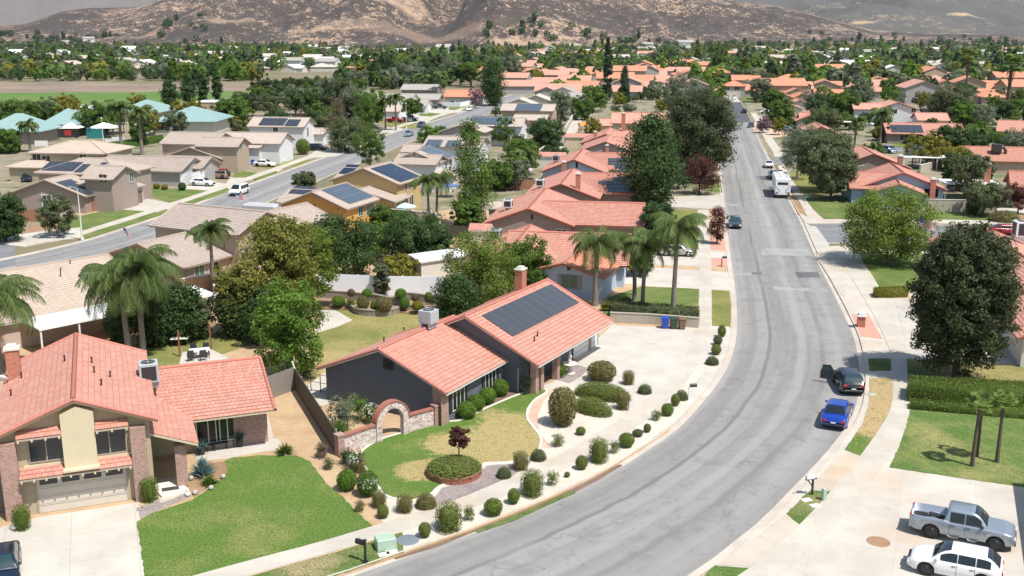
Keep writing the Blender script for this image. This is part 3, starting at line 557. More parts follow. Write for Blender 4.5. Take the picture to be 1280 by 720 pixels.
# MB.build with a parent subtracts the parent's origin; local-space pieces use this instead
def lbuild(mb,name,mats,parent):
    o=parent['_o']; mb.v=[v+Vector(o) for v in mb.v]; return mb.build(name,mats,parent)
_old=trunk_mb
def palm(label,px,py,h,fr=2.6,n=22,kind='queen',z=.1,group=None,lean=(0,0),r=.16,loc=None,name='palm_tree',seed=None,skirt=False,leafk=1.):
    _tc[0]+=1; rng=np.random.default_rng(seed or _tc[0]*7+1); p=Vector(loc) if loc is not None else G(px,py,z); root=thing(name,label,'palm tree',p,group)
    b=MB(); k=9; pts=[];rad=[]
    for i in range(k+1):
        t=i/k; pts.append((lean[0]*t*t,lean[1]*t*t,-.1+h*t)); rad.append(r*(1.35-.5*t if i else 1.6)*(1+.04*(i%2)))
    b.tube(pts,rad,10); 
    for i in range(int(h/.18)):
        t=(i+.5)/(h/.18); q=(lean[0]*t*t,lean[1]*t*t,h*t); rr=r*(1.37-.5*t); b.lathe([(rr,-.03),(rr*1.06,0),(rr,.03)],q,9)
    lbuild(b,'trunk','bark_palm' if kind=='queen' else 'bark',root)
    top=np.array([lean[0],lean[1],h]); Vs=[];rs=[]
    if kind=='queen':
        for i in range(n):
            az=i*2.399963+rng.uniform(-.2,.2); el=R(rng.uniform(35,82)) if i<n*.45 else R(rng.uniform(-5,45)); L=fr*rng.uniform(.85,1.1)
            seg=15; pos=top.copy(); d_h=np.array([math.cos(az),math.sin(az),0.]); e=el; prev=None; rr=rng.random()*.5
            side=np.array([-math.sin(az),math.cos(az),0.])
            for sidx in range(seg):
                st=L/seg; dirv=d_h*math.cos(e)+np.array([0,0,math.sin(e)]); nxt=pos+dirv*st; e-=R(5.+4*rng.random())*(1.+.5*sidx/seg)
                w=.035*(1-sidx/seg)+.01; Vs.append([pos-side*w,pos+side*w,nxt+side*w*.8,nxt-side*w*.8]); rs.append(.9)
                ll=fr*.24*math.sin(PI*min(1,(sidx+2.2)/(seg+1.5)))**.6
                for sd in (-1,1):
                    nj=3 if leafk>=2 else 6
                    for j in range(nj):
                        q=pos+(nxt-pos)*((j+rng.random())/nj); dv=side*sd*rng.uniform(.6,1.)+dirv*.5+np.array([0,0,-.25-.85*rng.random()]); dv/=np.linalg.norm(dv); tip=q+dv*ll*rng.uniform(.8,1.15); wv=dirv*(.045 if leafk>=2 else .020)*leafk
                        dr=np.array([0,0,-ll*.22]); Vs.append([q-wv,q+wv,tip+dr+wv*.3,tip+dr-wv*.3]); rs.append(np.clip(rr+rng.random()*.5,0,1))
                pos=nxt
    else:
        for i in range(n):
            az=i*2.399963+rng.uniform(-.2,.2); el=R(rng.uniform(-35,75)); L=fr*rng.uniform(.45,.6); d=np.array([math.cos(az)*math.cos(el),math.sin(az)*math.cos(el),math.sin(el)]); side=np.array([-math.sin(az),math.cos(az),0.]); up=np.cross(d,side); up=up if up[2]>0 else -up
            c=top+d*L; Vs.append([top-side*.02,top+side*.02,c+side*.015,c-side*.015]); rs.append(.8); rr=rng.random()*.6
            for j in range(15):
                a=R(-100+200*j/14); dv=d*math.cos(a)+side*math.sin(a)+up*.12-np.array([0,0,.18]); dv/=np.linalg.norm(dv); ln=fr*.48*(1-.25*abs(a)/PI)*rng.uniform(.85,1.05); pv=np.cross(dv,up); pv/=np.linalg.norm(pv); tip=c+dv*ln-np.array([0,0,.1*ln]); m=c+dv*ln*.55
                Vs.append([c,m-pv*.05*leafk*fr/1.5,tip,m+pv*.05*leafk*fr/1.5]); rs.append(np.clip(rr+rng.random()*.4,0,1))
    V=np.array(Vs).reshape(-1,3); npmesh('fronds',V,np.arange(len(V),dtype=np.int32).reshape(-1,4),'leaf_palm' if kind=='queen' else 'leaf_fan',rs,root)
    if skirt:
        n2=420; th=rng.random(n2)*2*PI; hh=rng.random(n2); rr=.25+.75*np.sin(PI*hh*.9)*fr*.32; C=np.stack([rr*np.cos(th)+lean[0],rr*np.sin(th)+lean[1],h-.3-hh*fr*1.1],1); N=np.stack([np.cos(th),np.sin(th),.2+0*th],1)+rng.normal(size=(n2,3))*.3
        U=np.tile([0,0,1.],(n2,1)); 
        V,F=quads(C,N,.45,rng,.25,np.cross(N,U)); npmesh('dead_skirt',V,F,'leaf_skirt',rng.random(n2),root)
    return root
SHP={}
def shrub_mesh(kind,seed,lm,leaf=.07,n=1500,w=1.,h=1.,flat=False):
    """unit shrub: 'ball','box','loose','spiky','dome' (1 m wide, 1 m high)"""
    rng=np.random.default_rng(seed)
    if kind in('ball','dome','box'):
        D=rng.normal(size=(n,3)); D/=np.linalg.norm(D,axis=1,keepdims=True)
        if kind=='box':
            m=np.abs(D).max(1,keepdims=True); Q=D/m; Q=Q*(.80)+D*.22*1.2; P=Q*.5; N=D*.6+np.sign(Q)*(np.abs(Q)>.79)
        else: P=D*.5; N=D.copy()
        P=P*(1+.05*rng.normal(size=(n,1))); P*=np.array([1,1,1.]); P[:,2]=P[:,2]+.5
        if kind=='dome': P[:,2]=np.abs(P[:,2]-.42)*1.6; 
        N=N+rng.normal(size=(n,3))*.45; V,F=quads(P*np.array([w,w,h]),N,leaf,rng,.7); r=rng.random(n)
    elif kind=='loose':
        V,F,r,_=crown_np(seed,.5*w,.5*w,.5*h,.5*h,int(n/30),30,leaf,.32,'round',.4,.22)
    elif kind=='spiky':
        m=n; th=rng.random(m)*2*PI; el=rng.uniform(.25,1.5,m); L=rng.uniform(.45,.62,m); d=np.stack([np.cos(th)*np.cos(el),np.sin(th)*np.cos(el),np.sin(el)],1); s=np.cross(d,np.array([0,0,1.])); s/=np.linalg.norm(s,axis=1,keepdims=True); s*=leaf*.4
        a=d*.05; q=d*(L*.6)[:,None]*np.array([w,w,h*1.2]); t=d*L[:,None]*np.array([w,w,h*1.2])*1.6-np.array([0,0,.12*h]); V=np.stack([a,q-s,t,q+s],1).reshape(-1,3); F=np.arange(4*m).reshape(-1,4); r=rng.random(m)
    V[:,2]=np.maximum(V[:,2],.01)
    return V,F,r
def core_np(kind,w,h,k=.42):
    """inner leafy mass that closes a clipped shrub"""
    vs=[];fs=[]; nu,nv=10,7
    for i in range(nv):
        for j in range(nu):
            th=2*PI*j/nu; ph=PI*i/(nv-1)-PI/2; x,y,z=math.cos(th)*math.cos(ph),math.sin(th)*math.cos(ph),math.sin(ph)
            if kind=='box': m=max(abs(x),abs(y),abs(z)); e=.75; x,y,z=[e*c/m*.98+(1-e)*c for c in (x,y,z)]
            zz=(z*k+.5)*h
            if kind=='dome': zz=abs(z*k+.08)*1.6*h
            vs.append((x*k*w,y*k*w,max(.0,zz)))
    for i in range(nv-1):
        for j in range(nu): q=(j+1)%nu; fs.append((i*nu+j,i*nu+q,(i+1)*nu+q,(i+1)*nu+j))
    return np.array(vs),np.array(fs,np.int32)
def shrub(label,px,py,w,h,kind='ball',lm='leaf_hedge',group=None,name='shrub',z=.12,flowers=None,loc=None,leaf=.045,n=3000,cat='shrub',rz=None,ll=1.):
    key=(kind,lm,random.randrange(2),round(h/w,1),leaf,n); _tc[0]+=1
    if key not in SHP:
        V,F,r=shrub_mesh(kind,_tc[0],lm,leaf,n,1.,1.)
        if kind in('ball','box','dome'):
            cv,cf=core_np(kind,1,1); F=np.concatenate([F,cf+len(V)]); V=np.concatenate([V,cv]); r=np.concatenate([r,np.full(len(cf),.4)])
        me=npmesh('shrub_mesh',V,F,lm,r,link=False).data; SHP[key]=me
    o=bpy.data.objects.new(name,SHP[key]); COL.objects.link(o); p=Vector(loc) if loc is not None else G(px,py,z)
    o.location=p; o.scale=(w,w*ll,h); o.rotation_euler=(0,0,rz if rz is not None else random.random()*6.28); o['_o']=tuple(p); tag(o,label,cat,group)
    if flowers:
        rng=np.random.default_rng(_tc[0]); k=90; D=rng.normal(size=(k,3)); D/=np.linalg.norm(D,axis=1,keepdims=True); D[:,2]=np.abs(D[:,2])*.9; P=D*.52; P[:,2]+=.5*.9
        V,F=quads(P,D,.075,rng,1.); V=np.concatenate([V]); f=npmesh('flowers',V,F,flowers,rng.random(k)); f.location=(0,0,0); f.parent=o
    return o
def hedge(label,poly,z0,z1,lm='leaf_hedge',name='hedge',group=None,leaf=.10,dens=70,cat='hedge'):
    """poly: 4 world points (ground outline)"""
    rng=np.random.default_rng(_tc[0]+77); _tc[0]+=1; P4=[Vector((p[0],p[1],0)) for p in poly]; n=len(P4); c=sum(P4,Vector())/n
    C=[];N=[]
    for i in range(n):
        a,b=P4[i],P4[(i+1)%n]; L=(b-a).length; m=int(L*(z1-z0)*dens); nn=Vector(((b-a).y,-(b-a).x,0)).normalized()
        if nn.dot((a+b)/2-c)<0: nn=-nn
        t=rng.random(m); z=rng.uniform(z0,z1,m); C.append(np.stack([a.x+(b.x-a.x)*t,a.y+(b.y-a.y)*t,z],1)); N.append(np.tile([nn.x,nn.y,.25],(m,1)))
    xs=[p.x for p in P4]; ys=[p.y for p in P4]; ar=abs(sum(P4[i].x*P4[(i+1)%n].y-P4[(i+1)%n].x*P4[i].y for i in range(n)))/2; m=int(ar*dens*1.1)
    if n==4:
        s,t=rng.random(m),rng.random(m); A=np.array([list(p)[:2] for p in P4]); Q=(A[0]*(1-s)[:,None]+A[1]*s[:,None])*(1-t)[:,None]+(A[3]*(1-s)[:,None]+A[2]*s[:,None])*t[:,None]
        C.append(np.concatenate([Q,np.full((m,1),z1)],1)); N.append(np.tile([0,0,1.],(m,1)))
    C=np.concatenate(C); N=np.concatenate(N); o=np.array([c.x,c.y,0]); C=C-o+rng.normal(size=C.shape)*.045
    V,F=quads(C,N+rng.normal(size=N.shape)*.5,leaf,rng,.7); r=rng.random(len(F))
    e=.06; q=[p+(c-p).normalized()*e-c for p in P4]; b=len(V); cv=[(p.x,p.y,z0) for p in q]+[(p.x,p.y,z1-e) for p in q]; V=np.concatenate([V,np.array(cv)])
    if n==4: cf=[[b+i,b+(i+1)%4,b+4+(i+1)%4,b+4+i] for i in range(4)]+[[b+4,b+5,b+6,b+7]]; F=np.concatenate([F,np.array(cf)]); r=np.concatenate([r,np.full(len(cf),.15)])
    return tag(npmesh(name,V,F,lm,r,loc=(c.x,c.y,0)),label,cat,group)
# ------------------------------------------------------------------ vehicles
def interp(xs,ys,x):
    return float(np.interp(x,xs,ys))
CT={ # L,W, wheel r, rear wheel x, front wheel x, body top profile (x,z), greenhouse: rear base, rear top, front top, cowl (x), belt z, roof z
 'sedan':dict(L=4.65,W=1.82,wr=.33,xa=.98,xb=3.72,top=[(0,.62),(.08,.88),(.45,.97),(1.0,.99),(3.2,.93),(3.9,.84),(4.45,.70),(4.65,.52)],g=(.62,1.45,2.65,3.45),belt=.94,roof=1.43,sw=[(.98,1.95),(2.0,2.98)]),
 'suv':dict(L=4.6,W=1.86,wr=.36,xa=.90,xb=3.62,top=[(0,.72),(.06,.98),(.5,1.04),(3.1,1.03),(3.9,.95),(4.4,.82),(4.6,.6)],g=(.08,.48,2.55,3.3),belt=1.0,roof=1.64,sw=[(.42,1.15),(1.2,2.02),(2.07,2.85)]),
 'hatch':dict(L=4.45,W=1.86,wr=.35,xa=.88,xb=3.52,top=[(0,.70),(.05,.95),(.35,1.02),(3.1,.98),(3.75,.90),(4.25,.74),(4.45,.52)],g=(.06,.85,2.3,3.3),belt=.98,roof=1.55,sw=[(.55,1.2),(1.25,2.05),(2.1,2.88)]),
 'van':dict(L=5.0,W=1.95,wr=.35,xa=1.0,xb=4.05,top=[(0,.75),(.05,1.0),(4.0,1.02),(4.5,.92),(4.85,.78),(5.0,.6)],g=(.06,.3,3.1,4.2),belt=1.0,roof=1.78,sw=[(.3,1.3),(1.38,2.35),(2.42,3.4)]),
 'pickup':dict(L=5.35,W=1.92,wr=.40,xa=1.15,xb=4.37,top=[(0,1.08),(.03,1.20),(1.82,1.22),(1.86,1.16),(3.95,1.14),(4.75,1.10),(5.2,.98),(5.35,.70)],g=(1.80,1.98,3.15,3.95),belt=1.15,roof=1.83,sw=[(2.06,2.78),(2.84,3.62)],bed=(.10,1.76,.72)),
}
def car_proto(typ,paint,detail=True,glass='glass_car',rim='rim_metal'):
    c=CT[typ]; L,W=c['L'],c['W']; hw=W/2; xa,xb,wr=c['xa'],c['xb'],c['wr']; ra=wr+.07; cl=.24 if typ!='pickup' else .38
    root=thing('car',None,None,(0,0,0)); ox=L/2
    tx=[p[0] for p in c['top']]; tz=[p[1] for p in c['top']]
    xs=set([0,.02,.06,.14,L,L-.02,L-.06,L-.14]+[L*i/30 for i in range(31)])
    for xw in (xa,xb):
        for k in range(-8,9): xs.add(xw+ra*math.sin(k/8*PI/2))
        xs.add(xw-ra-.01); xs.add(xw+ra+.01)
    bed=c.get('bed')
    if bed: xs|={bed[0],bed[0]+.01,bed[1],bed[1]+.01}
    xs=sorted(x for x in xs if 0<=x<=L)
    def halfw(x):
        a=min(x,L-x); k=max(0,1-a/.55); return hw*(1-.17*k**2.4 if x<L/2 else 1-.24*k**2.2)
    b=MB(); rows=[]
    for x in xs:
        w=halfw(x); T=interp(tx,tz,x); zl=cl+(.10*max(0,1-min(x,L-x)/.35))
        for xw in (xa,xb):
            if abs(x-xw)<ra: zl=max(zl,wr+math.sqrt(max(0,ra*ra-(x-xw)**2)))
        inb=bed and bed[0]+.005<x<bed[1]+.005
        f=lambda z: max(z,zl+.015)
        pts=[(0,zl),(w*.92,zl),(w*.985,f(zl+.06 if zl<.5 else zl+.02)),(w*1.0,f(min(T-.28,.62))),(w*.985,f(T-.13)),(w*.955,T-.03),(w*.90,T)]
        if inb: pts+=[(w*.86,T-.01),(w*.85,bed[2]),(0,bed[2])]
        else: pts+=[(w*.80,T+.015),(w*.5,T+.03),(0,T+.035)]
        rows.append([(x-ox,y,z) for y,z in pts])
    m=len(rows[0])
    for sgn in (1,-1):
        vs=[(p[0],p[1]*sgn,p[2]) for r in rows for p in r]; fs=[]
        for i in range(len(rows)-1):
            for j in range(m-1):
                q=(i*m+j,(i+1)*m+j,(i+1)*m+j+1,i*m+j+1); fs.append(q if sgn<0 else q[::-1])
        fs.append(tuple(range(m)) if sgn>0 else tuple(range(m-1,-1,-1))); e=(len(rows)-1)*m; fs.append(tuple(range(e+m-1,e-1,-1)) if sgn>0 else tuple(range(e,e+m)))
        b.add(vs,fs,smooth=True)
    # cabin
    g0,g1,g2,g3=c['g']; bz,rz=c['belt'],c['roof']
    gx=sorted(set([g0,g1,g2,g3]+[g0+(g1-g0)*k/4 for k in range(5)]+[g1+(g2-g1)*k/6 for k in range(7)]+[g2+(g3-g2)*k/5 for k in range(6)]))
    def sec(x):
        if x<g1: k=(x-g0)/(g1-g0)
        elif x>g2: k=(g3-x)/(g3-g2)
        else: k=1.
        k=max(0,min(1,k)); z=bz+(rz-bz)*(math.sin(k*PI/2)**.85 if k<1 else 1)-.05*((x-(g1+g2)/2)/(g3-g0))**2; z=max(z,bz)
        w=halfw(x)*.90; wt=hw*.70; t=(z-bz)/(rz-bz); return z,w,w+(wt-w)*t
    rows=[]
    for x in gx:
        z,w,wt=sec(x); rows.append([(x-ox,w,bz-.03),(x-ox,w+(wt-w)*.8,bz+(z-bz)*.86),(x-ox,wt*.95,z-.015),(x-ox,wt*.55,z+.015),(x-ox,0,z+.025)])
    m=5
    for sgn in (1,-1):
        vs=[(p[0],p[1]*sgn,p[2]) for r in rows for p in r]; fs=[]
        for i in range(len(rows)-1):
            for j in range(m-1): q=(i*m+j,(i+1)*m+j,(i+1)*m+j+1,i*m+j+1); fs.append(q if sgn<0 else q[::-1])
        b.add(vs,fs,smooth=True)
    body=b.build('body',[paint],root)
    # glass
    for k,(a,e) in enumerate(c['sw']):
        for sgn in (1,-1):
            q=MB(); n=6; vs=[]
            for i in range(n+1):
                x=a+(e-a)*i/n; z,w,wt=sec(x); zt=bz+(z-bz)*.84-.02; zt=max(zt,bz+.03); t=(zt-bz)/max(.001,(z-bz)*.86); yt=w+(wt-w)*.8*t
                vs+=[(x-ox,sgn*(w*1.004+.006),bz+.02),(x-ox,sgn*(yt+.012),zt)]
            q.add(vs,[(2*i,2*i+2,2*i+3,2*i+1) if sgn<0 else (2*i+1,2*i+3,2*i+2,2*i) for i in range(n)],smooth=True); q.build('side_window',glass,root)
    def screen(xb_,xt_,name,k0=.08,k1=.90):
        q=MB(); vs=[]; n=5
        for i in range(n+1):
            x=xb_+(xt_-xb_)*(k0+(k1-k0)*i/n); z,w,wt=sec(x); d=.018
            for y,dz in ((-wt*.88,0),(-wt*.5,.02),(0,.03),(wt*.5,.02),(wt*.88,0)): vs.append((x-ox+(d if xb_>xt_ else -d),y,z+dz*.8+.008))
        fs=[]
        for i in range(n):
            for j in range(4): w4=(i*5+j,i*5+j+1,i*5+j+6,i*5+j+5); fs.append(w4 if xb_>xt_ else w4[::-1])
        q.add(vs,fs,smooth=True); q.build(name,glass,root)
    screen(g3,g2,'windshield'); screen(g0,g1,'rear_window',.12 if typ!='pickup' else .2)
    # wheels
    for xw in (xa,xb):
        for sgn in (1,-1):
            y=sgn*(hw-.13); q=MB(); q.lathe([(wr*.62,-.11),(wr*.9,-.115),(wr,-.08),(wr,.08),(wr*.9,.115),(wr*.62,.11)],(xw-ox,y,wr),20,'y'); t=q.build('wheel','rubber',root)
            if detail:
                q=MB(); yy=y+sgn*.10; q.lathe([(.0001,-.03),(wr*.64,-.03),(wr*.64,.02)] if sgn<0 else [(wr*.64,-.02),(wr*.64,.03),(.0001,.03)],(xw-ox,yy-sgn*.02,wr),18,'y')
                for k in range(6):
                    a=k*PI/3; q.box(-.001,.001,-.001,.001,0,.001); q.T=Matrix.Translation((xw-ox,yy+sgn*.012,wr))@Matrix.Rotation(a,4,'Y'); q.box(-.03,.03,-.012,.012,0,wr*.6); q.T=Matrix.Identity(4)
                q.build('rim',rim,t)
    if detail:
        def lights(x,z,dx,w,h,mt,nm):
            for sgn in (1,-1):
                q=MB(); y=sgn*halfw(x)*.80; xx=x-ox; q.bevbox(xx-dx,xx+dx,y-w,y+w,z-h,z+h,.02); q.build(nm,mt,root)
        lights(L-.10,interp(tx,tz,L-.10)-.10,.09,.17,.065,'lamp_clear','headlight')
        lights(.05,interp(tx,tz,.06)-.12,.055,.13,.09 if typ!='pickup' else .14,'lamp_red','taillight')
        q=MB(); q.bevbox(L-.10-ox,L+.02-ox,-hw*.66,hw*.66,.34,.52,.03); q.bevbox(L-.14-ox,L+.0-ox,-hw*.42,hw*.42,.56,.70,.02); q.build('grille','black_plastic',root)
        q=MB(); q.bevbox(-.03-ox,.10-ox,-hw*.78,hw*.78,.36,.52,.03); q.build('rear_bumper','metal_dark' if typ!='pickup' else 'rim_metal',root)
        q=MB(); q.box(-.045-ox,-.02-ox,-.17,.17,.56,.66); q.build('number_plate','white_paint',root)
        for sgn in (1,-1):
            q=MB(); x=g3-.28-ox; q.bevbox(x-.06,x+.07,sgn*(hw*.92)-.02 if sgn>0 else -hw*1.10,sgn*(hw*1.10) if sgn>0 else -hw*.92+.02,bz+.02,bz+.16,.03); q.build('mirror',paint if typ!='pickup' else 'black_plastic',root)
        for sgn in (1,-1):                       # door seams and handles
            q=MB()
            for (a,e) in c['sw'][-2:]:
                y=sgn*(hw*1.002); q.box(a-ox-.008,a-ox+.008,min(y,y-sgn*.02),max(y,y-sgn*.02),cl+.14,bz-.06)
                y2=sgn*(hw*.995+.012); q.box(e-ox-.30,e-ox-.12,min(y2,y2-sgn*.03),max(y2,y2-sgn*.03),bz-.15,bz-.12) if False else q.box(a-ox+.06,a-ox+.24,min(y2,y2-sgn*.03),max(y2,y2-sgn*.03),bz-.17,bz-.135)
            q.build('door_handle','black_plastic',root)
        if typ=='pickup':
            q=MB(); q.box(.12-ox,1.74-ox,-hw*.82,hw*.82,.725,.74); 
            for k in range(7): y=-.6+.2*k; q.box(.14-ox,1.72-ox,y-.02,y+.02,.74,.755)
            q.bevbox(.9-ox,1.45-ox,.1,.45,.76,.98,.03); q.build('bed_liner','black_plastic',root)
            for sgn in (1,-1):
                q=MB(); q.tube([(2.0-ox,sgn*(hw+.02),.42),(2.08-ox,sgn*(hw+.05),.36),(2.5-ox,sgn*(hw+.05),.36),(2.56-ox,sgn*(hw+.02),.42)],.035,7); q.tube([(3.0-ox,sgn*(hw+.02),.42),(3.08-ox,sgn*(hw+.05),.36),(3.4-ox,sgn*(hw+.05),.36),(3.46-ox,sgn*(hw+.02),.42)],.035,7); q.build('side_step','rim_metal',root)
    for xw in (xa,xb):                           # dark inside of the wheel arches
        q=MB(); q.box(xw-ra*.8-ox,xw+ra*.8-ox,-hw*.72,hw*.72,.22,wr+ra*.55); q.build('wheel_well','black_plastic',root)
    return root
CARP={}
def car(label,typ,paint,px,py,ang,group=None,name=None,z=.01,cat=None,detail=True,glass='glass_car',sc=1.,loc=None,rim='rim_metal'):
    key=(typ,paint,detail,glass,rim); p=Vector(loc) if loc is not None else G(px,py,z)
    nm=name or {'sedan':'parked_car','hatch':'parked_hatchback','suv':'parked_suv','van':'parked_van','pickup':'pickup_truck'}[typ]; ct=cat or {'sedan':'car','hatch':'car','suv':'suv','van':'van','pickup':'pickup truck'}[typ]
    if key not in CARP:
        o=car_proto(typ,paint,detail,glass,rim); CARP[key]=o; _scan(o); o.location=p; o.rotation_euler=(0,0,R(ang)); o.scale=(sc,)*3
    else: o=dup(CARP[key],p,R(ang),sc)
    o.name=nm; tag(o,label,ct,group); 
    if group is None and 'group' in o: del o['group']
    return o
# ------------------------------------------------------------------ small things
def solo(name,mb,mats,label,cat,p,group=None,kind=None):
    """mb in local coordinates placed at p"""
    o=mb.build(name,mats); o.location=p; o['_o']=tuple(p); return tag(o,label,cat,group,kind)
def rooted(name,label,cat,p,ang=0.,group=None):
    """an Empty whose children are built in local coordinates"""
    o=bpy.data.objects.new(name,None); COL.objects.link(o); o.location=p; o.rotation_euler=(0,0,R(ang)); o['_o']=(0,0,0); return tag(o,label,cat,group)
def plank_fence(label,pts,h,mat='wood_fence',z=.1,name='wooden_fence',post='wood_fence',cap=None,group=None,th=.05,every=2.4,cat='fence',sag=0.):
    P=[Vector((p[0],p[1],0)) if len(p)==3 or isinstance(p,Vector) else G(p[0],p[1],z) for p in pts]
    root=thing(name,label,cat,(P[0].x,P[0].y,z),group); b=MB(); pb=MB(); cb=MB()
    for i in range(len(P)-1):
        a,c=P[i],P[i+1]; d=Vector((c.x-a.x,c.y-a.y,0)); L=d.length; ang=math.atan2(d.y,d.x); T=Fm((a.x,a.y,0),ang); b.T=pb.T=cb.T=T
        n=max(1,int(L/.15)) if mat.startswith('wood') else max(1,int(L/1.8)); w=L/n
        for k in range(n):
            hh=h+(random.uniform(-.03,.03) if mat.startswith('wood') else 0)
            b.box(k*w+.005,(k+1)*w-.005,-th/2+random.uniform(-.006,.006),th/2,z,z+hh)
        m=max(1,int(round(L/every)))
        for k in range(m+1): x=L*k/m; pb.box(x-.05,x+.05,th/2+.002,th/2+.1,z,z+h+.04)
        for zz in (.3*h,.85*h): pb.box(0,L,th/2+.003,th/2+.05,z+zz,z+zz+.08)
        if cap: cb.box(-.05,L+.05,-th/2-.06,th/2+.06,z+h,z+h+.08)
    b.build('panel',mat,root); pb.build('post',post,root)
    if cap: cb.build('coping',cap,root)
    return root
def wall_run(label,pts,h,mat='block_wall',z=.1,name='garden_wall',cap='concrete_white',th=.2,cat='wall',group=None):
    P=[p if isinstance(p,Vector) else G(p[0],p[1],z) for p in pts]; root=thing(name,label,cat,(P[0].x,P[0].y,z),group); b=MB(); cb=MB()
    for i in range(len(P)-1):
        a,c=P[i],P[i+1]; d=Vector((c.x-a.x,c.y-a.y,0)); L=d.length; T=Fm((a.x,a.y,0),math.atan2(d.y,d.x)); b.T=cb.T=T
        b.box(-th/2*(.98 if i else 1),L+th*.1,-th/2-.001*i,th/2+.001*i,z-.1,z+h); 
        if cap: cb.box(-th/2-.03,L+.03,-th/2-.04-.001*i,th/2+.04+.001*i,z+h+.001*i,z+h+.08+.0015*i)
    b.build('wall',mat,root)
    if cap: cb.build('coping',cap,root)
    return root
def mailbox(label,px,py,ang,post='black_plastic',box='black_plastic',h=1.05,brace=False,z=.13,name='mailbox',big=False):
    r=rooted(name,label,'mailbox',G(px,py,z),ang); b=MB(); b.box(-.05,.05,-.05,.05,-.1,h+(.25 if big else 0)); 
    if big: b.box(-.11,.11,-.11,.11,0,.12); b.box(-.08,.08,-.08,.08,h+.25,h+.30)
    if brace: b.tube([(0,0,h-.55),(.36,0,h-.08)],.035,6); b.box(-.25,.5,-.04,.04,h-.08,h-.02)
    b.build('post',post,r); k=MB(); x0=.05 if not brace else -.05
    pts=[(-.09,0),(.09,0),(.09,.12)]+[(.09*math.cos(t),.12+.09*math.sin(t)) for t in [PI*i/6 for i in range(1,6)]]+[(-.09,.12)]
    k.extrude([(y*1.25,h+zz*1.2) for y,zz in pts],'x',x0,x0+.52); bx=k.build('box',box,r)
    f=MB(); f.box(x0+.36,x0+.38,-.135,-.115,h+.1,h+.3); f.build('flag','terracotta_red',bx); return r
def acunit(label,p,ang=0,w=1.0,h=1.0,mat='metal_grey',name='air_conditioner',group=None,curb=True,elbow=False,louv='metal_dark'):
    r=rooted(name,label,'air conditioner',p,ang,group); b=MB(); b.bevbox(-w/2,w/2,-w/2,w/2,.15,h,.02)
    for k in (-1,1): b.box(-w/2+.02,w/2-.02,k*w*.3-.04,k*w*.3+.04,-.25,.15)
    b.build('casing',mat,r); g=MB(); g.box(-w/2-.008,w/2+.008,-w*.38,w*.38,.28,h-.16); g.box(-w*.38,w*.38,-w/2-.008,w/2+.008,.28,h-.16); g.build('louvre',louv,r)
    f=MB(); f.lathe([(w*.38,h-.01),(w*.38,h+.03),(w*.34,h+.03),(w*.33,h+.012),(.001,h+.012)],(0,0,0),18); fg=f.build('fan','metal_dark',r)
    for k in range(4):
        q=MB(); q.T=Matrix.Rotation(k*PI/2,4,'Z'); q.box(0,w*.34,-.02,.02,h+.02,h+.035); q.build('fan_guard',mat,fg)
    if elbow: q=MB(); q.tube([(w*.4,0,h*.6),(w*.85,0,h*.6),(w*1.1,0,h*.2),(w*1.1,0,-.4)],[.28,.28,.28,.28],10); q.build('duct',mat,r)
    return r
def bin_(label,px,py,mat,ang=0,group=None):
    r=rooted('wheelie_bin',label,'bin',G(px,py,.12),ang,group); b=MB()
    b.add([(-.25,-.27,.05),(.25,-.27,.05),(.25,.27,.05),(-.25,.27,.05),(-.31,-.36,.98),(.31,-.36,.98),(.31,.34,.98),(-.31,.34,.98)],[(0,3,2,1),(4,5,6,7),(0,1,5,4),(1,2,6,5),(2,3,7,6),(3,0,4,7)]); b.box(-.27,.27,.34,.40,.9,.95); b.build('body',mat,r)
    l=MB(); l.extrude([(-.40,.98),(-.40,1.02),(-.2,1.08),(.3,1.08),(.38,1.0),(.36,.98)],'x',-.33,.33); l.build('lid',mat,r)
    for s in (-1,1): w=MB(); w.lathe([(.001,-.03),(.11,-.03),(.11,.03),(.001,.03)],(0,0,0),12,'y'); w.T=Matrix.Identity(4); w.v=[Vector((v.y+s*.24,v.x+.30,v.z+.11)) for v in w.v]; w.build('wheel','rubber',r)
    return r
def lamp_post(label,px,py,h,arm=1.6,ang=0,mat='concrete_white',z=.12,group=None,r=.09,name='street_lamp'):
    o=rooted(name,label,'street lamp',G(px,py,z),ang,group); b=MB(); b.tube([(0,0,-.1),(0,0,h*.5),(0,0,h)],[r*1.5,r,r*.6],8); b.lathe([(r*2.2,0),(r*2.2,.25),(r*1.6,.35)],(0,0,0),10); b.build('pole',mat,o)
    if arm:
        a=MB(); a.tube([(0,0,h-.1),(arm*.5,0,h+.18),(arm,0,h+.2)],[.05,.04,.035],6); a.build('arm','galvanised',o)
        k=MB(); k.T=Matrix.Translation((arm+.25,0,h+.2)); k.ball((0,0,0),.14,8,.5,2.4); k.build('lamp_head','galvanised',o)
    else: k=MB(); k.ball((0,0,h+.12),.2,10); k.build('lamp_head','white_paint',o)
    return o
def flag(label,px,py,h,w=1.4,ang=0,z=.1,droop=.25,name='flag_on_pole',loc=None,pole=True):
    o=rooted(name,label,'flag',Vector(loc) if loc is not None else G(px,py,z),ang); b=MB(); b.tube([(0,0,0),(0,0,h)],[.04,.025],7); b.ball((0,0,h+.05),.06,6); b.build('pole','galvanised',o)
    fh=w*.56; cols=['flag_red','flag_white','flag_blue']; m=MB(); n=10
    def pt(u,v): return (u*w,.12*math.sin(u*6+.5)*u*w,h-.08-v*fh-droop*u*u*w)
    for s in range(13):
        for i in range(n):
            u0,u1,v0,v1=i/n,(i+1)/n,s/13,(s+1)/13; m.mi=2 if (u1<=.41 and s<7) else (0 if s%2==0 else 1)
            m.add([pt(u0,v0),pt(u1,v0),pt(u1,v1),pt(u0,v1)],[(0,1,2,3)])
    m.build('flag',cols,o); return o
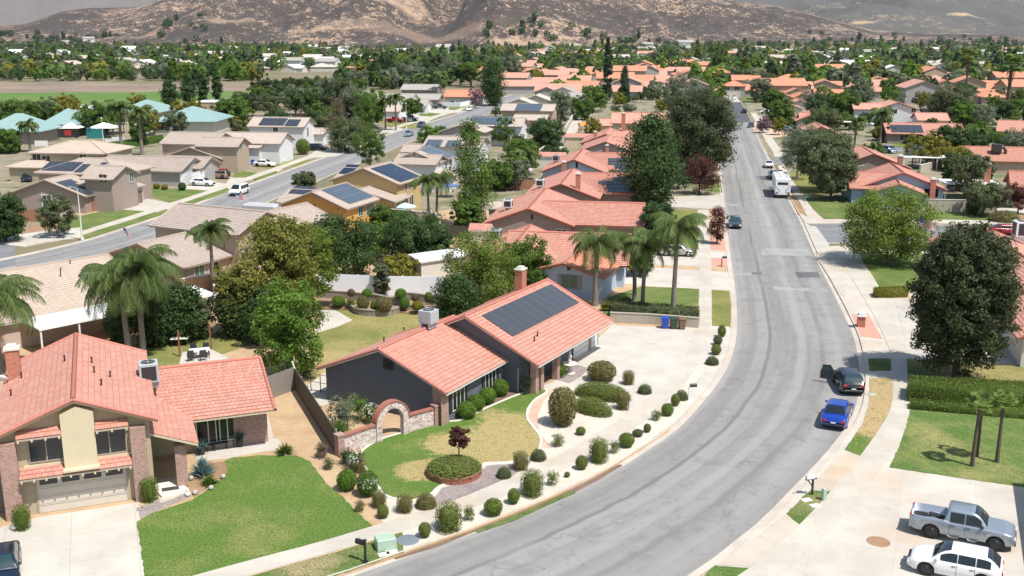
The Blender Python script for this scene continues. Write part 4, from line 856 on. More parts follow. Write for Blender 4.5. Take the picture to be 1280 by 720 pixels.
def parasol(label,px,py,mat,r=1.5,h=2.4,z=.12,loc=None,name='parasol'):
    o=rooted(name,label,'parasol',loc or G(px,py,z)); b=MB(); b.tube([(0,0,0),(0,0,h)],.03,6); b.lathe([(.25,0),(.25,.08),(.05,.1)],(0,0,0),10); b.build('pole','galvanised',o)
    c=MB(); n=8; vs=[(0,0,h+.1)]+[(r*math.cos(2*PI*k/n),r*math.sin(2*PI*k/n),h-.45) for k in range(n)]+[(r*math.cos(2*PI*k/n),r*math.sin(2*PI*k/n),h-.58) for k in range(n)]
    c.add(vs,[(0,1+k,1+(k+1)%n) for k in range(n)]+[(1+k,9+k,9+(k+1)%n,1+(k+1)%n) for k in range(n)]); c.build('canopy',mat,o); return o
def canopy(label,px,py,w,d,h,ang,mat='awning_white',post='white_paint',z=.1,name='patio_cover',slope_=.0,pk=0.,thk=.14,cat='patio cover',beams=True,loc=None):
    """free-standing flat or pyramid roof on posts; px,py = front-left foot"""
    o=rooted(name,label,cat,loc or G(px,py,z),ang); b=MB()
    if pk: b.add([(0,0,h),(w,0,h),(w,d,h),(0,d,h),(w/2,d/2,h+pk)],[(0,1,4),(1,2,4),(2,3,4),(3,0,4),(3,2,1,0)])
    else:
        b.add([(0,0,h),(w,0,h),(w,d,h+slope_),(0,d,h+slope_),(0,0,h+thk),(w,0,h+thk),(w,d,h+slope_+thk),(0,d,h+slope_+thk)],[(0,3,2,1),(4,5,6,7),(0,1,5,4),(1,2,6,5),(2,3,7,6),(3,0,4,7)])
    b.build('roof',mat,o); n=max(1,int(w/3.2))
    for k in range(n+1):
        for y in ((.15,) if (d<5 and not pk) else (.15,d-.15)):
            x=.15+(w-.3)*k/n; q=MB(); q.box(x-.07,x+.07,y-.07,y+.07,-.05,h); q.build('post',post,o)
    return o
def chair(label,p,ang,mat='metal_dark',group='chairs on the backyard patio'):
    o=rooted('patio_chair',label,'chair',p,ang,group); b=MB(); b.bevbox(-.26,.26,-.25,.25,.40,.46,.02); b.build('seat',mat,o); b=MB(); b.box(-.26,.26,.24,.28,.46,.98); b.build('backrest',mat,o)
    for x in (-.23,.23):
        for y in (-.22,.22): q=MB(); q.box(x-.02,x+.02,y-.02,y+.02,0,.40); q.build('leg',mat,o)
    for x in (-.27,.27): q=MB(); q.box(x-.02,x+.02,-.25,.25,.62,.65); q.box(x-.02,x+.02,-.25,-.21,.40,.62); q.build('armrest',mat,o)
    return o
def shed(label,px,py,w,d,h,ang,wall='stucco_pale',roof='awning_white',z=.1,t='gable',rise=.7,name='garden_shed'):
    return House(name,label,ang,[dict(px=(px,py),an='e00',L=w,W=d,ze=h+z,rise=rise,oh=.25,og=.25,t=t,z0=z)],wall=wall,roof=roof,trim='trim_white',cat='shed',lod=0,zb=z)
def cubebox(label,px,py,w,d,h,mat,ang=0,z=.12,name='box',cat='box',b=.03,group=None):
    m=MB(); m.bevbox(-w/2,w/2,-d/2,d/2,-.05,h,b); o=solo(name,m,mat,label,cat,G(px,py,z),group); o.rotation_euler=(0,0,R(ang)); return o
# ------------------------------------------------------------------ ground, roads
def resample(P,n,smooth=True):
    P=[Vector((p[0],p[1],0)) for p in P]
    if smooth and len(P)>3:
        Q=[]
        for i in range(len(P)-1):
            p0,p1,p2,p3=P[max(i-1,0)],P[i],P[i+1],P[min(i+2,len(P)-1)]
            # centripetal-ish: scale tangents by the local chord
            for k in range(8):
                t=k/8; c=(p2-p1).length; t1=(p2-p0).normalized()*c*.9; t2=(p3-p1).normalized()*c*.9
                Q.append(p1*(2*t**3-3*t*t+1)+t1*(t**3-2*t*t+t)+p2*(-2*t**3+3*t*t)+t2*(t**3-t*t))
        Q.append(P[-1]); P=Q
    s=[0]
    for i in range(1,len(P)): s.append(s[-1]+(P[i]-P[i-1]).length)
    out=[]; j=0
    for k in range(n):
        t=s[-1]*k/(n-1)
        while j<len(s)-2 and s[j+1]<t: j+=1
        f=(t-s[j])/max(1e-9,s[j+1]-s[j]); out.append(P[j].lerp(P[j+1],min(1,f)))
    return out
def offset(P,d):
    """d>0: to the left of travel"""
    out=[]
    for i in range(len(P)):
        t=(P[min(i+1,len(P)-1)]-P[max(i-1,0)]).normalized(); out.append(P[i]+Vector((-t.y,t.x,0))*d)
    return out
def strip(mb,A,B,zA,zB,uA=0.,uB=1.):
    n=len(A); s=0; vs=[];uv=[]
    for i in range(n):
        if i: s+=((A[i]-A[i-1]).length+(B[i]-B[i-1]).length)/2
        vs+=[(A[i].x,A[i].y,zA),(B[i].x,B[i].y,zB)]; uv+=[(uA,s),(uB,s)]
    fs=[];us=[]
    for i in range(n-1):
        f=(2*i,2*i+1,2*i+3,2*i+2); a,b,c=[Vector(vs[k]) for k in f[:3]]
        if (b-a).cross(c-a).z<0: f=f[::-1]
        fs.append(f); us.append([uv[k] for k in f])
    mb.add(vs,fs,us)
def roadstrip(name,Lp,Rp,mat,gut=.42,n=160,kerb=(1,1),z=.004,kh=.13):
    """Lp,Rp: kerb-face polylines as world points, same direction of travel"""
    A=resample(Lp,n); B=resample(Rp,n); w=sum((a-b).length for a,b in zip(A,B))/n
    mb=MB(); strip(mb,A,B,z,z,0,w); struct('road' if 'road' in name else name,mb,mat)
    g=MB(); e=offset(A,-gut); strip(g,A,e,z+.004,z+.004,0,gut); f=offset(B,gut); strip(g,f,B,z+.004,z+.004,0,gut); struct('gutter',g,'kerb_mat')
    k=MB()
    for (P,sg,on) in ((A,1,kerb[0]),(B,-1,kerb[1])):
        if not on: continue
        o=offset(P,sg*.16); i_=offset(P,sg*.03)
        strip(k,P,i_,z,kh,0,.13); strip(k,i_,o,kh,kh,.13,.3); strip(k,o,o,kh,-.02,.3,.4)
    if k.v: struct('kerb',k,'kerb_mat')
    return A,B
def area(name,pts,z,mat,base=-.05,smooth=False,world=False,n=None):
    P=[(Vector((p[0],p[1],0)) if world else G(p[0],p[1],z)) for p in pts]
    if smooth: P=resample(P+[P[0]],n or len(P)*5)[:-1]
    if name in('lawn','verge','planting_bed','gravel_bed') and not smooth:
        rj=random.Random(len(pts)*7+int(P[0].x*10)); Q=[]
        for i in range(len(P)):
            a,c=P[i],P[(i+1)%len(P)]; m=max(1,min(120,int((c-a).length/.35))) if (a.length<170) else 1
            for k in range(m): q=a.lerp(c,k/m); Q.append(q+Vector((rj.uniform(-1,1),rj.uniform(-1,1),0))*(.045 if k else 0))
        P=Q
    mb=MB(); mb.prism([(p.x,p.y) for p in P],base,z); return struct(name,mb,mat)
g=MB(); g.add([(-6000,-400,0),(6000,-400,0),(6000,9000,0),(-6000,9000,0)],[(0,1,2,3)]); struct('ground',g,'ground_dirt')
KL=[(250,772),(340,745),(425,720),(500,694),(580,666),(640,643),(700,618),(760,588),(800,563),(835,540),(857,519),(872,502),(890,480),(905,455),(914,425),(916,390),(914,360),(911,335),(908,310),(905,280),(902,250),(899,215),(896.5,190),(894,165),(891.5,140),(890,126)]
KR=[(640,860),(780,775),(870,722),(895,705),(925,681),(960,652),(997,614),(1020,590),(1045,562),(1068,530),(1078,505),(1081.5,475),(1079,447),(1072.5,420),(1060,392.5),(1049,371),(1035,345),(1021,316),(1003,276),(989,251),(970,215),(955,185),(943,160),(934,143),(926,126)]
MA,MB_=roadstrip('road',[G(*p) for p in KL],[G(*p) for p in KR],'asphalt_main')
# far resurfaced length of the road and the patches in it
area('road_patch',[(901,153),(939,153),(926.5,128),(891,128)],.009,'asphalt_dark',base=0); area('road_patch',[(994,340),(1022,340),(1026,347),(997,347)],.009,'asphalt_patch',base=0); area('road_patch',[(940,340),(952,340),(952,343),(940,343)],.0085,'asphalt_patch',base=0)
for q in ([(951,310),(1010,311),(1016,320),(952,319)],[(966,358),(1033,361),(1037,365),(968,362)],[(917,341),(939,341),(939,344),(917,344)],[(908,255),(922,255),(922,257.5),(908,257.5)]): area('road_patch',q,.0088,'asphalt_pale',base=0)
m=MB()
for (a,b) in (((812,661),(820,658)),((820,658),(829,663)),((829,663),(823,669)),((823,669),(833,668)),((817,664),(826,672)),((826,672),(832,665))):
    A,B=G(*a),G(*b); d=(B-A).normalized(); n_=Vector((-d.y,d.x,0))*.018; m.add([A-n_+Vector((0,0,.0075)),B-n_+Vector((0,0,.0075)),B+n_+Vector((0,0,.0075)),A+n_+Vector((0,0,.0075))],[(0,1,2,3)])
tag(solo('painted_survey_mark',m,'asphalt_pale','white sprayed survey scribble on the asphalt near the bottom of the curve','road marking',(0,0,0)),None,None,kind=None)
LB=lambda x,y,r,a:(G(x,y).x,G(x,y).y,r,a)
lawnmat('lawn_verge',(.09,.15,.035),(.33,.27,.16),[LB(385,708,2,.55),LB(1020,630,1.2,.4)],.22,.6)
# weeds and washed-in soil lying in the left gutter
def gut(a,b,u0,u1,z,mat,nm): 
    A=MA[a:b]; m=MB(); o1=offset(A,-u0); o2=[p+(q-p)*(0.55+.45*abs(math.sin(i*1.7))*abs(math.cos(i*.61))) for i,(p,q) in enumerate(zip(o1,offset(A,-u1)))]; strip(m,o1,o2,z,z,0,.5); return struct(nm,m,mat)
iA=min(range(len(MA)),key=lambda i:(MA[i]-G(500,696)).length); iB=min(range(len(MA)),key=lambda i:(MA[i]-G(790,570)).length); iC=min(range(len(MA)),key=lambda i:(MA[i]-G(575,668)).length); iD=min(range(len(MA)),key=lambda i:(MA[i]-G(752,594)).length)
gut(iA,iB,.05,.5,.016,'mulch','gutter_soil'); gut(iC,iD,.22,.78,.03,'lawn_verge','gutter_weeds')
# left street and its cross street
def dirv(a): return Vector((math.cos(R(a)),math.sin(R(a)),0))
far=[G(*p) for p in ((106,301),(160,284),(215,266),(268,246.5),(320,227.5),(410,195),(502,162.5),(567,144),(612,127),(640,118))]
near=offset(far,-11.); q0=far[0]-dirv(66)*13; q1=q0-dirv(52)*14; q2=q1-dirv(45)*30
farX=[q2,q1,q0]+far; nearX=offset(resample(farX,60),-11.)
roadstrip('road',farX,nearX,'asphalt_left',n=120)
# cross street at the far left
c0=G(30,318); roadstrip('road',[G(-160,322),G(-60,311),G(18,302)],[G(-160,352),G(-60,344),G(20,334)],'asphalt_side',n=20,z=.006)
# side streets on the right
roadstrip('road',[G(1000,279),G(1120,280),G(1290,284),G(1500,296)],[G(1022,304),G(1130,305),G(1290,310),G(1500,325)],'asphalt_side',n=30,kerb=(0,0),z=.006)
roadstrip('road',[G(962,192),G(1010,190),G(1100,183),G(1180,182),G(1330,186)],[G(968,205),G(1010,202),G(1100,190),G(1180,189),G(1330,194)],'asphalt_side',n=30,kerb=(0,0),z=.006)
area('gutter',[(1001,272),(1012,282),(1020,283),(1037,306),(1030,316),(1022,318)],.018,'concrete',base=0)
# yards: broad slabs the near things stand on
area('yard_ground',[(-300,800),(-300,500),(-120,400),(60,372),(300,300),(560,262),(700,262),(893,262),(903,262),(906,300),(911,340),(914,365),(916,392),(912,425),(903,455),(888,480),(870,502),(855,519),(833,540),(798,563),(758,588),(698,618),(638,643),(578,666),(498,694),(423,720),(338,746),(248,773),(100,840)],.10,'dirt_tan')
for P in (MA,): pass
area('yard_ground',[(1290,312),(1036,312),(1030,318),(1037,345),(1051,371),(1062,392.5),(1075,420),(1081,447),(1084,475),(1080.5,505),(1070.5,530),(1047.5,562),(1022.5,590),(999.5,614),(962.5,652),(927.5,681),(897,706),(872,724),(782,777),(700,830),(900,1000),(1500,1000),(1900,500)],.10,'concrete_drive')
# ---- front of the left house
area('driveway',[(8,657),(50,646),(173,627.5),(190,760),(0,900),(-160,800),(-60,680)],.112,'concrete_bright')
GR0=G(560,560); L1=G(240,650); 
lawnmat('lawn_a',GRN,DRY,[(G(240,655).x,G(240,655).y,2.2,.14),(G(420,612).x,G(420,612).y,1.6,.30),(G(330,680).x,G(330,680).y,2.4,.12),(G(275,640).x,G(275,640).y,2.0,.12)],.06,.25)
LB=lambda x,y,r,a:(G(x,y).x,G(x,y).y,r,a)
lawnmat('lawn_b',GRN,DRY,[LB(638,550,3.8,1.6),LB(605,565,3.4,1.5),LB(528,590,1.9,1.5),LB(558,556,2.0,1.3),LB(618,520,1.6,.6),LB(640,530,2.4,1.0)],.02,.3)
lawnmat('lawn_back',(.13,.17,.04),DRY,[LB(412,455,3.5,1.5),LB(490,395,6,.35),LB(440,440,4,.4),LB(530,420,5,.2)],.34,.3)
lawnmat('lawn_strip_dry',GRN,(.42,.315,.17),[LB(1092,495,5.0,1.0),LB(1085,530,3.5,.8),LB(1100,470,2,.5)],.12,.3)
lawnmat('lawn_right',(.092,.158,.042),DRY,[LB(1180,560,3,.3),LB(1240,600,3,.3),LB(1150,540,2,.25)],.12,.4,stripe=R(-20))
lawnmat('lawn_oak',(.075,.13,.035),(.33,.27,.12),[LB(1240,468,7,.5)],.30,.4)
lawnmat('lawn_palms',(.105,.165,.045),DRY,[LB(885,388,3,.5)],.14,.3)
lawnmat('lawn_stripe',(.10,.155,.04),DRY,[],.12,.3,stripe=R(-50))
area('lawn',[(171,652),(190,641),(215,633),(240,625),(262,610),(278,597),(284,590),(283,582),(280,576),(290,572),(320,569),(350,569),(370,569),(387,576),(397,590),(408,604),(425,618),(445,638),(457,650),(466,657),(440,665),(400,677),(320,699),(250,718),(184,742)],.125,'lawn_a')
area('walkway',[(236,563),(268,556),(330,546),(346,548),(351,553),(345,562),(325,565),(300,569),(285,573),(262,575),(250,577)],.118,'concrete_bright'); area('walkway',[(326,514),(333,513),(342,546),(331,547)],.121,'concrete_bright')
area('walkway',[(194,600),(222,596.5),(237,613),(215,624),(200,629)],.119,'concrete'); area('porch_step',[(188,606),(221,600),(236,611),(202,620)],.26,'concrete_white'); area('walkway',[(173,640),(187,634),(205,625),(235,615),(240,620),(200,637),(175,648)],.117,'gravel_grey')
area('planting_bed',[(236,594),(262,578),(284,577),(284,588),(278,597),(262,609),(242,622),(236,612)],.115,'dirt_brown')
area('planting_bed',[(340,500),(372,505),(422,566),(436,600),(444,622),(478,655),(466,657),(447,640),(425,620),(402,597),(388,574),(352,569),(346,548)],.108,'dirt_tan',)
# ---- centre garden
area('gravel_bed',[(480,656),(462,620),(470,605),(520,560),(560,545),(640,520),(690,480),(760,455),(870,395),(888,400),(905,400),(915,413),(909,440),(897,463),(880,488),(862,510),(845,526),(815,549),(780,573),(730,600),(690,618),(640,639),(580,662),(500,690),(480,680)],.108,'gravel_cream')
area('driveway',[(722,446),(766,406),(873,411),(900,411),(912,420),(909,440),(880,455),(850,470),(818,500),(790,520),(765,508),(735,486),(690,478)],.1125,'concrete_bright'); area('driveway',[(892,452),(907,447),(898,466),(870,500),(852,500),(868,480)],.1145,'concrete_bright')
SU=[(140,745),(200,731),(250,717),(320,698),(400,677),(470,656),(530,637),(590,617),(640,595),(690,572),(730,551),(770,527),(805,502),(832,477),(852,452),(865,425),(872,395),(874,360),(874,330),(873,300),(872,262)]
SL=[(170,757),(230,741),(290,725),(335,712),(405,692),(480,670.5),(545,650),(605,629),(655,609),(705,586),(747,562),(787,539),(821,514),(849,487),(870,459),(882,432),(889,405),(889.5,360),(889,330),(887.5,300),(885,262)]
def walk(A,B,mat='sidewalk_mat',z=.132,nm='pavement',n=80):
    a=resample([G(*p,z) for p in A],n); b=resample([G(*p,z) for p in B],n); mb=MB(); strip(mb,a,b,z,z,0,1.5); strip(mb,a,a,z,z-.1); 
    o=[(p.x,p.y) for p in a]+[(p.x,p.y) for p in b[::-1]]; mm=MB(); mm.prism(o,.0,z); return struct(nm,mm,mat)
walk(SU,SL)
lw=[(455,580),(453,565),(478,549),(520,537),(548,528),(575,526),(605,512),(635,499),(660,490),(682,487.5),(668,499),(659,511),(658,523),(666,535),(674,546),(674,558),(668,569),(652,575),(625,578),(605,579),(596,590),(570,600),(548,608),(535,619),(515,625),(495,623),(482,618),(474,608),(466,597)]
area('lawn',lw,.126,'lawn_b',smooth=True)
P=resample([G(*p,.12) for p in lw+[lw[0]]],160); P=P[:-1]; mb=MB(); Pi=P; ar=sum(P[i].x*P[(i+1)%len(P)].y-P[(i+1)%len(P)].x*P[i].y for i in range(len(P))); 
P2=P+[P[0]]; o=offset(P2,-.16 if ar>0 else .16); strip(mb,P2,o,.165,.165,0,.16); strip(mb,o,o,.165,.1); o2=[p.copy() for p in o]; strip(mb,o,[p for p in offset(P2,-.17 if ar>0 else .17)],.165,.10); strip(mb,P2,offset(P2,.01 if ar>0 else -.01),.165,.12); struct('lawn_edging',mb,'concrete_white')
area('gravel_bed',[(541,624),(552,610),(575,603),(598,592),(608,582),(650,578),(668,573),(655,585),(640,595),(590,616.5),(560,627),(545,631)],.117,'gravel_grey')
area('planting_bed',[(555,527),(580,512),(620,496),(660,477),(682,482),(658,489),(633,498),(603,511),(574,525)],.114,'mulch'); area('gravel_bed',[(693,474),(706,462),(722,456),(738,461),(724,472),(711,479)],.119,'gravel_grey'); area('walkway',[(655,489),(690,478),(700,482),(684,487),(668,500),(662,512),(655,510),(663,497)],.121,'concrete_bright')
area('walkway',[(660,510),(668,500),(684,488),(694,485),(680,500),(672,520),(674,540),(690,560),(674,560),(662,538),(656,524)],.1195,'gravel_pink')
# verge by the black mailbox
area('verge',[(200,745),(290,727),(335,714),(405,694),(480,672),(503,665),(505,690),(450,709),(380,733),(300,757)],.128,'lawn_verge'); 
# ---- back yard behind the centre house
area('lawn',[(378,470),(398,412),(404,383),(545,388),(560,400),(470,432),(405,462),(392,477)],.118,'lawn_back'); area('patio_slab',[(396,416),(400,388),(418,387),(441,400),(420,409)],.124,'concrete_bright'); area('walkway',[(372,490),(406,466),(424,480),(424,500),(388,512)],.120,'concrete_bright')
area('planting_bed',[(380,384),(385,366),(560,372),(560,394),(470,388)],.26,'dirt_brown')
# back yard of the left house
area('lawn',[(186,478),(150,440),(210,425),(300,412),(330,425),(228,460)],.117,'lawn_back'); area('patio_slab',[(222,462),(228,440),(262,436),(285,446),(283,458)],.121,'concrete_bright')
# neighbour's front: lawn, drives
area('lawn',[(752,395),(760,372),(800,358),(874,361),(873,395)],.125,'lawn_palms'); area('lawn',[(889.5,362),(911,364),(914,380),(913,408),(890,407)],.126,'lawn_back'); area('driveway',[(780,343),(800,333),(874,338),(911,340),(913,363),(800,357),(772,353)],.113,'concrete_bright'); area('lawn',[(820,290),(874,283),(874,312),(838,308)],.124,'lawn_palms')
area('driveway',[(780,322),(838,308),(906,310),(909,332),(874,333),(800,330)],.1135,'concrete_bright'); area('paver_strip',[(888,296),(905,296),(909,314),(888,312)],.129,'paver_red'); area('paver_strip',[(889,322),(907,323),(910,333),(889,332)],.129,'paver_red')
area('lawn',[(884,225),(900,224),(903,240),(886,240)],.124,'lawn_palms'); area('driveway',[(830,246),(902,243),(905,262),(830,258)],.113,'concrete'); area('lawn',[(830,262),(872,262),(874,282),(825,285)],.122,'lawn_back')
area('yard_ground',[(560,262),(600,225),(880,90),(891,126),(896,190),(903,262)],.09,'yard_mix')
# ---- right side of the main road
walk([(880,760),(905,732),(950,700),(1000,655),(1040,612),(1078,566),(1103,530),(1113,512),(1117,480),(1115,447),(1105,420),(1090,390),(1072,360),(1060,340)],[(930,760),(955,735),(990,705),(1040,660),(1070,625),(1104,583),(1128,545),(1135,512),(1135,480),(1133,447),(1128,420),(1112,385),(1094,350),(1075,322)])
area('verge',[(1087,472),(1115,472),(1116,500),(1109,525),(1086,573),(1056,562),(1077,531),(1086,506)],.128,'lawn_strip_dry'); area('verge',[(1085,448),(1113,448),(1114,463),(1087,463)],.128,'lawn_oak'); area('verge',[(1012,613),(1055,614.5),(1010,663),(983,642)],.128,'lawn_verge'); area('verge',[(878,722),(893,707),(948,710),(925,740),(870,760)],.128,'lawn_right')
area('verge_paving',[(1065,393),(1084,391),(1103,423),(1075,420)],.129,'paver_red')
area('driveway_apron',[(1085,574),(1057,564),(1047,568),(1012,612),(1055,613)],.124,'drive_apron'); area('driveway_apron',[(982,643),(1010,663),(950,708),(893,706),(927,683)],.124,'drive_apron')
area('lawn',[(1112,584),(1127,550),(1136,520),(1139,508),(1290,519),(1420,540),(1400,625),(1280,609)],.126,'lawn_right'); area('lawn',[(1134,475),(1133,448),(1180,452),(1250,455),(1300,458),(1300,492),(1138,480)],.125,'lawn_oak')
area('driveway',[(1117,370),(1180,372),(1290,440),(1290,458),(1200,452),(1133,447),(1130,420)],.116,'concrete'); area('lawn',[(1075,318),(1100,312),(1150,314),(1180,340),(1178,366),(1090,362)],.125,'lawn_stripe'); area('walkway',[(1260,445),(1300,440),(1300,462),(1270,459)],.119,'concrete')
area('driveway',[(1112,586),(1280,609),(1500,645),(1500,900),(900,900),(935,750),(1000,700),(1060,645)],.1185,'concrete_drive')
area('pavement',[(1021,321),(1023,314),(1029,309.5),(1040,307.5),(1080,307),(1130,308),(1120,314),(1078,322),(1062,341),(1056,371),(1049,366),(1036,345)],.1335,'sidewalk_mat')
# beyond the first side street
area('yard_ground',[(1006,279),(1120,277.5),(1290,281),(1500,290),(1500,207),(1180,192),(1100,192),(1010,204.5),(974,206),(986,235),(996,256)],.10,'yard_mix')
area('pavement',[(1006,279),(1000,266),(1010,271),(1030,274),(1120,273),(1290,277),(1290,281.5),(1120,278),(1018,279.5)],.130,'sidewalk_mat'); walk([(985,232),(975,214),(972,207)],[(995,232),(984,214),(980,206)],n=10); walk([(1003,258),(995,245),(985,232)],[(1016,262),(1006,247),(995,232)],n=10); area('pavement',[(1003,258),(1016,262),(1030,274),(1010,272)],.1325,'sidewalk_mat')
area('verge',[(991,245),(1003,258),(1010,269),(998,268),(989,249)],.128,'dirt_brown'); area('verge',[(975,212),(985,232),(991,245),(986,243),(973,216)],.128,'gravel_pink')
area('lawn',[(1018,262),(1007,248),(1045,245),(1070,250),(1068,274),(1030,272)],.126,'lawn_palms'); area('lawn',[(996,232),(986,216),(1010,210),(1040,215),(1060,240),(1006,245)],.1255,'lawn_back'); area('lawn',[(1165,277),(1160,263),(1208,264),(1245,266),(1255,277)],.125,'lawn_palms'); area('planting_bed',[(1256,277),(1244,266),(1290,266),(1290,279)],.127,'dirt_brown'); area('driveway',[(1245,265),(1244,260),(1290,261),(1290,267)],.129,'concrete_bright')
area('yard_ground',[(930,126),(943,160),(955,185),(963,196),(1100,183),(1330,186),(1600,190),(1600,120),(1100,100),(930,110)],.09,'yard_mix'); walk([(938,141),(947,156),(958,177),(968,193)],[(945,141),(956,156),(968,176),(980,192)],n=10); area('pavement',[(967,192),(980,191),(984,192),(984,194),(968,196)],.1335,'sidewalk_mat')
for q in ([(949,160),(955,160),(963,176),(958,178)],): area('verge',q,.128,'gravel_pink')
area('lawn',[(1115,183),(1118,176),(1150,174),(1187,181),(1180,187)],.125,'lawn_palms'); area('lawn',[(1170,276),(1170,266),(1180,266)],.11,'lawn_palms'); area('lawn',[(1170,208),(1240,206),(1250,214),(1180,216)],.124,'lawn_palms'); area('driveway',[(1185,184),(1218,180),(1235,186),(1195,189)],.126,'concrete_bright')
area('lawn',[(924,124),(922,118),(950,118),(952,127),(935,128)],.125,'lawn_palms'); area('driveway',[(905,127),(906,121),(921,121),(925,127)],.127,'concrete_bright'); area('driveway',[(938,160),(950,145),(975,155),(985,170),(965,172)],.1265,'gravel_pink')
# ---- left street side strips (far side)
area('yard_ground',[(0,303),(106,299),(215,264),(320,225.5),(410,193.5),(502,161),(567,142.5),(612,125.5),(420,110),(200,130),(-160,180),(-260,300)],.10,'yard_mix')
ws=lambda a,b: walk(a,b,n=40)
SA=[(104,293),(215,258),(320,222),(410,190),(502,158.5),(567,140.5),(610,125.5)]; SB=[(101,289),(212,254),(317,218.5),(407,187),(500,156),(565,138.5),(608,124)]
ws(SA,SB); area('pavement',[(-10,300),(0,296),(60,288),(101,284),(104,296),(60,302),(30,308),(10,306)],.1335,'concrete_bright')
area('verge',[(106,299),(104,294),(208,261.5),(215,265)],.128,'lawn_palms'); area('verge',[(243,254.5),(240,249),(284,234.5),(288,238.5)],.128,'lawn_palms'); area('verge',[(318,227),(316,223.5),(345,213.5),(348,216)],.128,'lawn_verge'); area('verge',[(368,209),(366,206.5),(388,199),(390,201)],.128,'lawn_back')
area('lawn',[(84,292),(80,286),(90,272),(140,261),(197,265),(180,270)],.125,'lawn_palms'); area('lawn',[(0,302),(0,284),(28,280),(26,292),(12,297)],.125,'lawn_palms'); area('verge_dirt',[(20,296),(26,288),(45,280),(85,287),(80,295),(35,301)],.127,'dirt_brown')
area('driveway',[(140,261),(183,248),(232,258),(210,264),(197,265)],.1165,'concrete'); area('lawn',[(180,243),(190,234),(240,237),(272,240),(235,256),(205,251)],.125,'lawn_palms'); area('walkway',[(35,292),(100,262),(150,258),(100,272),(60,290)],.1225,'dirt_tan')
area('driveway',[(225,236),(250,226),(300,231),(278,238.5)],.1165,'concrete_bright'); area('lawn',[(290,222),(296,212),(325,217),(318,222)],.125,'lawn_palms'); area('lawn',[(320,210),(325,197),(388,201),(355,211)],.1255,'lawn_back'); area('driveway',[(280,232),(288,222),(345,212),(362,207),(340,218)],.1167,'concrete_bright'); area('driveway',[(380,198),(395,188),(445,186),(420,195)],.1167,'concrete_bright')
area('lawn',[(488,160),(470,150),(540,155),(520,160)],.125,'lawn_back'); area('driveway',[(500,148),(520,138),(560,141),(530,154)],.1167,'concrete_bright'); area('lawn',[(525,145),(520,139),(552,142),(545,146)],.124,'lawn_palms'); area('driveway',[(535,140),(545,134),(585,136),(572,141)],.1168,'concrete_bright'); area('lawn',[(560,137),(565,131),(600,126),(606,128),(580,138)],.124,'lawn_palms'); area('patio_slab',[(472,165),(476,160),(508,156),(500,163),(490,166)],.119,'concrete_bright'); area('driveway',[(395,186),(440,180),(480,176),(470,186),(420,190)],.1163,'concrete')
# near side strip of the left street and the block between
area('yard_ground',[(60,372),(190,322),(345,262),(470,210),(530,180),(640,128),(690,100),(880,90),(600,225),(560,262),(300,300)],.085,'yard_mix')
# school grounds
area('field',[(-400,136),(-400,120),(0,116),(300,114),(420,112),(420,127),(200,130),(0,134)],.03,'field_grass'); area('embankment_ground',[(-400,120),(-400,103),(100,103),(240,106),(420,104),(420,112),(100,116)],.025,'embankment'); area('car_park',[(-300,146),(-300,136),(0,132),(180,129),(330,130),(330,150),(0,150)],.02,'asphalt_pale'); area('yard_ground',[(-300,185),(-300,146),(200,142),(330,146),(330,172),(100,190)],.022,'gravel_pink'); area('lawn',[(0,178),(50,172),(110,176),(200,170),(290,160),(200,182),(100,190)],.03,'lawn_far'); area('driveway',[(-100,190),(0,184),(110,184),(90,190),(0,195)],.035,'concrete_bright')
# concrete drain channel between the back yards in the middle
area('drain_channel',[(640,232),(662,215),(700,188),(722,163),(728,150),(716,150),(706,170),(680,192),(655,212)],.12,'concrete')
# ------------------------------------------------------------------ houses near the camera
def gab(px,py,W,L,ze=2.6,rise=2.2,an='c00',da=0.,**k): return dict(px=(px,py),an=an,W=W,L=L,ze=ze,rise=rise,da=da,**k)
def ref(x,y,W,L,ze=2.6,rise=2.2,da=-90.,r=0,**k): return dict(ref=r,o=(x,y),W=W,L=L,ze=ze,rise=rise,da=da,**k)
# ===== H1: two-storey house with a garage, bottom left
H1=House('two_storey_house','two-storey cream house with brick pillars and a garage under its gable, bottom left',111.5,
 [gab(91,500,8.9,14.2,5.1,1.8,'pk0',og=.6,oh=.5),ref(5.1,.95,12,8.4,2.9,1.85,oh=1.7,og=.4),dict(ref=0,o=(.7,-2.2),da=0,W=2.75,L=9.2,ze=3.0,rise=1.1,t='shed',open=1)],
 wall='stucco_olive',roof='tile_red',trim='trim_cream',lod=2,zb=.11)
h=H1
def fbox(H,wi,face,u0,u1,z0,z1,out,mat,name,parent=None,inn=.02):
    b=MB(); b.T=H.FM(wi,face,0,0); b.box(u0,u1,-out,inn,z0,z1); return b.build(name,mat,parent or H.wall)
ub=lambda x,y:h.at(0,'f3',x,y)
uL=ub(51.2,643.7)[0]; uR=ub(160,627.5)[0]; gz=.11
h.garage(0,'f3',('m',(uL+uR)/2,1.2),uR-uL,2.15,'garage_grey',True,'trim_tan')
for (a,c,nm) in ((uL-1.75,uL-.85,'l'),(uR+.45,uR+1.3,'r')): fbox(h,0,'f3',a,c,gz,4.75 if nm=='r' else 4.7,.5,'brick','brick_pillar')
ua,ue=ub(77,540)[0],ub(119,540)[0]
b=MB(); b.T=h.FM(0,'f3',0,0); b.add([(ua,-.55,2.8),(ue,-.55,2.8),(ue,-.55,6.05),(ua,-.55,6.05),(ua,.05,2.8),(ue,.05,2.8),(ue,.05,6.05),(ua,.05,6.05),((ua+ue)/2,-.55,6.45),((ua+ue)/2,.05,6.45)],[(0,1,2,8,3),(1,5,6,2),(4,0,3,7),(0,4,5,1),(3,8,9,7),(8,2,6,9)]); b.box(ua-.08,ue+.08,-.95,.05,2.72,2.84); b.build('bay','stucco_cream',h.wall)
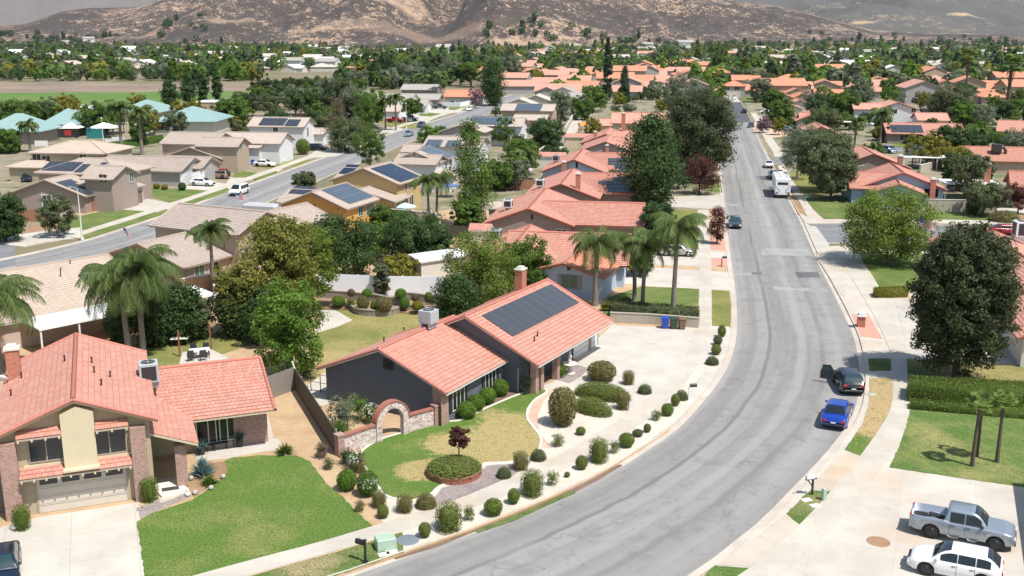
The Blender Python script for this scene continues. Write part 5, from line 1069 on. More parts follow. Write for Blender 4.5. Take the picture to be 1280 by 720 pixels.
# small tiled roofs: over the garage and over the two windows
def pent(H,wi,face,u0,u1,z,out=.75,rise=.45,nm='pent_roof'):
    b=MB(); T=H.FM(wi,face,0,0); slope(b,T@Vector((u0,-out,z)),T@Vector((u1,-out,z)),T@Vector((u0,.02,z+rise)),T@Vector((u1,.02,z+rise)),True)
    r=b.build(nm,H.roofm,H.roof); q=MB(); q.T=T; q.add([(u0,-out,z-.05),(u1,-out,z-.05),(u1,0,z+rise-.05),(u0,0,z+rise-.05),(u0,-out,z-.14),(u1,-out,z-.14),(u1,0,z-.14),(u0,0,z-.14)],[(0,1,2,3),(4,7,6,5),(0,4,5,1),(1,5,6,2),(3,2,6,7),(0,3,7,4)]); 
    q.build('fascia','trim_tan',r); c=MB(); c.T=T; n=int((u1-u0)/.62)
    for k in range(n+1): u=u0+.1+(u1-u0-.2)*k/n; c.box(u-.05,u+.05,-out-.03,0,z-.24,z-.10)
    c.build('rafter_end','trim_cream',r); return r
pent(h,0,'f3',uL-.82,uR+.42,2.62,.85,.42); pent(h,0,'f3',uL-.78,ua-.02,4.98,.7,.33); pent(h,0,'f3',ue+.02,uR+.40,4.98,.7,.33)
for (x,y) in ((57.5,560),(136.7,551)):
    u,z=ub(x,y); h.window(0,'f3',('m',u,z+.02),1.75,1.5,'trim_tan'); b=MB(); b.T=h.FM(0,'f3',0,0); b.box(u-1.25,u+1.25,-.10,.02,2.98,3.12); b.build('planter_ledge','stucco_cream',h.wall)
# entry pillar, door, family room windows
P=G(228.7,607,.11); b=MB(); b.T=Fm((P.x,P.y,0),R(21.5)); b.box(-.33,.33,-.33,.33,.05,2.85); b.build('brick_pillar','brick',h.root)
h.door(0,'f0',('m',3.4,1.2),1.,2.1,'trim_dark','trim_tan'); h.window(0,'f0',('m',5.6,1.6),1.2,1.2,'trim_white')
w1=h.ws[1]
for (x,y) in ((260,535),(284,531)): u,z=h.at(1,'f0',x,y); h.window(1,'f0',('m',u,1.42),1.42,1.55,'metal_white')
u,z=h.at(1,'f0',322,530); fbox(h,1,'f0',w1['L']-.42-2.15,w1['L']-.42,.1,2.55,.07,'brick','brick_panel')
b=MB(); b.T=w1['T']; b.box(w1['L']-.44,w1['L']-.40+.06,1.66,4.6,.1,2.7); b.build('brick_panel','brick',h.wall)
h.chimney(h.ws[0]['T']@Vector((10.6,8.2,5.4)),.8,.8,1.9,'brick_red'); h.pipes(0,0,[(115,454),(118,466),(138,472),(127,482)]); h.pipes(0,1,[(27,473),(14,495),(81,452)])
b=MB(); p=h.onroof(0,1,3,482); b.T=Matrix.Translation(p+Vector((0,0,.4)))@Matrix.Rotation(R(-50),4,'X'); b.lathe([(.001,0),(.2,.03),(.38,.12),(.38,.10),(.2,.0),(.001,-.03)],(0,0,0),14); b.T=Matrix.Identity(4); b.tube([p-Vector((0,0,.1)),p+Vector((0,0,.4))],.03,6); b.build('satellite_dish','metal_white',h.roof)
acunit('white boxed air conditioner behind the ridge of the red roof, beside the two palms',G(187,478,4.8),21.5,1.2,1.4,'metal_grey')
# ===== H2: centre house
h=H2=House('single_storey_house','dark grey single-storey house with red tile roof and black solar strips, centre of the photo',61.,
 [gab(558.7,492.5,11.6,10.2,2.6,2.4,og=.5,oh=.5),dict(ref=0,o=(8.3,-2.9),da=0,W=13.,L=14.1,ze=2.72,rise=3.05,oh=2.0,og=.5)],wall='stucco_dark',roof='tile_red',trim='trim_white',lod=2,zb=.11)
for (x,y) in ((572.5,497),(612.5,472.5)): u,z=h.at(0,'f0',x,y); h.window(0,'f0',('m',u,1.45),1.5,1.35,'trim_white','glass_window',2,shutters='metal_dark')
h.vent(0,'f3',(484,455),.7,.8); h.vent(0,'f3',(488.5,456),.5,.8)
u,z=h.at(1,'f0',731.5,428); h.garage(1,'f0',('m',u,1.2),4.9,2.2,'garage_white',False,'trim_dark')
fbox(h,0,'f0',-.02,.9,.1,2.3,.05,'brick','brick_panel'); b=MB(); b.T=h.ws[0]['T']; b.box(.43,.5,.45,1.5,.1,2.75); b.build('brick_panel','brick',h.wall)
for (x,y) in ((10.2,-2.0),(13.2,-1.9),(9.3,-2.0)):
    p=h.ws[0]['T']@Vector((x,y,0)); b=MB(); b.T=Fm((p.x,p.y,0),R(61)); b.box(-.24,.24,-.24,.24,.1,2.62); b.build('brick_pillar','brick',h.root)
fbox(h,1,'f0',13.1,13.6,.1,2.7,.1,'brick','brick_panel'); fbox(h,1,'f0',6.6,7.6,.1,2.7,.1,'brick','brick_panel')
h.door(1,'f0',('m',2.8,1.2),1.0,2.1,'trim_dark','trim_dark'); h.solar(1,0,[(640,420),(725,378),(690,356),(602.5,392)],'solar_pool')
h.chimney(h.ws[1]['T']@Vector((12.2,8.2,4.96)),.85,.7,1.9,'brick_red'); h.pipes(1,0,[(668,427),(672,421)]); h.pipes(0,1,[(480,428),(505,415)])
acunit('grey rooftop evaporative cooler behind the ridge of the centre house',h.onroof(0,1,536,409)+Vector((0,0,.25)),61,1.15,1.15,'metal_grey',louv='metal_grey')
# ===== H3: white gable with orange roof
h=H3=House('neighbour_house','white-walled house with bright orange and faded tile roofs behind two tall palms',70.,
 [gab(756,348,9.,9,2.6,1.25,oh=.45,og=.4),gab(785,333,12.4,14.,2.6,2.3,'c10',-79.),gab(663,281,12,14,2.6,2.4,'pk1',11.)],wall='stucco_lightblue',roof='tile_faded',trim='trim_red',lod=2,zb=.1)
h.roof.data.materials[0]=M['tile_faded']
h.window(0,'f3',(712,352),1.7,1.4,'trim_grey','glass_green',1,shutters='trim_grey'); h.vent(0,'f3',(711,335),.4,.5)
b=MB(); w0=h.ws[0]; T=w0['T']; slope(b,T@Vector((-.02,-.03,2.63)),T@Vector((w0['L'],-.03,2.63)),T@Vector((-.02,4.5,3.89)),T@Vector((w0['L'],4.5,3.89)),True); b.build('new_roof_slope','tile_orange',h.roof)
acunit('light grey air conditioner on the roof edge beside the yellowish tree',G(619,300,3.2),-9,1.4,1.3,'metal_grey')
# ===== houses up the left side of the main road
def lh(label,px,py,W,L,rise,cross=None,wall='stucco_tan',ang=81.,ze=2.6,roof='tile_red',name='red_roofed_house',trim='trim_red',lod=1,an='c00',**k):
    ws=[gab(px,py,W,L,ze,rise,an)]
    if cross: ws.append(ref(cross[0],cross[1],cross[2],cross[3],ze,cross[4]))
    return House(name,label,ang,ws,wall=wall,roof=roof,trim=trim,lod=lod,zb=.1,**k)
h=H4=lh('taupe-walled house with wide red gable and a long red front wing behind the palms',718,283,12.2,18.5,2.2,(1.2,5,12,13.8,2.1),'stucco_brownish',lod=2)
h.vent(0,'f3',(665,271),.3,.7); h.window(0,'f3',(702,290),1.3,.7,'trim_white'); acunit('grey cooler with a duct on the left slope of the wide red gable',h.onroof(0,1,635,262)+Vector((0,0,.2)),81,1.2,1.2,'metal_white',elbow=True)
h=H5=lh('brown gabled red-roofed house with stepped solar strips and a tall brick chimney',750,249,12.,18.5,2.2,(5.7,4.5,14.6,10.,2.25),'stucco_brownish',lod=2)
h.chimney(G(722,267,.1),.85,.7,6.1,'brick_red',depth=.2); [h.solar(1,0,[(x0,y1),(789,y1+.6),(789,y0+.6),(x0,y0)],'solar_pool') for x0,y0,y1 in ((767,221.3,225.3),(748,225.9,230.0),(758,230.6,234.8),(760,235.4,239.6))]; acunit('white cooler with duct beside the back slope of the brown gabled house',h.onroof(0,1,675,235)+Vector((0,0,.2)),81,1.3,1.2,'metal_white',elbow=True)
h=H6=lh('pale blue gabled red-roofed house with grey solar strips behind the brown gable',760,217,12.4,18,2.4,(5.5,5,14,11.,2.3),'stucco_lightblue',lod=2)
h.vent(0,'f3',(721,206),.4,1.1); h.chimney(G(704.5,234,.1),.85,.7,4.5,'brick_red',depth=.2); [h.solar(1,0,[(x0,y1),(789,y1+.5),(789,y0+.5),(x0,y0)],'solar_pool') for x0,y0,y1 in ((760,197.5,201.2),(760,201.8,205.6),(768,206.2,210),(773,210.6,214.4))]; acunit('white cooler on the left slope of the pale blue gabled house',h.onroof(0,1,695,203)+Vector((0,0,.2)),81,1.3,1.2,'metal_grey',elbow=True)
h=H7=lh('red-roofed house with dark clerestory gable, fourth gabled roof up the left side of the road',757,177,12,16,2.2,(4,5,13,10,2.2),'stucco_grey',an='pk0'); h.chimney(G(758.5,205,.1),.85,.7,3.9,'brick_red',depth=.2)
h=H8=lh('cream gabled red-roofed house with a brick chimney at each side',757,167.5,12,16,2.3,(4,5,13,9,2.2),'stucco_tan',an='pk0'); h.chimney(G(776,184,.1),.85,.7,4.3,'brick_red',depth=.2); h.chimney(G(744,176,3.),.8,.7,2.,'brick_red')
h=H9=House('red_roofed_house','cream two-storey house with long red roof and central brick chimney left of the tall trees',-9,[gab(763,154,11,14,5.2,2.3),gab(738,157,9,9,2.8,1.5)],wall='stucco_cream',roof='tile_salmon',trim='trim_red',zb=.1); h.chimney(G(779,160,5.4),.9,.7,3.4,'brick_red'); 
shed('small green garden shed with a tan roof beside the concrete drain channel',700,176,5.5,5,2.2,81,'stucco_green','tile_pink')
shed('low red-roofed outbuilding left of the clerestory gable house',705,183,8,5,2.3,-9,'stucco_cream','tile_red'); shed('small red-roofed outbuilding beside the cooler of the pale blue house',672,209,6,4,2.3,-9,'stucco_pale','tile_red')
shed('pink-roofed lean-to in the back yard left of the wide red gable',611,281,5,5,2.4,-9,'stucco_pale','tile_pink'); shed('grey-white flat-roofed shed between the backyard trees',527,352,6.5,4.5,2.3,35,'stucco_pale','awning_white',rise=.4); shed('small red-roofed shed under the round yellow-green tree',588,306,3,2.5,2.,-9,'stucco_pale','tile_red')
# ===== left block, near side of the left street
h=LB1=House('beige_house','beige house with a broad striped tile roof and white patio cover at the left edge',47,[gab(41,398,17.5,21.5,2.7,2.7,sh=(-10,0)),ref(8.,8.7,10,14,2.7,1.8,da=90)],wall='stucco_pink',roof='tile_beige',trim='trim_white',lod=2,zb=.1)
h.solar(0,0,[(118,366),(150,360),(135,338),(99,343)],'solar_dark'); h.pipes(0,0,[(88,330),(76,340),(76,346),(99,360),(112,371),(113,357)])
o=h.ws[0]['T']@Vector((9.,-3.6,0)); c=canopy('long white aluminium patio cover on posts behind the left red roof',0,0,17,4.1,2.35,47,loc=(o.x,o.y,.1),slope_=.2)
h=LB2=House('beige_house','two-storey tan house with a lower wing and small front gable, behind the slender backyard palm',63,[gab(229.7,335.6,13,9,2.7,2.1),gab(292.5,280,7.6,9,5.2,1.5,'c01'),gab(185.6,282,10,13.5,5.15,1.9,'c00',-90.),gab(236,292,6,8,2.9,1.2,'c00',-90)],wall='stucco_tan',roof='tile_taupe',trim='trim_tan',lod=2,zb=.1)
h.window(0,'f0',(249,339),1.5,1.2,'trim_white','glass_green'); h.window(0,'f0',(267,335),1.5,1.2); h.window(1,'f3',(297,300),1.8,1.1,'trim_white','glass_green',surround='stucco_cream'); h.vent(1,'f3',(310,272),.5,.4,'trim_tan')
h=LB3=House('orange_house','two-storey orange-yellow house with grey stepped solar panels on its pink tile roof',70,[gab(434,262,10.2,9.2,5.,2.),gab(417,281,11.,6.,2.9,1.8),gab(345,253,7.,8,4.9,1.3,'c00',-90.),gab(452,270,5,6,2.8,1.)],wall='stucco_yellow',roof='tile_pink',trim='trim_tan',lod=2,zb=.1)
h.solar(0,0,[(430,253),(470,248),(436,229),(404,236)],'solar_grey'); h.solar(2,0,[(362,241),(390,243),(393,233),(368,232)],'solar_dark'); h.window(0,'f0',(450.5,263),1.2,1.4,'trim_white','glass_green'); h.window(0,'f0',(462,261),2.0,1.6,'trim_white','glass_green'); h.window(0,'f0',(463,283),1.8,1.3,'trim_white','glass_green'); h.vent(0,'f3',(395,246),.6,.5,'trim_tan'); h.vent(0,'f3',(393,257),.3,.3,'metal_dark')
h=LB4=House('gold_house','two-storey gold-brown house with a solid navy solar array behind the orange house',70,[gab(499,231,12,9.1,5.,2.2),gab(494,253,12,6.,2.9,1.6),gab(415,225,8,9,4.9,1.4,'c00',-90.)],wall='stucco_gold',roof='tile_pink',trim='trim_tan',lod=2,zb=.1)
h.solar(0,0,[(500,229),(520,220),(491,202.5),(467.5,210)],'solar_navy'); h.solar(2,0,[(423,220),(444,214),(447,206),(431,205)],'solar_navy'); h.window(0,'f0',(507,232),1.0,1.3,'trim_white'); h.window(0,'f0',(514,229),1.4,1.4,'trim_white'); h.window(0,'f0',(514,250),1.4,1.6,'trim_white','glass_teal'); h.vent(0,'f3',(462,217),.6,.5,'trim_tan')
h=LB5=House('white_house','two-storey white house with stepped grey solar panels beyond the gold-brown house',78,[gab(550,203.5,9.2,9.3,5.,1.8),gab(565,222,8,5,2.7,1.,'c00'),gab(490,205,8,8,4.9,1.3,'c00',-90)],wall='stucco_white',roof='tile_pink',trim='trim_tan',lod=2,zb=.1)
h.solar(0,0,[(552,201),(567,195),(540,181),(525,184)],'solar_grey'); h.window(0,'f0',(557,207),.9,1.2,'trim_white'); h.window(0,'f0',(563,204),1.4,1.3,'trim_white'); h.vent(0,'f3',(518,193),.6,.5,'trim_tan'); 
h=LB6=House('white_house','grey-white two-storey house with two solar arrays on taupe tiles, beyond the white stepped-solar house',-12,[gab(528,183,9,12,5.,1.7),gab(500,190,7,9,2.8,1.3)],wall='stucco_white',roof='tile_taupe',trim='trim_tan',zb=.1); h.solar(0,0,[(530,182),(550,183),(554,175),(536,174)],'solar_grey'); h.solar(0,0,[(556,183),(575,183),(577,176),(560,175)],'solar_grey')
h=LB7=House('grey_house','taupe-roofed house with a dark slate gable facing the camera, beside the left street',78,[gab(606,166,11,9,5.,1.7),gab(585,160,8,9,2.8,1.3,'c00',-90)],wall='stucco_grey',roof='tile_pink',trim='trim_tan',zb=.1)
h=LB8=House('pink_roofed_house','house with a wide grey solar array on its roof, behind the dark slate gable',-12,[gab(583,157,9,14,5.,1.7),],wall='stucco_white',roof='tile_pink',trim='trim_tan',zb=.1); h.solar(0,0,[(587,155),(638,156),(640,146),(588,144)],'solar_grey')
h=LB9=House('pink_roofed_house','two-storey tan solar-roofed house just right of where the left street ends',-12,[gab(625,138,9,16,5.,1.7),gab(640,150,8,10,2.8,1.3)],wall='stucco_tan',roof='tile_pink',trim='trim_tan',zb=.1); h.solar(0,0,[(644,138),(676,139),(678,130),(646,129)],'solar_grey')
h=House('beige_house','beige twin-gabled two-storey house just beyond the solar roof and right of the left street end',81,[gab(690,127,11,10,5,2.),gab(668,131,10,9,5,1.8)],wall='stucco_pale',roof='tile_cream',trim='trim_tan',zb=.1)
h=House('pale_house','pale grey-roofed gabled house beside the concrete drain channel top',81,[gab(722,117,12,12,4,2.4),gab(706,122,9,9,4,1.8,'c00',-90.)],wall='stucco_pale',roof='tile_grey',trim='trim_white',zb=.1)
# ===== far side of the left street
h=HA=House('tan_house','two-storey mauve-tan house with dark solar panels on two roofs at the left street corner',-12,[gab(107,246,13.6,9,2.8,2.4,'c00',90.),gab(42,216,11,15,5.2,1.9,t='hip'),gab(140,225,8,5.5,5.2,1.6,'c10'),dict(px=(145,241),an='c00',da=90.,W=6.2,L=10.,ze=2.9,rise=1.5,t='shed',sh=(-1.2,0))],wall='stucco_taupe',roof='tile_pink',trim='trim_tan',lod=2,zb=.1)
h.solar(0,0,[(108,244),(128,240),(88,224),(71,227)],'solar_dark'); h.solar(1,0,[(50,213),(93,213),(102,203),(62,201)],'solar_dark'); h.solar(1,0,[(95,216),(107,214),(109,206),(101,204)],'solar_dark'); h.solar(1,0,[(125,215),(135,213),(124,202),(116,203)],'solar_dark')
h.window(0,'f3',(59,252),1.5,1.9,'trim_white','glass_teal',surround='trim_white'); h.window(2,'f1',(164,221),1.2,1.5,'trim_white','glass_green',surround='trim_tan'); h.window(2,'f0',(129,223),1.3,1.2,'trim_cream'); h.garage(3,'f0',(153,250),4.9,2.2,'garage_brown'); h.garage(3,'f0',(172,243),2.6,2.2,'garage_brown'); h.door(0,'f0',(116,256),1.0,2.1,'trim_red','trim_tan')
h=HB=House('grey_house','grey-green single-storey house with two white garage doors next to the mauve-tan house',-12,[gab(226,215,10.5,23,2.8,2.,'c10'),gab(252,211,8.,9,2.8,1.7,'c10')],wall='stucco_grey',roof='tile_taupe',trim='trim_cream',zb=.1,lod=2)
h.garage(0,'f1',(233,223),4.2,2.2); h.garage(1,'f1',(247,217),4.6,2.2)
h=HC=House('tan_house','two-storey tan house with twin front gables and white garage doors beside the parked off-roader',-9,[gab(268,181,11,12.,5.2,1.9,'c10'),gab(297,184,7,9,5.2,1.5,'c10'),gab(277,199,13,8,2.8,2.2,'c00',90),dict(px=(286,197),an='c00',da=90.,W=4,L=10,ze=2.9,rise=1.3,t='shed')],wall='stucco_tan',roof='tile_pink',trim='trim_tan',zb=.1,lod=2)
h.window(0,'f1',(276,184),1.3,1.4,'trim_white','glass_green'); h.window(1,'f1',(301,182),1.2,1.6,'trim_white','glass_green'); h.garage(3,'f0',(293,204),4.,2.2); h.garage(3,'f0',(306,200),3.,2.2); h.window(2,'f0',(261,205),1.2,1.5,'trim_white'); h.vent(2,'f3',(240,190),.5,.5,'trim_tan')
h=HD=House('grey_house','two-storey grey-green house with a broad beige hip roof in front of the school',-6,[gab(34,191,12,15.5,5.2,1.8,t='hip'),gab(6,209,10,9,2.8,1.5,t='hip')],wall='stucco_olive',roof='tile_beige',trim='trim_tan',zb=.1,lod=1); h.window(0,'f0',(46,197),1.6,1.3,'trim_white'); h.window(0,'f0',(58,199),1.6,1.3,'trim_white'); h.window(0,'f0',(104,194),1.2,1.2)
h=HF=House('white_house','two-storey white house with dark solar panels across its roof, left of the brown feathery tree',-9,[gab(380,159,9,14.5,5.2,1.9,'c10'),gab(405,168,7,5,2.8,1.2,'c10')],wall='stucco_white',roof='tile_pink',trim='trim_tan',zb=.1); h.solar(0,0,[(322,156),(356,157),(358,148),(330,147)],'solar_dark'); h.solar(0,0,[(357,157),(378,158),(370,149),(359,149)],'solar_dark'); h.window(0,'f1',(384.5,164.5),1.2,2.,'trim_white','glass_teal'); h.window(0,'f0',(344.5,162),1.1,1.,'trim_white')
h=HG=House('white_house','white house with a plain roof and stepped gable ends behind the round clipped bush',-9,[gab(350,180,9,14,4.4,1.9,'c10'),gab(325,185,8,9,3.6,1.7,'c10')],wall='stucco_white',roof='tile_pink',trim='trim_tan',zb=.1)
h=House('white_house','white gabled house with a pink roof behind the purple-leaved and feathery trees',81,[gab(444,141,16,14,3,2.8),gab(446,139,11,14,2.8,2.,'c00',-90)],wall='stucco_white',roof='tile_pink',trim='trim_tan',zb=.1)
h=House('grey_roofed_house','long low house with a plain pale grey roof behind the red pickup truck',-9,[gab(442,125,12,22,3.2,2.2),gab(487,132,10,13,2.8,2.)],wall='stucco_white',roof='tile_grey',trim='trim_white',zb=.1)
h=House('grey_roofed_house','two-storey grey-roofed house with dark upper wall behind the street palms',-9,[gab(500,112,11,15,5,1.9),gab(500,124,10,15,3,1.8)],wall='stucco_brownish',roof='tile_grey',trim='trim_white',zb=.1)
h=House('red_roofed_house','bright red-roofed single-storey house at the far bend of the left street',-9,[gab(554,121,12,14,3,2.4),gab(585,121,9,6,3,2.)],wall='stucco_pale',roof='tile_orange',trim='trim_red',zb=.1)
# ===== right side of the main road
h=R1=House('blue_house','single-storey light blue house with overlapping red gables behind the flag and the round green tree',79,[gab(1185,238,14.,13,2.6,2.7),gab(1159,244,8.3,9,2.6,1.6,'c00',-4.),ref(8.2,6.4,9,8.8,2.6,2.2,da=90.)],wall='stucco_blue',roof='tile_red',trim='trim_red',lod=2,zb=.1)
h.window(0,'f3',(1164,241),2.2,1.4,'trim_white'); h.chimney(G(1165,243,2.),.9,.8,2.4,'brick_red'); h.chimney(G(1124,215,3.),.9,.8,2.8,'brick_red'); canopy('white flat patio cover with posts attached to the right of the light blue house',1180,249,9,6,2.5,-9)
h=R2=lh('red-roofed grey-brown gabled house between the light blue house and the big clipped round trees',1140,211,14,14,2.7,(5,12,9,6,2.2),'stucco_brownish',lod=1)
canopy('long white flat patio cover behind the brick chimney of the light blue house',1128,212,10,5,2.4,-9)
h=R3=lh('red-roofed house with a dark brown gable facing the road, third on the right side',1057,171,11.5,13,2.4,(3,10,8,6,2.),'stucco_brownish'); h=R4=lh('red-roofed slate-walled gabled house beside the parked pale blue car',1046,152,11.5,13,2.4,(3,10,8,6,2.),'stucco_grey')
h=R5=House('red_roofed_house','group-gabled red-roofed house with pale walls and arched entry beside the parked white car',81,[gab(1017,133,9,11,2.8,2.2),gab(1005,137,9,8,2.8,1.7),],wall='stucco_pale',roof='tile_salmon',trim='trim_red',zb=.1)
h=House('red_roofed_house','two-storey red-roofed house with an upstairs window band right of the road end',81,[gab(1016,107,9,10,5.6,1.9),gab(1022,124,10,14,2.8,2.2),gab(996,124,10,12,2.8,2.,),gab(1018,119,10,12,2.8,2.2,'c00',-90)],wall='stucco_tan',roof='tile_orange',trim='trim_red',zb=.1)
for x in (994,998,1003,1008): h.window(0,'f3',(x,109),1.0,1.3,'trim_white')
h=R6=House('solar_roofed_house','long red-roofed house with black solar array and cream garage door behind a green lawn',-10,[gab(1108,167,12,19,2.6,2.2),gab(1221,173,11,12,2.6,2.2,'c00',90.,t='hip')],wall='stucco_brownish',roof='tile_salmon',trim='trim_red',zb=.1,lod=2)
h.solar(0,0,[(1115,165),(1154,165.5),(1152,156),(1112,156)],'solar_dark'); h.garage(1,'f3',(1197,178),5.,2.2,'garage_cream'); h.window(0,'f0',(1130,172),2.,1.4,'trim_white')
h=R7=House('red_roofed_house','low faded-red-roofed house with a dark cooler in its roof well, right of the green hedge',-10,[gab(1207,201,12.5,22,2.6,2.2)],wall='stucco_tan',roof='tile_faded',trim='trim_red',zb=.1,lod=2); acunit('dark grey cooler set in a pit of the faded red roof at right',h.onroof(0,0,1245,192)+Vector((0,0,.2)),-10,1.6,1.7,'metal_dark',elbow=True)
h=R8=House('red_roofed_house','large plain red-roofed house with brick chimney behind the dark red tree at right',-20,[gab(1264,241,14,20,2.6,2.6)],wall='stucco_tan',roof='tile_red',trim='trim_red',zb=.1,lod=2); h.chimney(G(1234,222,3.5),1.,.8,2.2,'brick_red')
h=R9=House('red_roofed_house','grey-walled red-roofed house with white arched windows at the right edge above the long hedge',-28,[gab(1245,164,13,18,2.6,2.4),],wall='stucco_grey',roof='tile_faded',trim='trim_red',zb=.1); h.window(0,'f0',(1270,172),2.4,1.6,'trim_white',mull=3)
h=R10=House('white_house','two-storey white house with a red gable roof behind the queen palm at right',81,[gab(1149,137,12,13,5.2,2.1),gab(1147,150.5,10,9,2.8,1.8,'c00',-90.),gab(1106,137,8,9,5.,1.6,'c10',-90.)],wall='stucco_white',roof='tile_salmon',trim='trim_red',zb=.1,lod=1); h.window(0,'f3',(1117,139),2.,1.3,'trim_white'); h.window(0,'f3',(1142,138),1.2,1.2,'trim_white'); acunit('dark rooftop cooler on the small red wing of the white two-storey house',G(1155,142,4.),0,1.8,1.5,'metal_dark')
canopy('low white flat carport roof in front of the white two-storey house',1090,167,9,5,2.4,-9); canopy('white gazebo roof left of the queen palm on the right',1042,163,6,5,2.3,-9)
# the near right house, half hidden by the oak
h=RB=House('corner_house','pale house with pinkish tile roofs half hidden behind the big dark oak at right',76,[gab(1272,423,9,12,2.7,1.9,sh=(0,-9)),gab(1222,281,11,28,3.3,2.1,'pk1',4.)],wall='stucco_pale',roof='tile_faded',trim='trim_red',zb=.11,lod=2)
acunit('white-grey rooftop cooler on the right red roof beyond the side street',G(1277,296,4.5),-9,1.8,1.8,'metal_white',elbow=True)
# house just outside the frame at the lower right; its eave shades the drive
_a,_b=G(1264,604,.12),G(1275,684,.12); _d=_b-_a; _o=_a+Vector((.73,-.68,0))*1.62
House('side_house','pale house whose eave shadow falls on the driveway at the lower right edge',math.degrees(math.atan2(_d.y,_d.x)),[dict(o=(_o.x,_o.y),L=16,W=12,ze=2.9,rise=2.2)],wall='stucco_pale',roof='tile_faded',trim='trim_tan',lod=1,zb=.11)
# end of the road
h=EN=House('road_end_house','two-storey red-roofed house with dark garage closing the end of the main road',-9,[gab(903,107.5,11,10,5.2,2.2,t='hip'),gab(893,100,12,18,5.,2.2),gab(889,91,8,10,7.4,1.8,t='hip'),gab(926,113,12,10,3,2.4),gab(928,100,10,9,4.8,2.)],wall='stucco_grey',roof='tile_orange',trim='trim_red',zb=.1,lod=1); h.garage(0,'f0',(916,119),6.,2.5,'garage_grey'); h.window(0,'f0',(909,110.5),2.,1.3,'trim_white'); h.window(0,'f0',(921,110.5),2.,1.3,'trim_white')
# ===== school
def hipb(label,x0,x1,ye,W,ze,rise,wall='stucco_tan',name='school_building',roof='metal_roof_teal'):
    L=(x1-x0)*mpx(x0,ye,ze); h=House(name,label,0,[gab(x0,ye,W,L,ze,rise,t='hip',oh=1.2,og=1.2)],wall=wall,roof=roof,trim='metal_roof_teal',zb=.03,lod=0,cat='school building'); return h
h=hipb('school building with a wide pale teal hip roof, rightmost of the teal roofs',186,270,152,20,3.6,3.6,'stucco_pale'); 
for x in (193,205,223): h.window(0,'f0',(x,157.5),3.,2.2,'trim_white')
hipb('school building with a pale teal roof behind the round olive tree',140,198,141,22,3.6,3.4,'stucco_pink'); h=hipb('open-fronted school building with a teal pyramid roof and dark interior',48,97,155.5,15,3.4,3.8,'stucco_brownish'); hipb('school building with a pale teal roof at the left edge',-30,50,164.5,14,3.4,4.,'stucco_taupe')
shed('flat white-roofed annex behind the rightmost teal school roof',245,140,22,12,3.5,0,'stucco_tan','awning_white',t='flat',rise=0)
canopy('white fabric shade canopy on dark posts beside the school lunch tables',72,172,5.8,5,2.4,0,'shade_white','metal_dark',pk=1.4,cat='shade canopy',name='shade_canopy'); canopy('white fabric shade canopy next to the green playground, left of the lamp',109,173,7,6,2.6,0,'shade_white','metal_dark',pk=1.4,cat='shade canopy',name='shade_canopy'); canopy('small white shade canopy furthest back behind the olive school tree',133,167,5,5,2.6,0,'shade_white','metal_dark',pk=1.2,cat='shade canopy',name='shade_canopy')
# ------------------------------------------------------------------ vehicles in place
def lft(p,ang,d): return p+Vector((-math.sin(R(ang)),math.cos(R(ang)),0))*d
p=lft(G(1200,680,.125),-27,.86); car('silver pickup truck with an empty black bed on the bottom-right driveway','pickup','paint_silver',0,0,-27,loc=p,rim='rim_dark')
car('white hatchback with black wheels beside the silver pickup at the bottom right','hatch','paint_white',1192,717,153,z=.125,glass='glass_car',rim='rim_dark')
car('dark navy car in the driveway at the bottom-left corner','sedan','paint_navy',3,722,-66,z=.118,glass='glass_teal')
car('bright blue sedan parked at the right kerb behind the dark hatchback','sedan','paint_blue',1046,525,66,z=.012)
ds=car('dark hatchback at the right kerb with its driver door wide open','hatch','paint_black',1059,484,84,z=.012,glass='glass_teal')
q=MB(); q.T=Matrix.Translation((.75,.93,0))@Matrix.Rotation(R(-112),4,'Z'); q.bevbox(-1.05,0,-.05,.03,.33,1.0,.02); q.tube([(-1.0,-.01,.98),(-.9,-.01,1.45),(-.25,-.01,1.5),(-.02,-.01,1.0)],.03,6); d=q.build('open_door','paint_black'); d.parent=ds
q=MB(); q.T=Matrix.Translation((.75,.93,0))@Matrix.Rotation(R(-112),4,'Z'); q.add([(-.98,-.01,1.0),(-.05,-.01,1.0),(-.25,-.01,1.47),(-.88,-.01,1.43),(-.98,-.0,1.0),(-.05,-.0,1.0),(-.25,-.0,1.47),(-.88,-.0,1.43)],[(0,1,2,3),(7,6,5,4)]); w_=q.build('pane','glass_teal'); w_.parent=d
car('dark silver car at the left kerb beside the small dark red tree','sedan','paint_slate',918.5,283,-100,z=.012,glass='glass_teal')
car('champagne sedan in the driveway behind the tall single palm','sedan','paint_champagne',846,319,-9,z=.118)
car('silver-white car parked at the right kerb ahead of the motorhome','sedan','paint_white',960.5,209,80,z=.012); car('pale car tucked just in front of the motorhome','sedan','paint_silver',966,222,80,z=.012)
car('dark car parked at the right kerb nearest the end of the road','sedan','paint_black',930,141,80,detail=False,z=.012); car('dark grey car at the right kerb on the edge of the darker asphalt','sedan','paint_slate',938.7,159,80,detail=False,z=.012); car('white car in the driveway of the house that closes the road','suv','paint_white',917.5,124,-100,detail=False,z=.13)
car('pale blue car in the drive beside the slate-walled gabled house','sedan','paint_silver',983.5,151,-20,detail=False,z=.13); car('white car half hidden by trees right of the road, beside the white-arched house','sedan','paint_white',957.5,142,-9,detail=False,z=.13); car('blue-grey car on the side street above the white flat patio cover','suv','paint_greyblue',1112,191,-80,detail=False,z=.13); car('dark red car on the side street behind the right red roof','sedan','paint_red',1258,293,-5,detail=False,z=.02); car('small teal-blue car under the trees right of the kerb dirt strip','sedan','paint_greyblue',981,164,170,detail=False,z=.13)
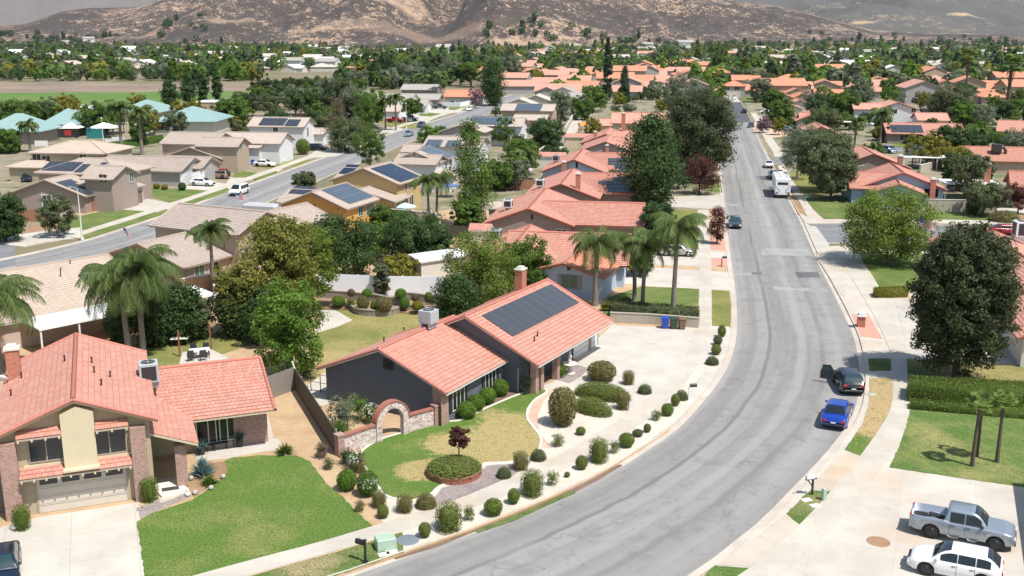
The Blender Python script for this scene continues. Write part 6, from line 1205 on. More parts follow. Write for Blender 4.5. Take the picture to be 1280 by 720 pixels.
car('white suv parked on the left street opposite the tan two-storey house','van','paint_white',299,243,-100,z=.012,cat='suv'); car('white hatchback in the wide driveway beside the tan off-roader','sedan','paint_white',253.5,232,-15,z=.125); o=car('tan off-road truck with a spare wheel in the driveway','suv','paint_tan',272,223,171,z=.125,rim='rim_dark'); q=MB(); q.lathe([(.001,-.12),(.40,-.12),(.40,.12),(.001,.12)],(0,0,0),16,'y'); q.v=[Vector((v.y-2.40,v.x,v.z+1.0)) for v in q.v]; s_=q.build('spare_wheel','rubber'); s_.parent=o
q=MB(); q.bevbox(-1.9,-.5,-.6,.6,1.66,1.9,.05); s_=q.build('roof_bag','bin_blue'); s_.data.materials[0]=M['paint_red']; s_.parent=o
car('nearer white car in front of the white garage house on the left street','sedan','paint_white',331,208,-15,detail=False,z=.125); car('further white van beside the nearer white car on the left street','suv','paint_white',343,203,-15,detail=False,z=.125)
car('dark suv under the carport of the beige hip-roofed house','suv','paint_navy',36,226,-80,detail=False,z=.125); car('black suv parked in front of the white house with solar panels','suv','paint_black',398,188,-10,detail=False,z=.125)
car('bright red pickup truck parked under the street palms','pickup','paint_red',494,153,-12,detail=False,z=.125); car('white pickup truck beside the bright red pickup','pickup','paint_white',513,151,-12,detail=False,z=.125); car('dark teal suv at the kerb behind the bright green bush','suv','paint_slate',526.5,159,-100,detail=False,z=.012); car('black car parked on the right side of the left street','sedan','paint_black',553.5,164,80,detail=False,z=.012); car('pale car half hidden by the bright green bush on the left street','sedan','paint_silver',511,170,-100,detail=False,z=.012); car('dark grey pickup truck in the drive of the blue-fronted house','pickup','paint_slate',550,136,-5,detail=False,z=.125); car('grey-blue pickup truck in front of the white garden wall','pickup','paint_greyblue',566,131.5,-5,detail=False,z=.125); car('white car at the far left kerb where the left street bends','sedan','paint_white',587,138,-100,detail=False,z=.012)
for i,(x,y,c_,t_) in enumerate(((89,135,'red','red'),(105,136,'white','white'),(62,136,'slate','dark'),(124,137,'silver','silver'),(20,139,'white','pale'),(5,141,'slate','dark grey'))): car(t_+' car in the school car park '+('beyond the orange tree','behind the olive tree','left of the orange tree','behind the round olive tree','at the far left','at the left edge')[i],'sedan','paint_'+c_,x,y,random.choice((0,80,90)),detail=False,z=.03)
# motorhome
r=rooted('motorhome','tall white motorhome with dark swooping stripes on its rear, parked at the right kerb','motorhome',G(975.5,243,.01),79.5)
b=MB(); b.bevbox(-4.6,4.6,-1.28,1.28,.55,3.35,.10); b.build('body','paint_white',r)
w_=MB(); w_.T=Matrix.Translation((-4.605,0,0)); w_.box(-.01,.02,-.85,.85,2.28,2.72); w_.build('rear_window','glass_car',r); w_=MB(); w_.box(4.58,4.62,-1.1,1.1,1.5,2.7); w_.build('windshield','glass_car',r)
for sg in (-1,1):
    st=MB(); n=10
    for k in range(n):
        t0,t1=k/n,(k+1)/n; f=lambda t:(sg*(1.2-.75*t**1.6),2.25-1.0*t); g_=lambda t:(sg*(.45+.78*t**1.8),1.25-.55*t)
        for F in (f,g_): a_,c_=F(t0),F(t1); st.add([(-4.615,a_[0],a_[1]-.07),(-4.615,c_[0],c_[1]-.07),(-4.615,c_[0],c_[1]+.07),(-4.615,a_[0],a_[1]+.07)],[(0,3,2,1) if sg>0 else (0,1,2,3)])
    st.build('stripe','paint_slate',r)
    for xx in (-2.9,3.1): w_=MB(); w_.lathe([(.2,-.14),(.42,-.15),(.45,0),(.42,.15),(.2,.14)],(xx,sg*1.12,.45),16,'y'); w_.build('wheel','rubber',r)
    w_=MB(); w_.bevbox(-4.64,-4.56,sg*1.0-.09,sg*1.0+.09,.85,1.15,.02); w_.build('taillight','lamp_red',r)
    for k in range(4): w_=MB(); w_.box(-3.6+2*k,-2.6+2*k,sg*1.285-.012,sg*1.285+.012,1.9,2.5); w_.build('side_window','glass_car',r)
    w_=MB(); w_.box(-4.4,4.3,sg*1.284-.01,sg*1.284+.01,1.0,1.25); w_.build('stripe','paint_greyblue',r)
b=MB(); b.bevbox(-4.72,-4.5,-1.15,1.15,.42,.62,.03); b.build('bumper','metal_dark',r)
for xx in (-2.6,.6,2.8): b=MB(); b.bevbox(xx-.4,xx+.4,-.4,.4,3.35,3.62,.06); b.build('roof_vent','white_enamel',r)
b=MB(); b.bevbox(-2.9,2.9,-1.15,1.15,.3,1.9,.25); b.mi=0; solo('covered_trailer',b,'cover_grey','pale covered trailer between the tan and the orange two-storey houses','trailer',G(328,270,.1)).rotation_euler=(0,0,R(-18)); 
# ------------------------------------------------------------------ walls, fences
plank_fence('sunlit weathered wooden fence end beside the right edge of the left red roof',[(335,500),(369,487)],1.85,'wood_fence_grey'); plank_fence('dark shaded wooden fence running from the weathered fence to the brick garden wall',[(369.5,487),(420,568)],1.75,'wood_fence_dark',post='wood_fence_grey')  # one fence: its shaded side has the shade put into a darker wood
plank_fence('white vinyl fence with tree shadows behind the curved garden beds',[(389,367),(478,371),(556,372)],2.25,'vinyl_white',name='vinyl_fence',post='vinyl_white')
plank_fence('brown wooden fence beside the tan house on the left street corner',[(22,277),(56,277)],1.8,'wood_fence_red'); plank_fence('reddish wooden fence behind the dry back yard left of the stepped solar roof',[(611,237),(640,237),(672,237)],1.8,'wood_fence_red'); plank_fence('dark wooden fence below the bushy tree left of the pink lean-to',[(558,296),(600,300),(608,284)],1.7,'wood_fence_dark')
plank_fence('narrow brown slatted gate at the left side of the two-storey house',[(-14,645),(17,637)],1.7,'wood_fence_grey',name='side_gate',cat='gate')
wall_run('brown block wall behind the tan two-storey house',[(228,371),(266,364),(270,380)],1.9,'block_orange'); wall_run('taupe block wall behind the orange house yard',[(470,287),(484,276),(545,282),(552,300)],1.8,'block_fence'); wall_run('cream block wall beyond the light blue house patio',[(1159,264.5),(1210,265.5),(1245,266)],1.9,'block_wall')
wall_run('low tan retaining wall behind the three wheelie bins',[(764,403),(810,405),(873,410)],.95,'block_wall',cap='block_wall'); wall_run('long pale wall along the back yards beside the concrete drain',[(640,232),(656,211),(683,190),(705,170),(716,150)],1.7,'block_wall'); wall_run('grey side-yard wall of the slate-walled house on the right road',[(1150,216),(1180,208)],1.5,'block_wall'); wall_run('white garden wall behind the grey-blue pickup truck',[(545,133),(575,134),(600,128)],1.7,'vinyl_white',cap=None)
def curved(label,pts,h,mat,z=.1): P=resample([G(*p,z) for p in pts],36); return wall_run(label,P,h,mat,z,cap=mat,th=.25)
curved('lower curved stone-edged retaining wall of the back garden',[(386,384),(420,384),(436,386),(447,393),(470,395.5),(492,394),(503,389),(520,389),(552,394)],.55,'retaining'); curved('upper stepped retaining wall of the back garden under the white fence',[(386,373),(430,375),(470,379),(496,383),(505,377),(530,379),(552,382)],.85,'retaining')
# brick garden wall with an arch
A=[G(*p,.11) for p in ((425,569),(470,552.5),(480,549.5),(504,542),(509,540.5),(545,530.5))]
r=thing('brick_arch_wall','brick garden wall with whitewashed panels and a round arch beside the dark gable wall','wall',A[0])
def seg(a,c,h,mat,nm,th=.22,z0=.08):
    d=c-a; b=MB(); b.T=Fm((a.x,a.y,0),math.atan2(d.y,d.x)); b.box(0,d.length,-th/2,th/2,z0,z0+h); return b.build(nm,mat,r)
seg(A[0],A[1],1.25,'brick_white','panel'); seg(A[4],A[5],1.3,'brick_white','panel')
for a,c in ((A[0],A[1]),(A[4],A[5])):
    d=c-a; b=MB(); b.T=Fm((a.x,a.y,0),math.atan2(d.y,d.x)); b.box(-.02,d.length+.02,-.19,.19,1.34,1.44); b.build('coping','terracotta_red',r)
for a in (A[0],A[5]): b=MB(); b.T=Fm((a.x,a.y,0),R(42)); b.box(-.24,.24,-.24,.24,.08,1.5); b.box(-.29,.29,-.29,.29,1.5,1.62); b.build('pillar','brick',r)
d=(A[4]-A[1]); W_=d.length; b=MB(); b.T=Fm((A[1].x,A[1].y,0),math.atan2(d.y,d.x)); t=.20; n=18; rin,rout=W_/2-.42,W_/2+.03; cz=1.35
ins=[(W_/2-rin*math.cos(PI*k/n),cz+rin*math.sin(PI*k/n)) for k in range(n+1)]; out=[(W_/2-rout*math.cos(PI*k/n),cz+rout*math.sin(PI*k/n)) for k in range(n+1)]
for k in range(n): b.extrude([ins[k],out[k],out[k+1],ins[k+1]][::-1],'y',-t,t)
b.box(-.03,.42,-t,t,.08,cz); b.box(W_-.42,W_+.03,-t,t,.08,cz); b.build('arch','brick_white',r)
b=MB(); b.T=Fm((A[1].x,A[1].y,0),math.atan2(d.y,d.x))
for k in range(n):
    o1,o2=out[k],out[k+1]; i1=(W_/2-(rout+.10)*math.cos(PI*k/n),cz+(rout+.10)*math.sin(PI*k/n)); i2=(W_/2-(rout+.10)*math.cos(PI*(k+1)/n),cz+(rout+.10)*math.sin(PI*(k+1)/n)); b.extrude([o1,i1,i2,o2][::-1],'y',-t-.05,t+.05)
b.build('arch_coping','terracotta_red',r)
# wire gate behind the grey gable
r=thing('wire_gate','thin metal garden gate between the dark fence and the dark grey gable wall','gate',G(401,491,.1)); P=[G(*p,.1) for p in ((389,489),(401,491),(413,493),(424,496))]
for a in P: b=MB(); b.tube([a,a+Vector((0,0,1.5))],.035,6); b.build('post','metal_dark',r)
b=MB(); 
for a,c in zip(P[:-1],P[1:]):
    for zz in (.15,.8,1.45): b.tube([a+Vector((0,0,zz)),c+Vector((0,0,zz))],.02,5)
b.build('rail','metal_dark',r)
# white pipe along the back fence
m=MB(); pts=[G(356,426,1.9),G(362,444,1.9),G(368,460,1.9)]; m.tube(pts,.07,7); solo('fence_pipe',m,'metal_white','white pipe rising over the bright green hedge tree behind the weathered fence','pipe',(0,0,0))
# ------------------------------------------------------------------ street furniture
mailbox('black mailbox on a thick black post near the bottom kerb','457','702',0) if False else mailbox('black mailbox on a thick black post on the verge near the bottom of the photo',457,703,150,big=True,h=1.0)
mailbox('dark mailbox on a slim white post in the gravel strip on the curve',861,500,5,'white_paint','metal_dark',1.05); mailbox('white mailbox on a black braced post on the small grass triangle',1015,618,195,'metal_dark','white_enamel',1.05,True)
mailbox('small black mailbox on the brick-paved strip left of the road',902,333,0,'metal_dark','metal_dark',1.0); mailbox('brown mailbox on a post beside the pale gravel strip above the motorhome',977.5,221,180,'trim_dark','trim_dark',1.1); mailbox('small dark mailbox at the right kerb near the parked white car',950,168,180,'trim_dark','trim_dark',1.1)
r=rooted('mailbox_pillar','brick mailbox pillar with a white top on the red-paved strip','mailbox',G(1076,408,.13),78); b=MB(); b.box(-.32,.32,-.35,.35,0,1.0); b.build('pillar','brick_red',r); b=MB(); b.bevbox(-.42,.42,-.45,.45,1.0,1.14,.02); b.bevbox(-.3,.3,-.3,.3,1.14,1.36,.03); b.build('top','white_enamel',r)
for a in (('blue wheelie bin, leftmost of the three by the driveway',831,410,'bin_blue'),('dark green wheelie bin between the blue and the brown bin',842,410.5,'bin_green'),('brown wheelie bin, rightmost of the three by the driveway',852.5,411,'bin_brown')): bin_(a[0],a[1],a[2],a[3],0,'bins by the driveway')
bin_('blue wheelie bin beside the white garage of the twin-gabled tan house',316,206,'bin_blue',0)
cubebox('pale green utility box on the verge near the black mailbox',482,684,1.05,.8,.62,'utility_green',20,.13,'utility_box','utility box'); 
cubebox('small green utility post on the grass triangle beside the white mailbox',1029.5,625,.25,.25,.75,'utility_green',20,.13,'utility_post','utility post')
for x,y,l in ((480,693,'left pale concrete meter lid below the green utility box'),(490,690,'right pale concrete meter lid below the green utility box'),(1008,625,'small pale meter lid on the grass triangle'),(1019,632,'larger pale meter lid on the grass triangle'),(1090,493,'pale green meter lid on the dry grass strip')): cubebox(l,x,y,.62,.42,.03,'concrete_white' if x!=1090 else 'utility_green',20,.128,'meter_lid','meter lid',.008)
m=MB(); m.lathe([(.001,.03),(.58,.03),(.62,.02),(.66,-.02)],(0,0,0),28); solo('manhole_cover',m,'manhole_grey','round blue-grey cover in the gravel beside the green utility box','manhole cover',G(509.5,675,.115))
m=MB(); m.lathe([(.001,.012),(.56,.012),(.62,.006),(.66,-.02)],(0,0,0),24); o=solo('tree_pit',m,'dirt_brown','round dirt-filled hole in the driveway left of the silver pickup','hole',G(1098,677,.12)); 
lamp_post('tall pale concrete street lamp at the left street corner',103,300,6.9,.8,170); lamp_post('street lamp beside the light blue house at the right side street',1069,247,5.2,.8,20,'galvanised'); lamp_post('tall lamp post between the school shade canopies',130,185,7,0,0,'metal_white',group=None); lamp_post('dark lamp post in front of the rightmost teal roof',238,165,6.5,1.2,180,'metal_dark'); lamp_post('pale street lamp in front of the round street tree on the left street',508,160,7,0,0,'concrete_white'); lamp_post('thin pale street lamp at the bend of the left street',702,108,7,1.,180,'concrete_white')
r=rooted('street_sign','street name sign on a thin pole at the side street corner','sign',G(1005.5,268,.13)); b=MB(); b.tube([(0,0,0),(0,0,2.9)],.03,6); b.build('pole','galvanised',r); b=MB(); b.box(-.45,.45,-.015,.015,2.6,2.82); b.build('name_plate','sign_green',r); b=MB(); b.box(-.015,.015,-.45,.45,2.85,3.07); b.build('name_plate','sign_green',r)
flag('stars and stripes flag on a pole beside the round green tree',1143,337,6.2,1.7,-25,droop=.30); flag('small stars and stripes flag behind the tan two-storey house',296,262,2.8,1.6,-10,droop=.3); flag('small stars and stripes flag above the beige striped roof by the left street',156,308,2.6,1.2,-30,droop=.8); flag('stars and stripes flag at the porch of the long solar-roofed house',1168,176,2.6,1.5,0,droop=.8)
m=MB(); m.box(-1.6,1.6,-.03,.03,.2,1.6); m.box(-1.5,-1.4,-.05,.05,0,.2); m.box(1.4,1.5,-.05,.05,0,.2)
for i,(x,y) in enumerate(((52,184),(140,182),(148,179))): o=bpy.data.objects.new('banner',None); COL.objects.remove(o) if o.name in COL.objects else None; b=MB(); b.v=[v.copy() for v in m.v]; b.f=list(m.f); b.m=list(m.m); b.uv=list(m.uv); b.sm=list(m.sm); solo('banner',b,'white_paint',('white banner beside the small school palm','left white banner below the olive school tree','right white banner below the olive school tree')[i],'banner',G(x,y,.05))
# ------------------------------------------------------------------ garden things
for i,(x,y) in enumerate(((225,446),(264,436))):
    b=MB(); b.box(-.06,.06,-.06,.06,0,2.3); solo('pergola_post',b,'wood_red',('left red-brown post of the back garden by the picnic table','right red-brown post of the back garden by the trees')[i],'post',G(x,y,.1))
def table(label,px,py,w,d,h,mat,ang=0,z=.12):
    r=rooted('patio_table',label,'table',G(px,py,z),ang); b=MB(); b.bevbox(-w/2,w/2,-d/2,d/2,h-.06,h,.015); b.build('tabletop',mat,r)
    for x in (-w/2+.1,w/2-.1):
        for y in (-d/2+.1,d/2-.1): q=MB(); q.box(x-.03,x+.03,y-.03,y+.03,0,h-.06); q.build('leg','metal_dark',r)
    return r
table('patio table between four dark chairs in the left back garden',250,447,1.7,1.0,.74,'metal_white',20)
for i,(dx,dy,a) in enumerate(((-.5,-.9,180),(.5,-.75,180),(-.75,.8,0),(.3,.95,0))): p=G(250,447,.12)+Vector((dx,dy,0)); chair(('near left','near right','far left','far right')[i]+' dark chair at the patio table in the left back garden',p,a+20)
table('small pale picnic table under the trees left of the red-brown post',225,432,1.5,.8,.72,'concrete_white',10)
table('low dark table on the front porch patio under the family room windows',275,561,1.1,.6,.5,'metal_dark',22)
for i,(x,y) in enumerate(((264,563),(287,557))): chair(('left','right')[i]+' dark chair on the front patio under the windows',G(x,y,.12),22,group='chairs on the front patio')
for i,(x,y) in enumerate(((252.5,568),(300,558))):
    b=MB(); b.lathe([(.001,0),(.17,0),(.24,.62),(.20,.62),(.18,.55),(.001,.55)],(0,0,0),14); p=G(x,y,.12); solo('planter_pot',b,'metal_dark',('left','right')[i]+' tall dark planter pot by the front windows','pot',p); shrub(('left','right')[i]+' blue-green agave in the tall dark pot by the front windows',0,0,.8,.6,'spiky','leaf_agave',loc=p+Vector((0,0,.56)),n=60,leaf=.22,name='agave',cat='plant')
for i,(x,y,c_) in enumerate(((228,604,'flower_white'),(235,620,'flower_white'),(239,600,'stone'),(244,618,'stone'),(264,612,'stone'),(279,598,'stone'),(18,662,'flower_white'))):
    b=MB(); b.ball((0,0,.14),.17,9,.9); (b.ball((0,0,.38),.10,8) if c_=='flower_white' else None); solo('garden_ornament' if c_=='flower_white' else 'rock',b,c_,('small white ornament beside the entry pillar','small white ornament at the corner of the entry step','pale rock in the brown bed near the entry pillar','brown-grey rock at the near tip of the brown bed','pale rock in the middle of the brown bed','pale rock at the lawn edge of the brown bed','small white ornament beside the left clipped bush')[i],'ornament' if c_=='flower_white' else 'rock',G(x,y,.12))
for i,(x,y) in enumerate(((175,636.5),(181,634),(188.5,632),(195,627))): cubebox(('first','second','third','fourth')[i]+' square grey stepping stone from the garage, by the walkway bush',x,y,.34,.42,.05,'scar_tissue_rock',22,.13,'stepping_stone','paving stone',.01)
cubebox('dark doormat on the entry step of the left house',213,611,1.0,.5,.02,'mat_black',22,.262,'doormat','doormat',.005)
# fountain
r=rooted('fountain','small white two-tier cherub fountain on grey gravel by the centre house','fountain',G(712,467,.12)); b=MB(); b.lathe([(.001,0),(.42,0),(.46,.08),(.30,.12),(.17,.25),(.14,.5),(.20,.62),(.55,.78),(.66,.88),(.62,.90),(.45,.82),(.001,.80)],(0,0,0),22); b.build('basin','concrete_white',r)
b=MB(); b.lathe([(.16,.80),(.10,.95),(.09,1.1),(.16,1.15),(.14,1.2),(.07,1.22)],(0,0,0),12); b.tube([(.0,0,1.2),(0.02,0,1.42),(0,0,1.62),(0,0,1.72)],[.12,.15,.13,.06],9); b.ball((0,0,1.82),.11,10); b.tube([(0,.10,1.62),(.05,.24,1.75),(.0,.20,1.92)],[.05,.04,.03],6); b.tube([(0,-.10,1.62),(.12,-.20,1.5),(.2,-.1,1.42)],[.05,.04,.03],6); b.tube([(.05,.06,1.25),(.1,.1,1.0),(0,.12,.86)],[.07,.06,.04],6); b.tube([(.0,-.06,1.25),(-.03,-.08,1.0),(0,-.1,.86)],[.07,.06,.04],6); b.build('cherub','white_paint',r)
m=MB(); m.tube([(0,0,0),(0,0,1.9)],.025,6); m.ball((0,0,1.93),.04,6); solo('garden_stake',m,'metal_white','thin white pole between the pale bushes at the centre house entry','pole',G(647.5,491,.12))
m=MB(); m.lathe([(1.72,0),(1.72,.34),(1.74,.40),(1.52,.40),(1.52,.30)],(0,0,0),40); solo('brick_planter_ring',m,'terracotta_red','round red brick planter edge around the small dark tree on the centre lawn','planter',G(568,592,.12))
m=MB(); m.lathe([(1.52,.3),(.001,.34)],(0,0,0),30); solo('planter_soil',m,'mulch','soil filling the round brick planter on the centre lawn','soil',G(568,592,.12),kind=None)
parasol('blue parasol beside the white two-storey house',561,246,'umbrella_blue',1.7,2.4); parasol('pale blue-green parasol behind the orange house',507,273,'umbrella_pale',1.8,2.3)
table('white patio table by the small pool behind the orange house',520,274,1.6,1.,.74,'metal_white',0); m=MB(); m.lathe([(.001,.35),(1.2,.35),(1.3,.38),(1.35,0)],(0,0,0),24); solo('hot_tub',m,'pool_water','small teal water basin in the yard behind the orange house','pool',G(527,277,.1))
m=MB(); m.add([(0,0,2.6),(4.5,.5,2.9),(4.3,3.2,2.4),(.3,3,2.7),(2.2,1.6,2.45)],[(0,1,4),(1,2,4),(2,3,4),(3,0,4),(4,1,0),(4,2,1),(4,3,2),(4,0,3)]); solo('shade_sail',m,'cloth_cream','cream shade sail over the back yard beside the stepped solar roof','shade sail',G(645,226,.1))
r=rooted('playset','orange and blue play structure in a back yard beside the drain channel','playset',G(730,168,.1),15); b=MB(); b.box(-1.4,1.4,-1.1,1.1,1.2,1.35); b.extrude([(-1.3,2.5),(0,3.4),(1.3,2.5)],'x',-1.5,1.5); b.build('roof','play_orange',r); b=MB()
for x in (-1.2,1.2):
    for y in (-.9,.9): b.box(x-.08,x+.08,y-.08,y+.08,0,2.5)
b.build('post','wood_fence_red',r); b=MB(); b.add([(1.4,-.4,1.3),(1.4,.4,1.3),(3.6,.4,.2),(3.6,-.4,.2),(1.4,-.4,1.2),(1.4,.4,1.2),(3.6,.4,.1),(3.6,-.4,.1)],[(0,3,2,1),(4,5,6,7),(0,4,7,3),(1,2,6,5)]); b.build('slide','play_blue',r)
r=rooted('playground_structure','dark green play structure under the left school shade canopy','playground',G(120,173,.05)); b=MB(); b.box(-2,2,-1,1,0,2.4); b.box(-1.6,-.6,-1.2,-1.0,2.4,3.0); b.build('deck','tarp_green',r)
r=rooted('lunch_table','dark lunch table with a red back under the school canopy','table',G(84,173,.05)); b=MB(); b.box(-3,3,-.5,.5,.68,.76); b.box(-2.6,-2.4,-.4,.4,0,.68); b.box(2.4,2.6,-.4,.4,0,.68); b.build('tabletop','metal_dark',r); b=MB(); b.box(-.9,.9,.6,.7,.7,2.); b.build('panel','red_play',r)
b=MB(); b.box(-.6,.6,-.5,.5,0,2.4); b.box(-5,5,-.4,.4,2.3,2.6); 
# ------------------------------------------------------------------ vegetation near the camera
T=tree
def TP(label,sp,px,base,top,wpx,crownpx=None,**k):
    """tree from photo pixels: base row, top row, crown width in px"""
    m=mpx(px,base,.1); h=(base-top)*m/.93; w=wpx*m; c=crownpx*m/.93 if crownpx else None
    return tree(label,sp,px,base,h,w,crown=c,**k)
# right side of the road
TP('large dark evergreen oak on the right lawn above the long hedge','oak',1194,472,289,120,172,dens=3.4,leafk=.84,tr=.28,lump=.05,rck=.8)
TP('round bright green tree by the flag at the side street corner','lime',1108,330,243,106,80,lump=.05,dens=2.8,leafk=1.0,tr=.16,rck=.95)
TP('round dark olive-green clipped tree at the side street corner, left of the light blue house','olive',1038,250,187,60,54,dens=1.8,leafk=1.3,lump=.04,rck=.8); TP('larger pale olive round tree just behind the dark clipped one','olive',1027,240,167,70,60,dens=1.9,leafk=1.35,lump=.05,rck=.85); TP('loose grey-green tree left of the two round clipped trees','grey',996,225,160,44,55)
TP('leaning grey-green tree on the lawn by the cream block wall','olive',1228,270,232,52,26,lean=(.4,0),dens=1.2); TP('dark red round-leaved tree at the right edge by the red driveway','red',1272,268,232,38,28)
TP('bare grey feathery tree in front of the green hedge at right','grey',1140,209,178,34,24,dens=.35); TP('bright bushy tree behind the patio covers at right','yellow',1195,215,185,30,28); TP('dark round hedge tree right of the bushy bright tree','green',1213,212,188,22,22)
# left side of the main road
TP('big spreading dark tree overhanging the left kerb of the main road','oak',872,226,122,86,94,dens=2.4,leafk=1.3,lump=.09,rck=.9); TP('tall dark green tree with ragged crown left of the spreading kerb tree','fir',812,262,158,72,98,dens=2.6,leafk=1.15,rck=1.05); TP('grey-green feathery tree rising behind the dark kerb tree','grey',853,188,98,46,62,dens=1.3,leafk=1.4); TP('bright green round tree at the left kerb near the road end','bright',890,160,108,32,44,dens=1.2,leafk=1.6); TP('narrow green tree behind the bright round one near the road end','pine',871,150,104,10,44,leafk=1.3)
TP('brownish-red bushy tree beside the left kerb under the big dark tree','red',874,243,199,46,42,dens=1.5); TP('small dark crimson tree on the brick-paved strip by the parked dark car','crape',896,305,263,26,36,dens=1.3)
TP('low dark shrub tree behind the tall palm by the driveway','deep',820,306,258,40,46); TP('green bush tree left of the tall single palm','green',800,345,300,34,40)
palm('tallest single palm standing at the sidewalk right of the twin palms',841,397,8.9,3.9,30,lean=(.2,0),r=.19,leafk=1.3); palm('left palm in front of the orange roof, with a thick grey trunk','744',0,0) if False else palm('left palm in front of the orange roof, with a thick grey trunk',744,382,6.3,3.7,30,lean=(.1,.2),r=.24,leafk=1.3); palm('right stem of the twin palms in the neighbour garden',803,386,6.3,3.1,26,r=.17,leafk=1.3,lean=(.2,0)); palm('left stem of the twin palms in the neighbour garden',793,376,6.2,3.3,26,r=.17,leafk=1.3,lean=(-.3,0))
# palms on the left
palm('left stem of the big twin palms behind the left red roof',162,452,6.9,4.3,40,r=.2,leafk=1.4,lean=(-.3,0)); palm('right stem of the big twin palms behind the left red roof',180,449,7.9,4.4,40,r=.2,leafk=1.4,lean=(.1,0)); palm('large drooping palm at the left edge above the brick chimney',0,465,5.9,5.0,44,r=.22,leafk=1.5)
palm('slender backyard palm in front of the tan two-storey house',268,372,7.2,3.,24,r=.16,leafk=1.2); palm('left of the two palms behind the gold-brown house',536,272,5.6,3.2,22,leafk=1.4,lean=(-.2,0)); palm('right of the two palms behind the gold-brown house',546,271,5.6,3.2,22,leafk=1.4,lean=(.3,0)); palm('short palm half hidden in front of the orange house gable',396,300,3.6,2.2,20,leafk=1.2)
palm('queen palm in front of the white two-storey house at right',1099,190,9.,3.8,26,leafk=2.4,r=.22); palm('small queen palm by the white gazebo roof at right',1068,184,6.3,3.4,22,leafk=2.,r=.2); palm('yellow-green young palm beside the long hedge at right',1225,186,4.4,2.6,20,leafk=2.,r=.2)
palm('tall shaggy fan palm far right of centre with a brown skirt',1206,124,17.5,4.5,46,'fan',skirt=True,r=.35,leafk=2.4); palm('tallest shaggy fan palm at the right edge with a thick trunk',1259,134,15.5,5.,46,'fan',skirt=True,r=.6,leafk=2.4)
palm('left street palm in front of the grey-roofed house',482,161,8,3.2,22,leafk=2.2,r=.2); palm('right street palm beside the red pickup',495,163,9,3.4,22,leafk=2.2,r=.2); palm('palm right of the dark grey street house',552,128,11,4.,22,leafk=3.,r=.25); palm('palm in front of the grey-roofed street house',529,123,9,4.,22,leafk=3.,r=.25)
palm('tall palm in the school grounds between the two teal roofs',153,195,11,4.,24,leafk=2.4,r=.3); palm('second taller palm of the school grounds just right of the first',178,196,10,4.,24,leafk=2.4,r=.3); palm('small palm beside the white school banner',38,190,6.5,3.4,20,leafk=2.2,r=.22); palm('cluster-headed palm behind the curved trees beside the concrete channel',656,225,4.6,3.4,30,leafk=2.,r=.2); palm('second palm of the backyard jungle beside the concrete channel',642,232,4.,3.2,30,leafk=2.,r=.2)
# fan palms on the right lawn
palm('nearest young fan palm on the front lawn at right',1215,583,4.3,.98,28,'fan',r=.10,lean=(.1,0),leafk=1.1); palm('right young fan palm on the front lawn at right',1246,578,4.25,.92,26,'fan',r=.10,leafk=1.1); palm('thin young fan palm just behind the nearest one on the right lawn',1221,571,3.4,.8,9,'fan',r=.08,leafk=1.)
# the planting between the left house and the centre house
TP('broad two-tone bronze-green tree left of the white fence','bronze',352,402,276,88,112,dens=2.2,leafk=.95,lump=.1,z=.1); TP('yellow-green half of the bronze tree clump, nearer the white fence','lime',392,388,290,56,80,dens=1.3,leafk=.9); TP('bronze-green low tree between the slender palm and the clump','bronze',303,420,330,62,76,dens=1.3,leafk=.9)
TP('broad deep green tree behind the white fence beside the orange house','deep',430,350,277,90,66,dens=1.9,leafk=.9); TP('deep green tree above the white fence left of the grey shed','deep',520,330,270,76,56,dens=1.7,leafk=.9); TP('bright green bush tree in front of the orange house corner','bright',468,322,281,42,38,dens=1.1); TP('yellow-green bush behind the white fence beside the grey shed','yellow',500,352,322,44,30,dens=1.); TP('dark tree behind the yellow-green bush left of the grey shed','deep',545,330,290,38,38); TP('green tree just left of the slim tall tree base','green',480,300,262,34,32)
TP('tall bright green hedge tree beside the back lawn','bright',365,472,357,78,112,dens=2.2,leafk=.75,trunk=False); TP('dark shaded shrub tree behind the left back patio','talldeep',300,420,356,60,62,dens=1.5,leafk=.8); TP('deep shaded tree right of the big twin palms','talldeep',228,426,362,58,62,dens=1.5,leafk=.8); TP('feathery blue-green shrub tree by the red-brown post','olive',247,423,370,38,50,dens=1.,leafk=.8); TP('dark shaded tree under the big twin palms','talldeep',196,430,360,60,68,dens=1.3,leafk=.8); TP('dark tree filling the shade left of the bronze clump','deep',334,430,366,56,62,dens=1.3,leafk=.8); TP('low dark tree behind the twin palms near the white patio cover','talldeep',150,436,380,30,50,leafk=.8)
TP('round yellow-green tree left of the centre house chimney','lime',600,384,297,84,86,dens=2.,leafk=.8,z=.1); TP('dark green tree between the chimney and the white gable','green',657,368,301,58,66,dens=1.5,leafk=.8); TP('dark glossy tree below the round yellow-green one','talldeep',571,398,350,52,50,dens=1.3,leafk=.8)
TP('tall slim green tree rising left of the reddish fence','tall',590,284,163,50,122,dens=1.5,leafk=1.,tr=.18); TP('round dense green tree below the tall slim one','green',583,294,249,36,42,dens=1.2); TP('small slender olive tree against the white fence','olive',478,372,330,20,36,dens=.6,leafk=.8)
TP('small pale olive tree with a white trunk at the left street corner','olive',74,296,248,40,42,dens=.9,leafk=.9); TP('dark hedge tree at the left edge by the school-side street','deep',8,302,245,44,54,dens=1.4); TP('thin-crowned street tree with white blossoms on the left street','green',463,214,165,36,38,dens=.8); TP('smaller blossoming street tree beside it on the left street','grey',500,200,160,22,28,dens=.5) if False else None
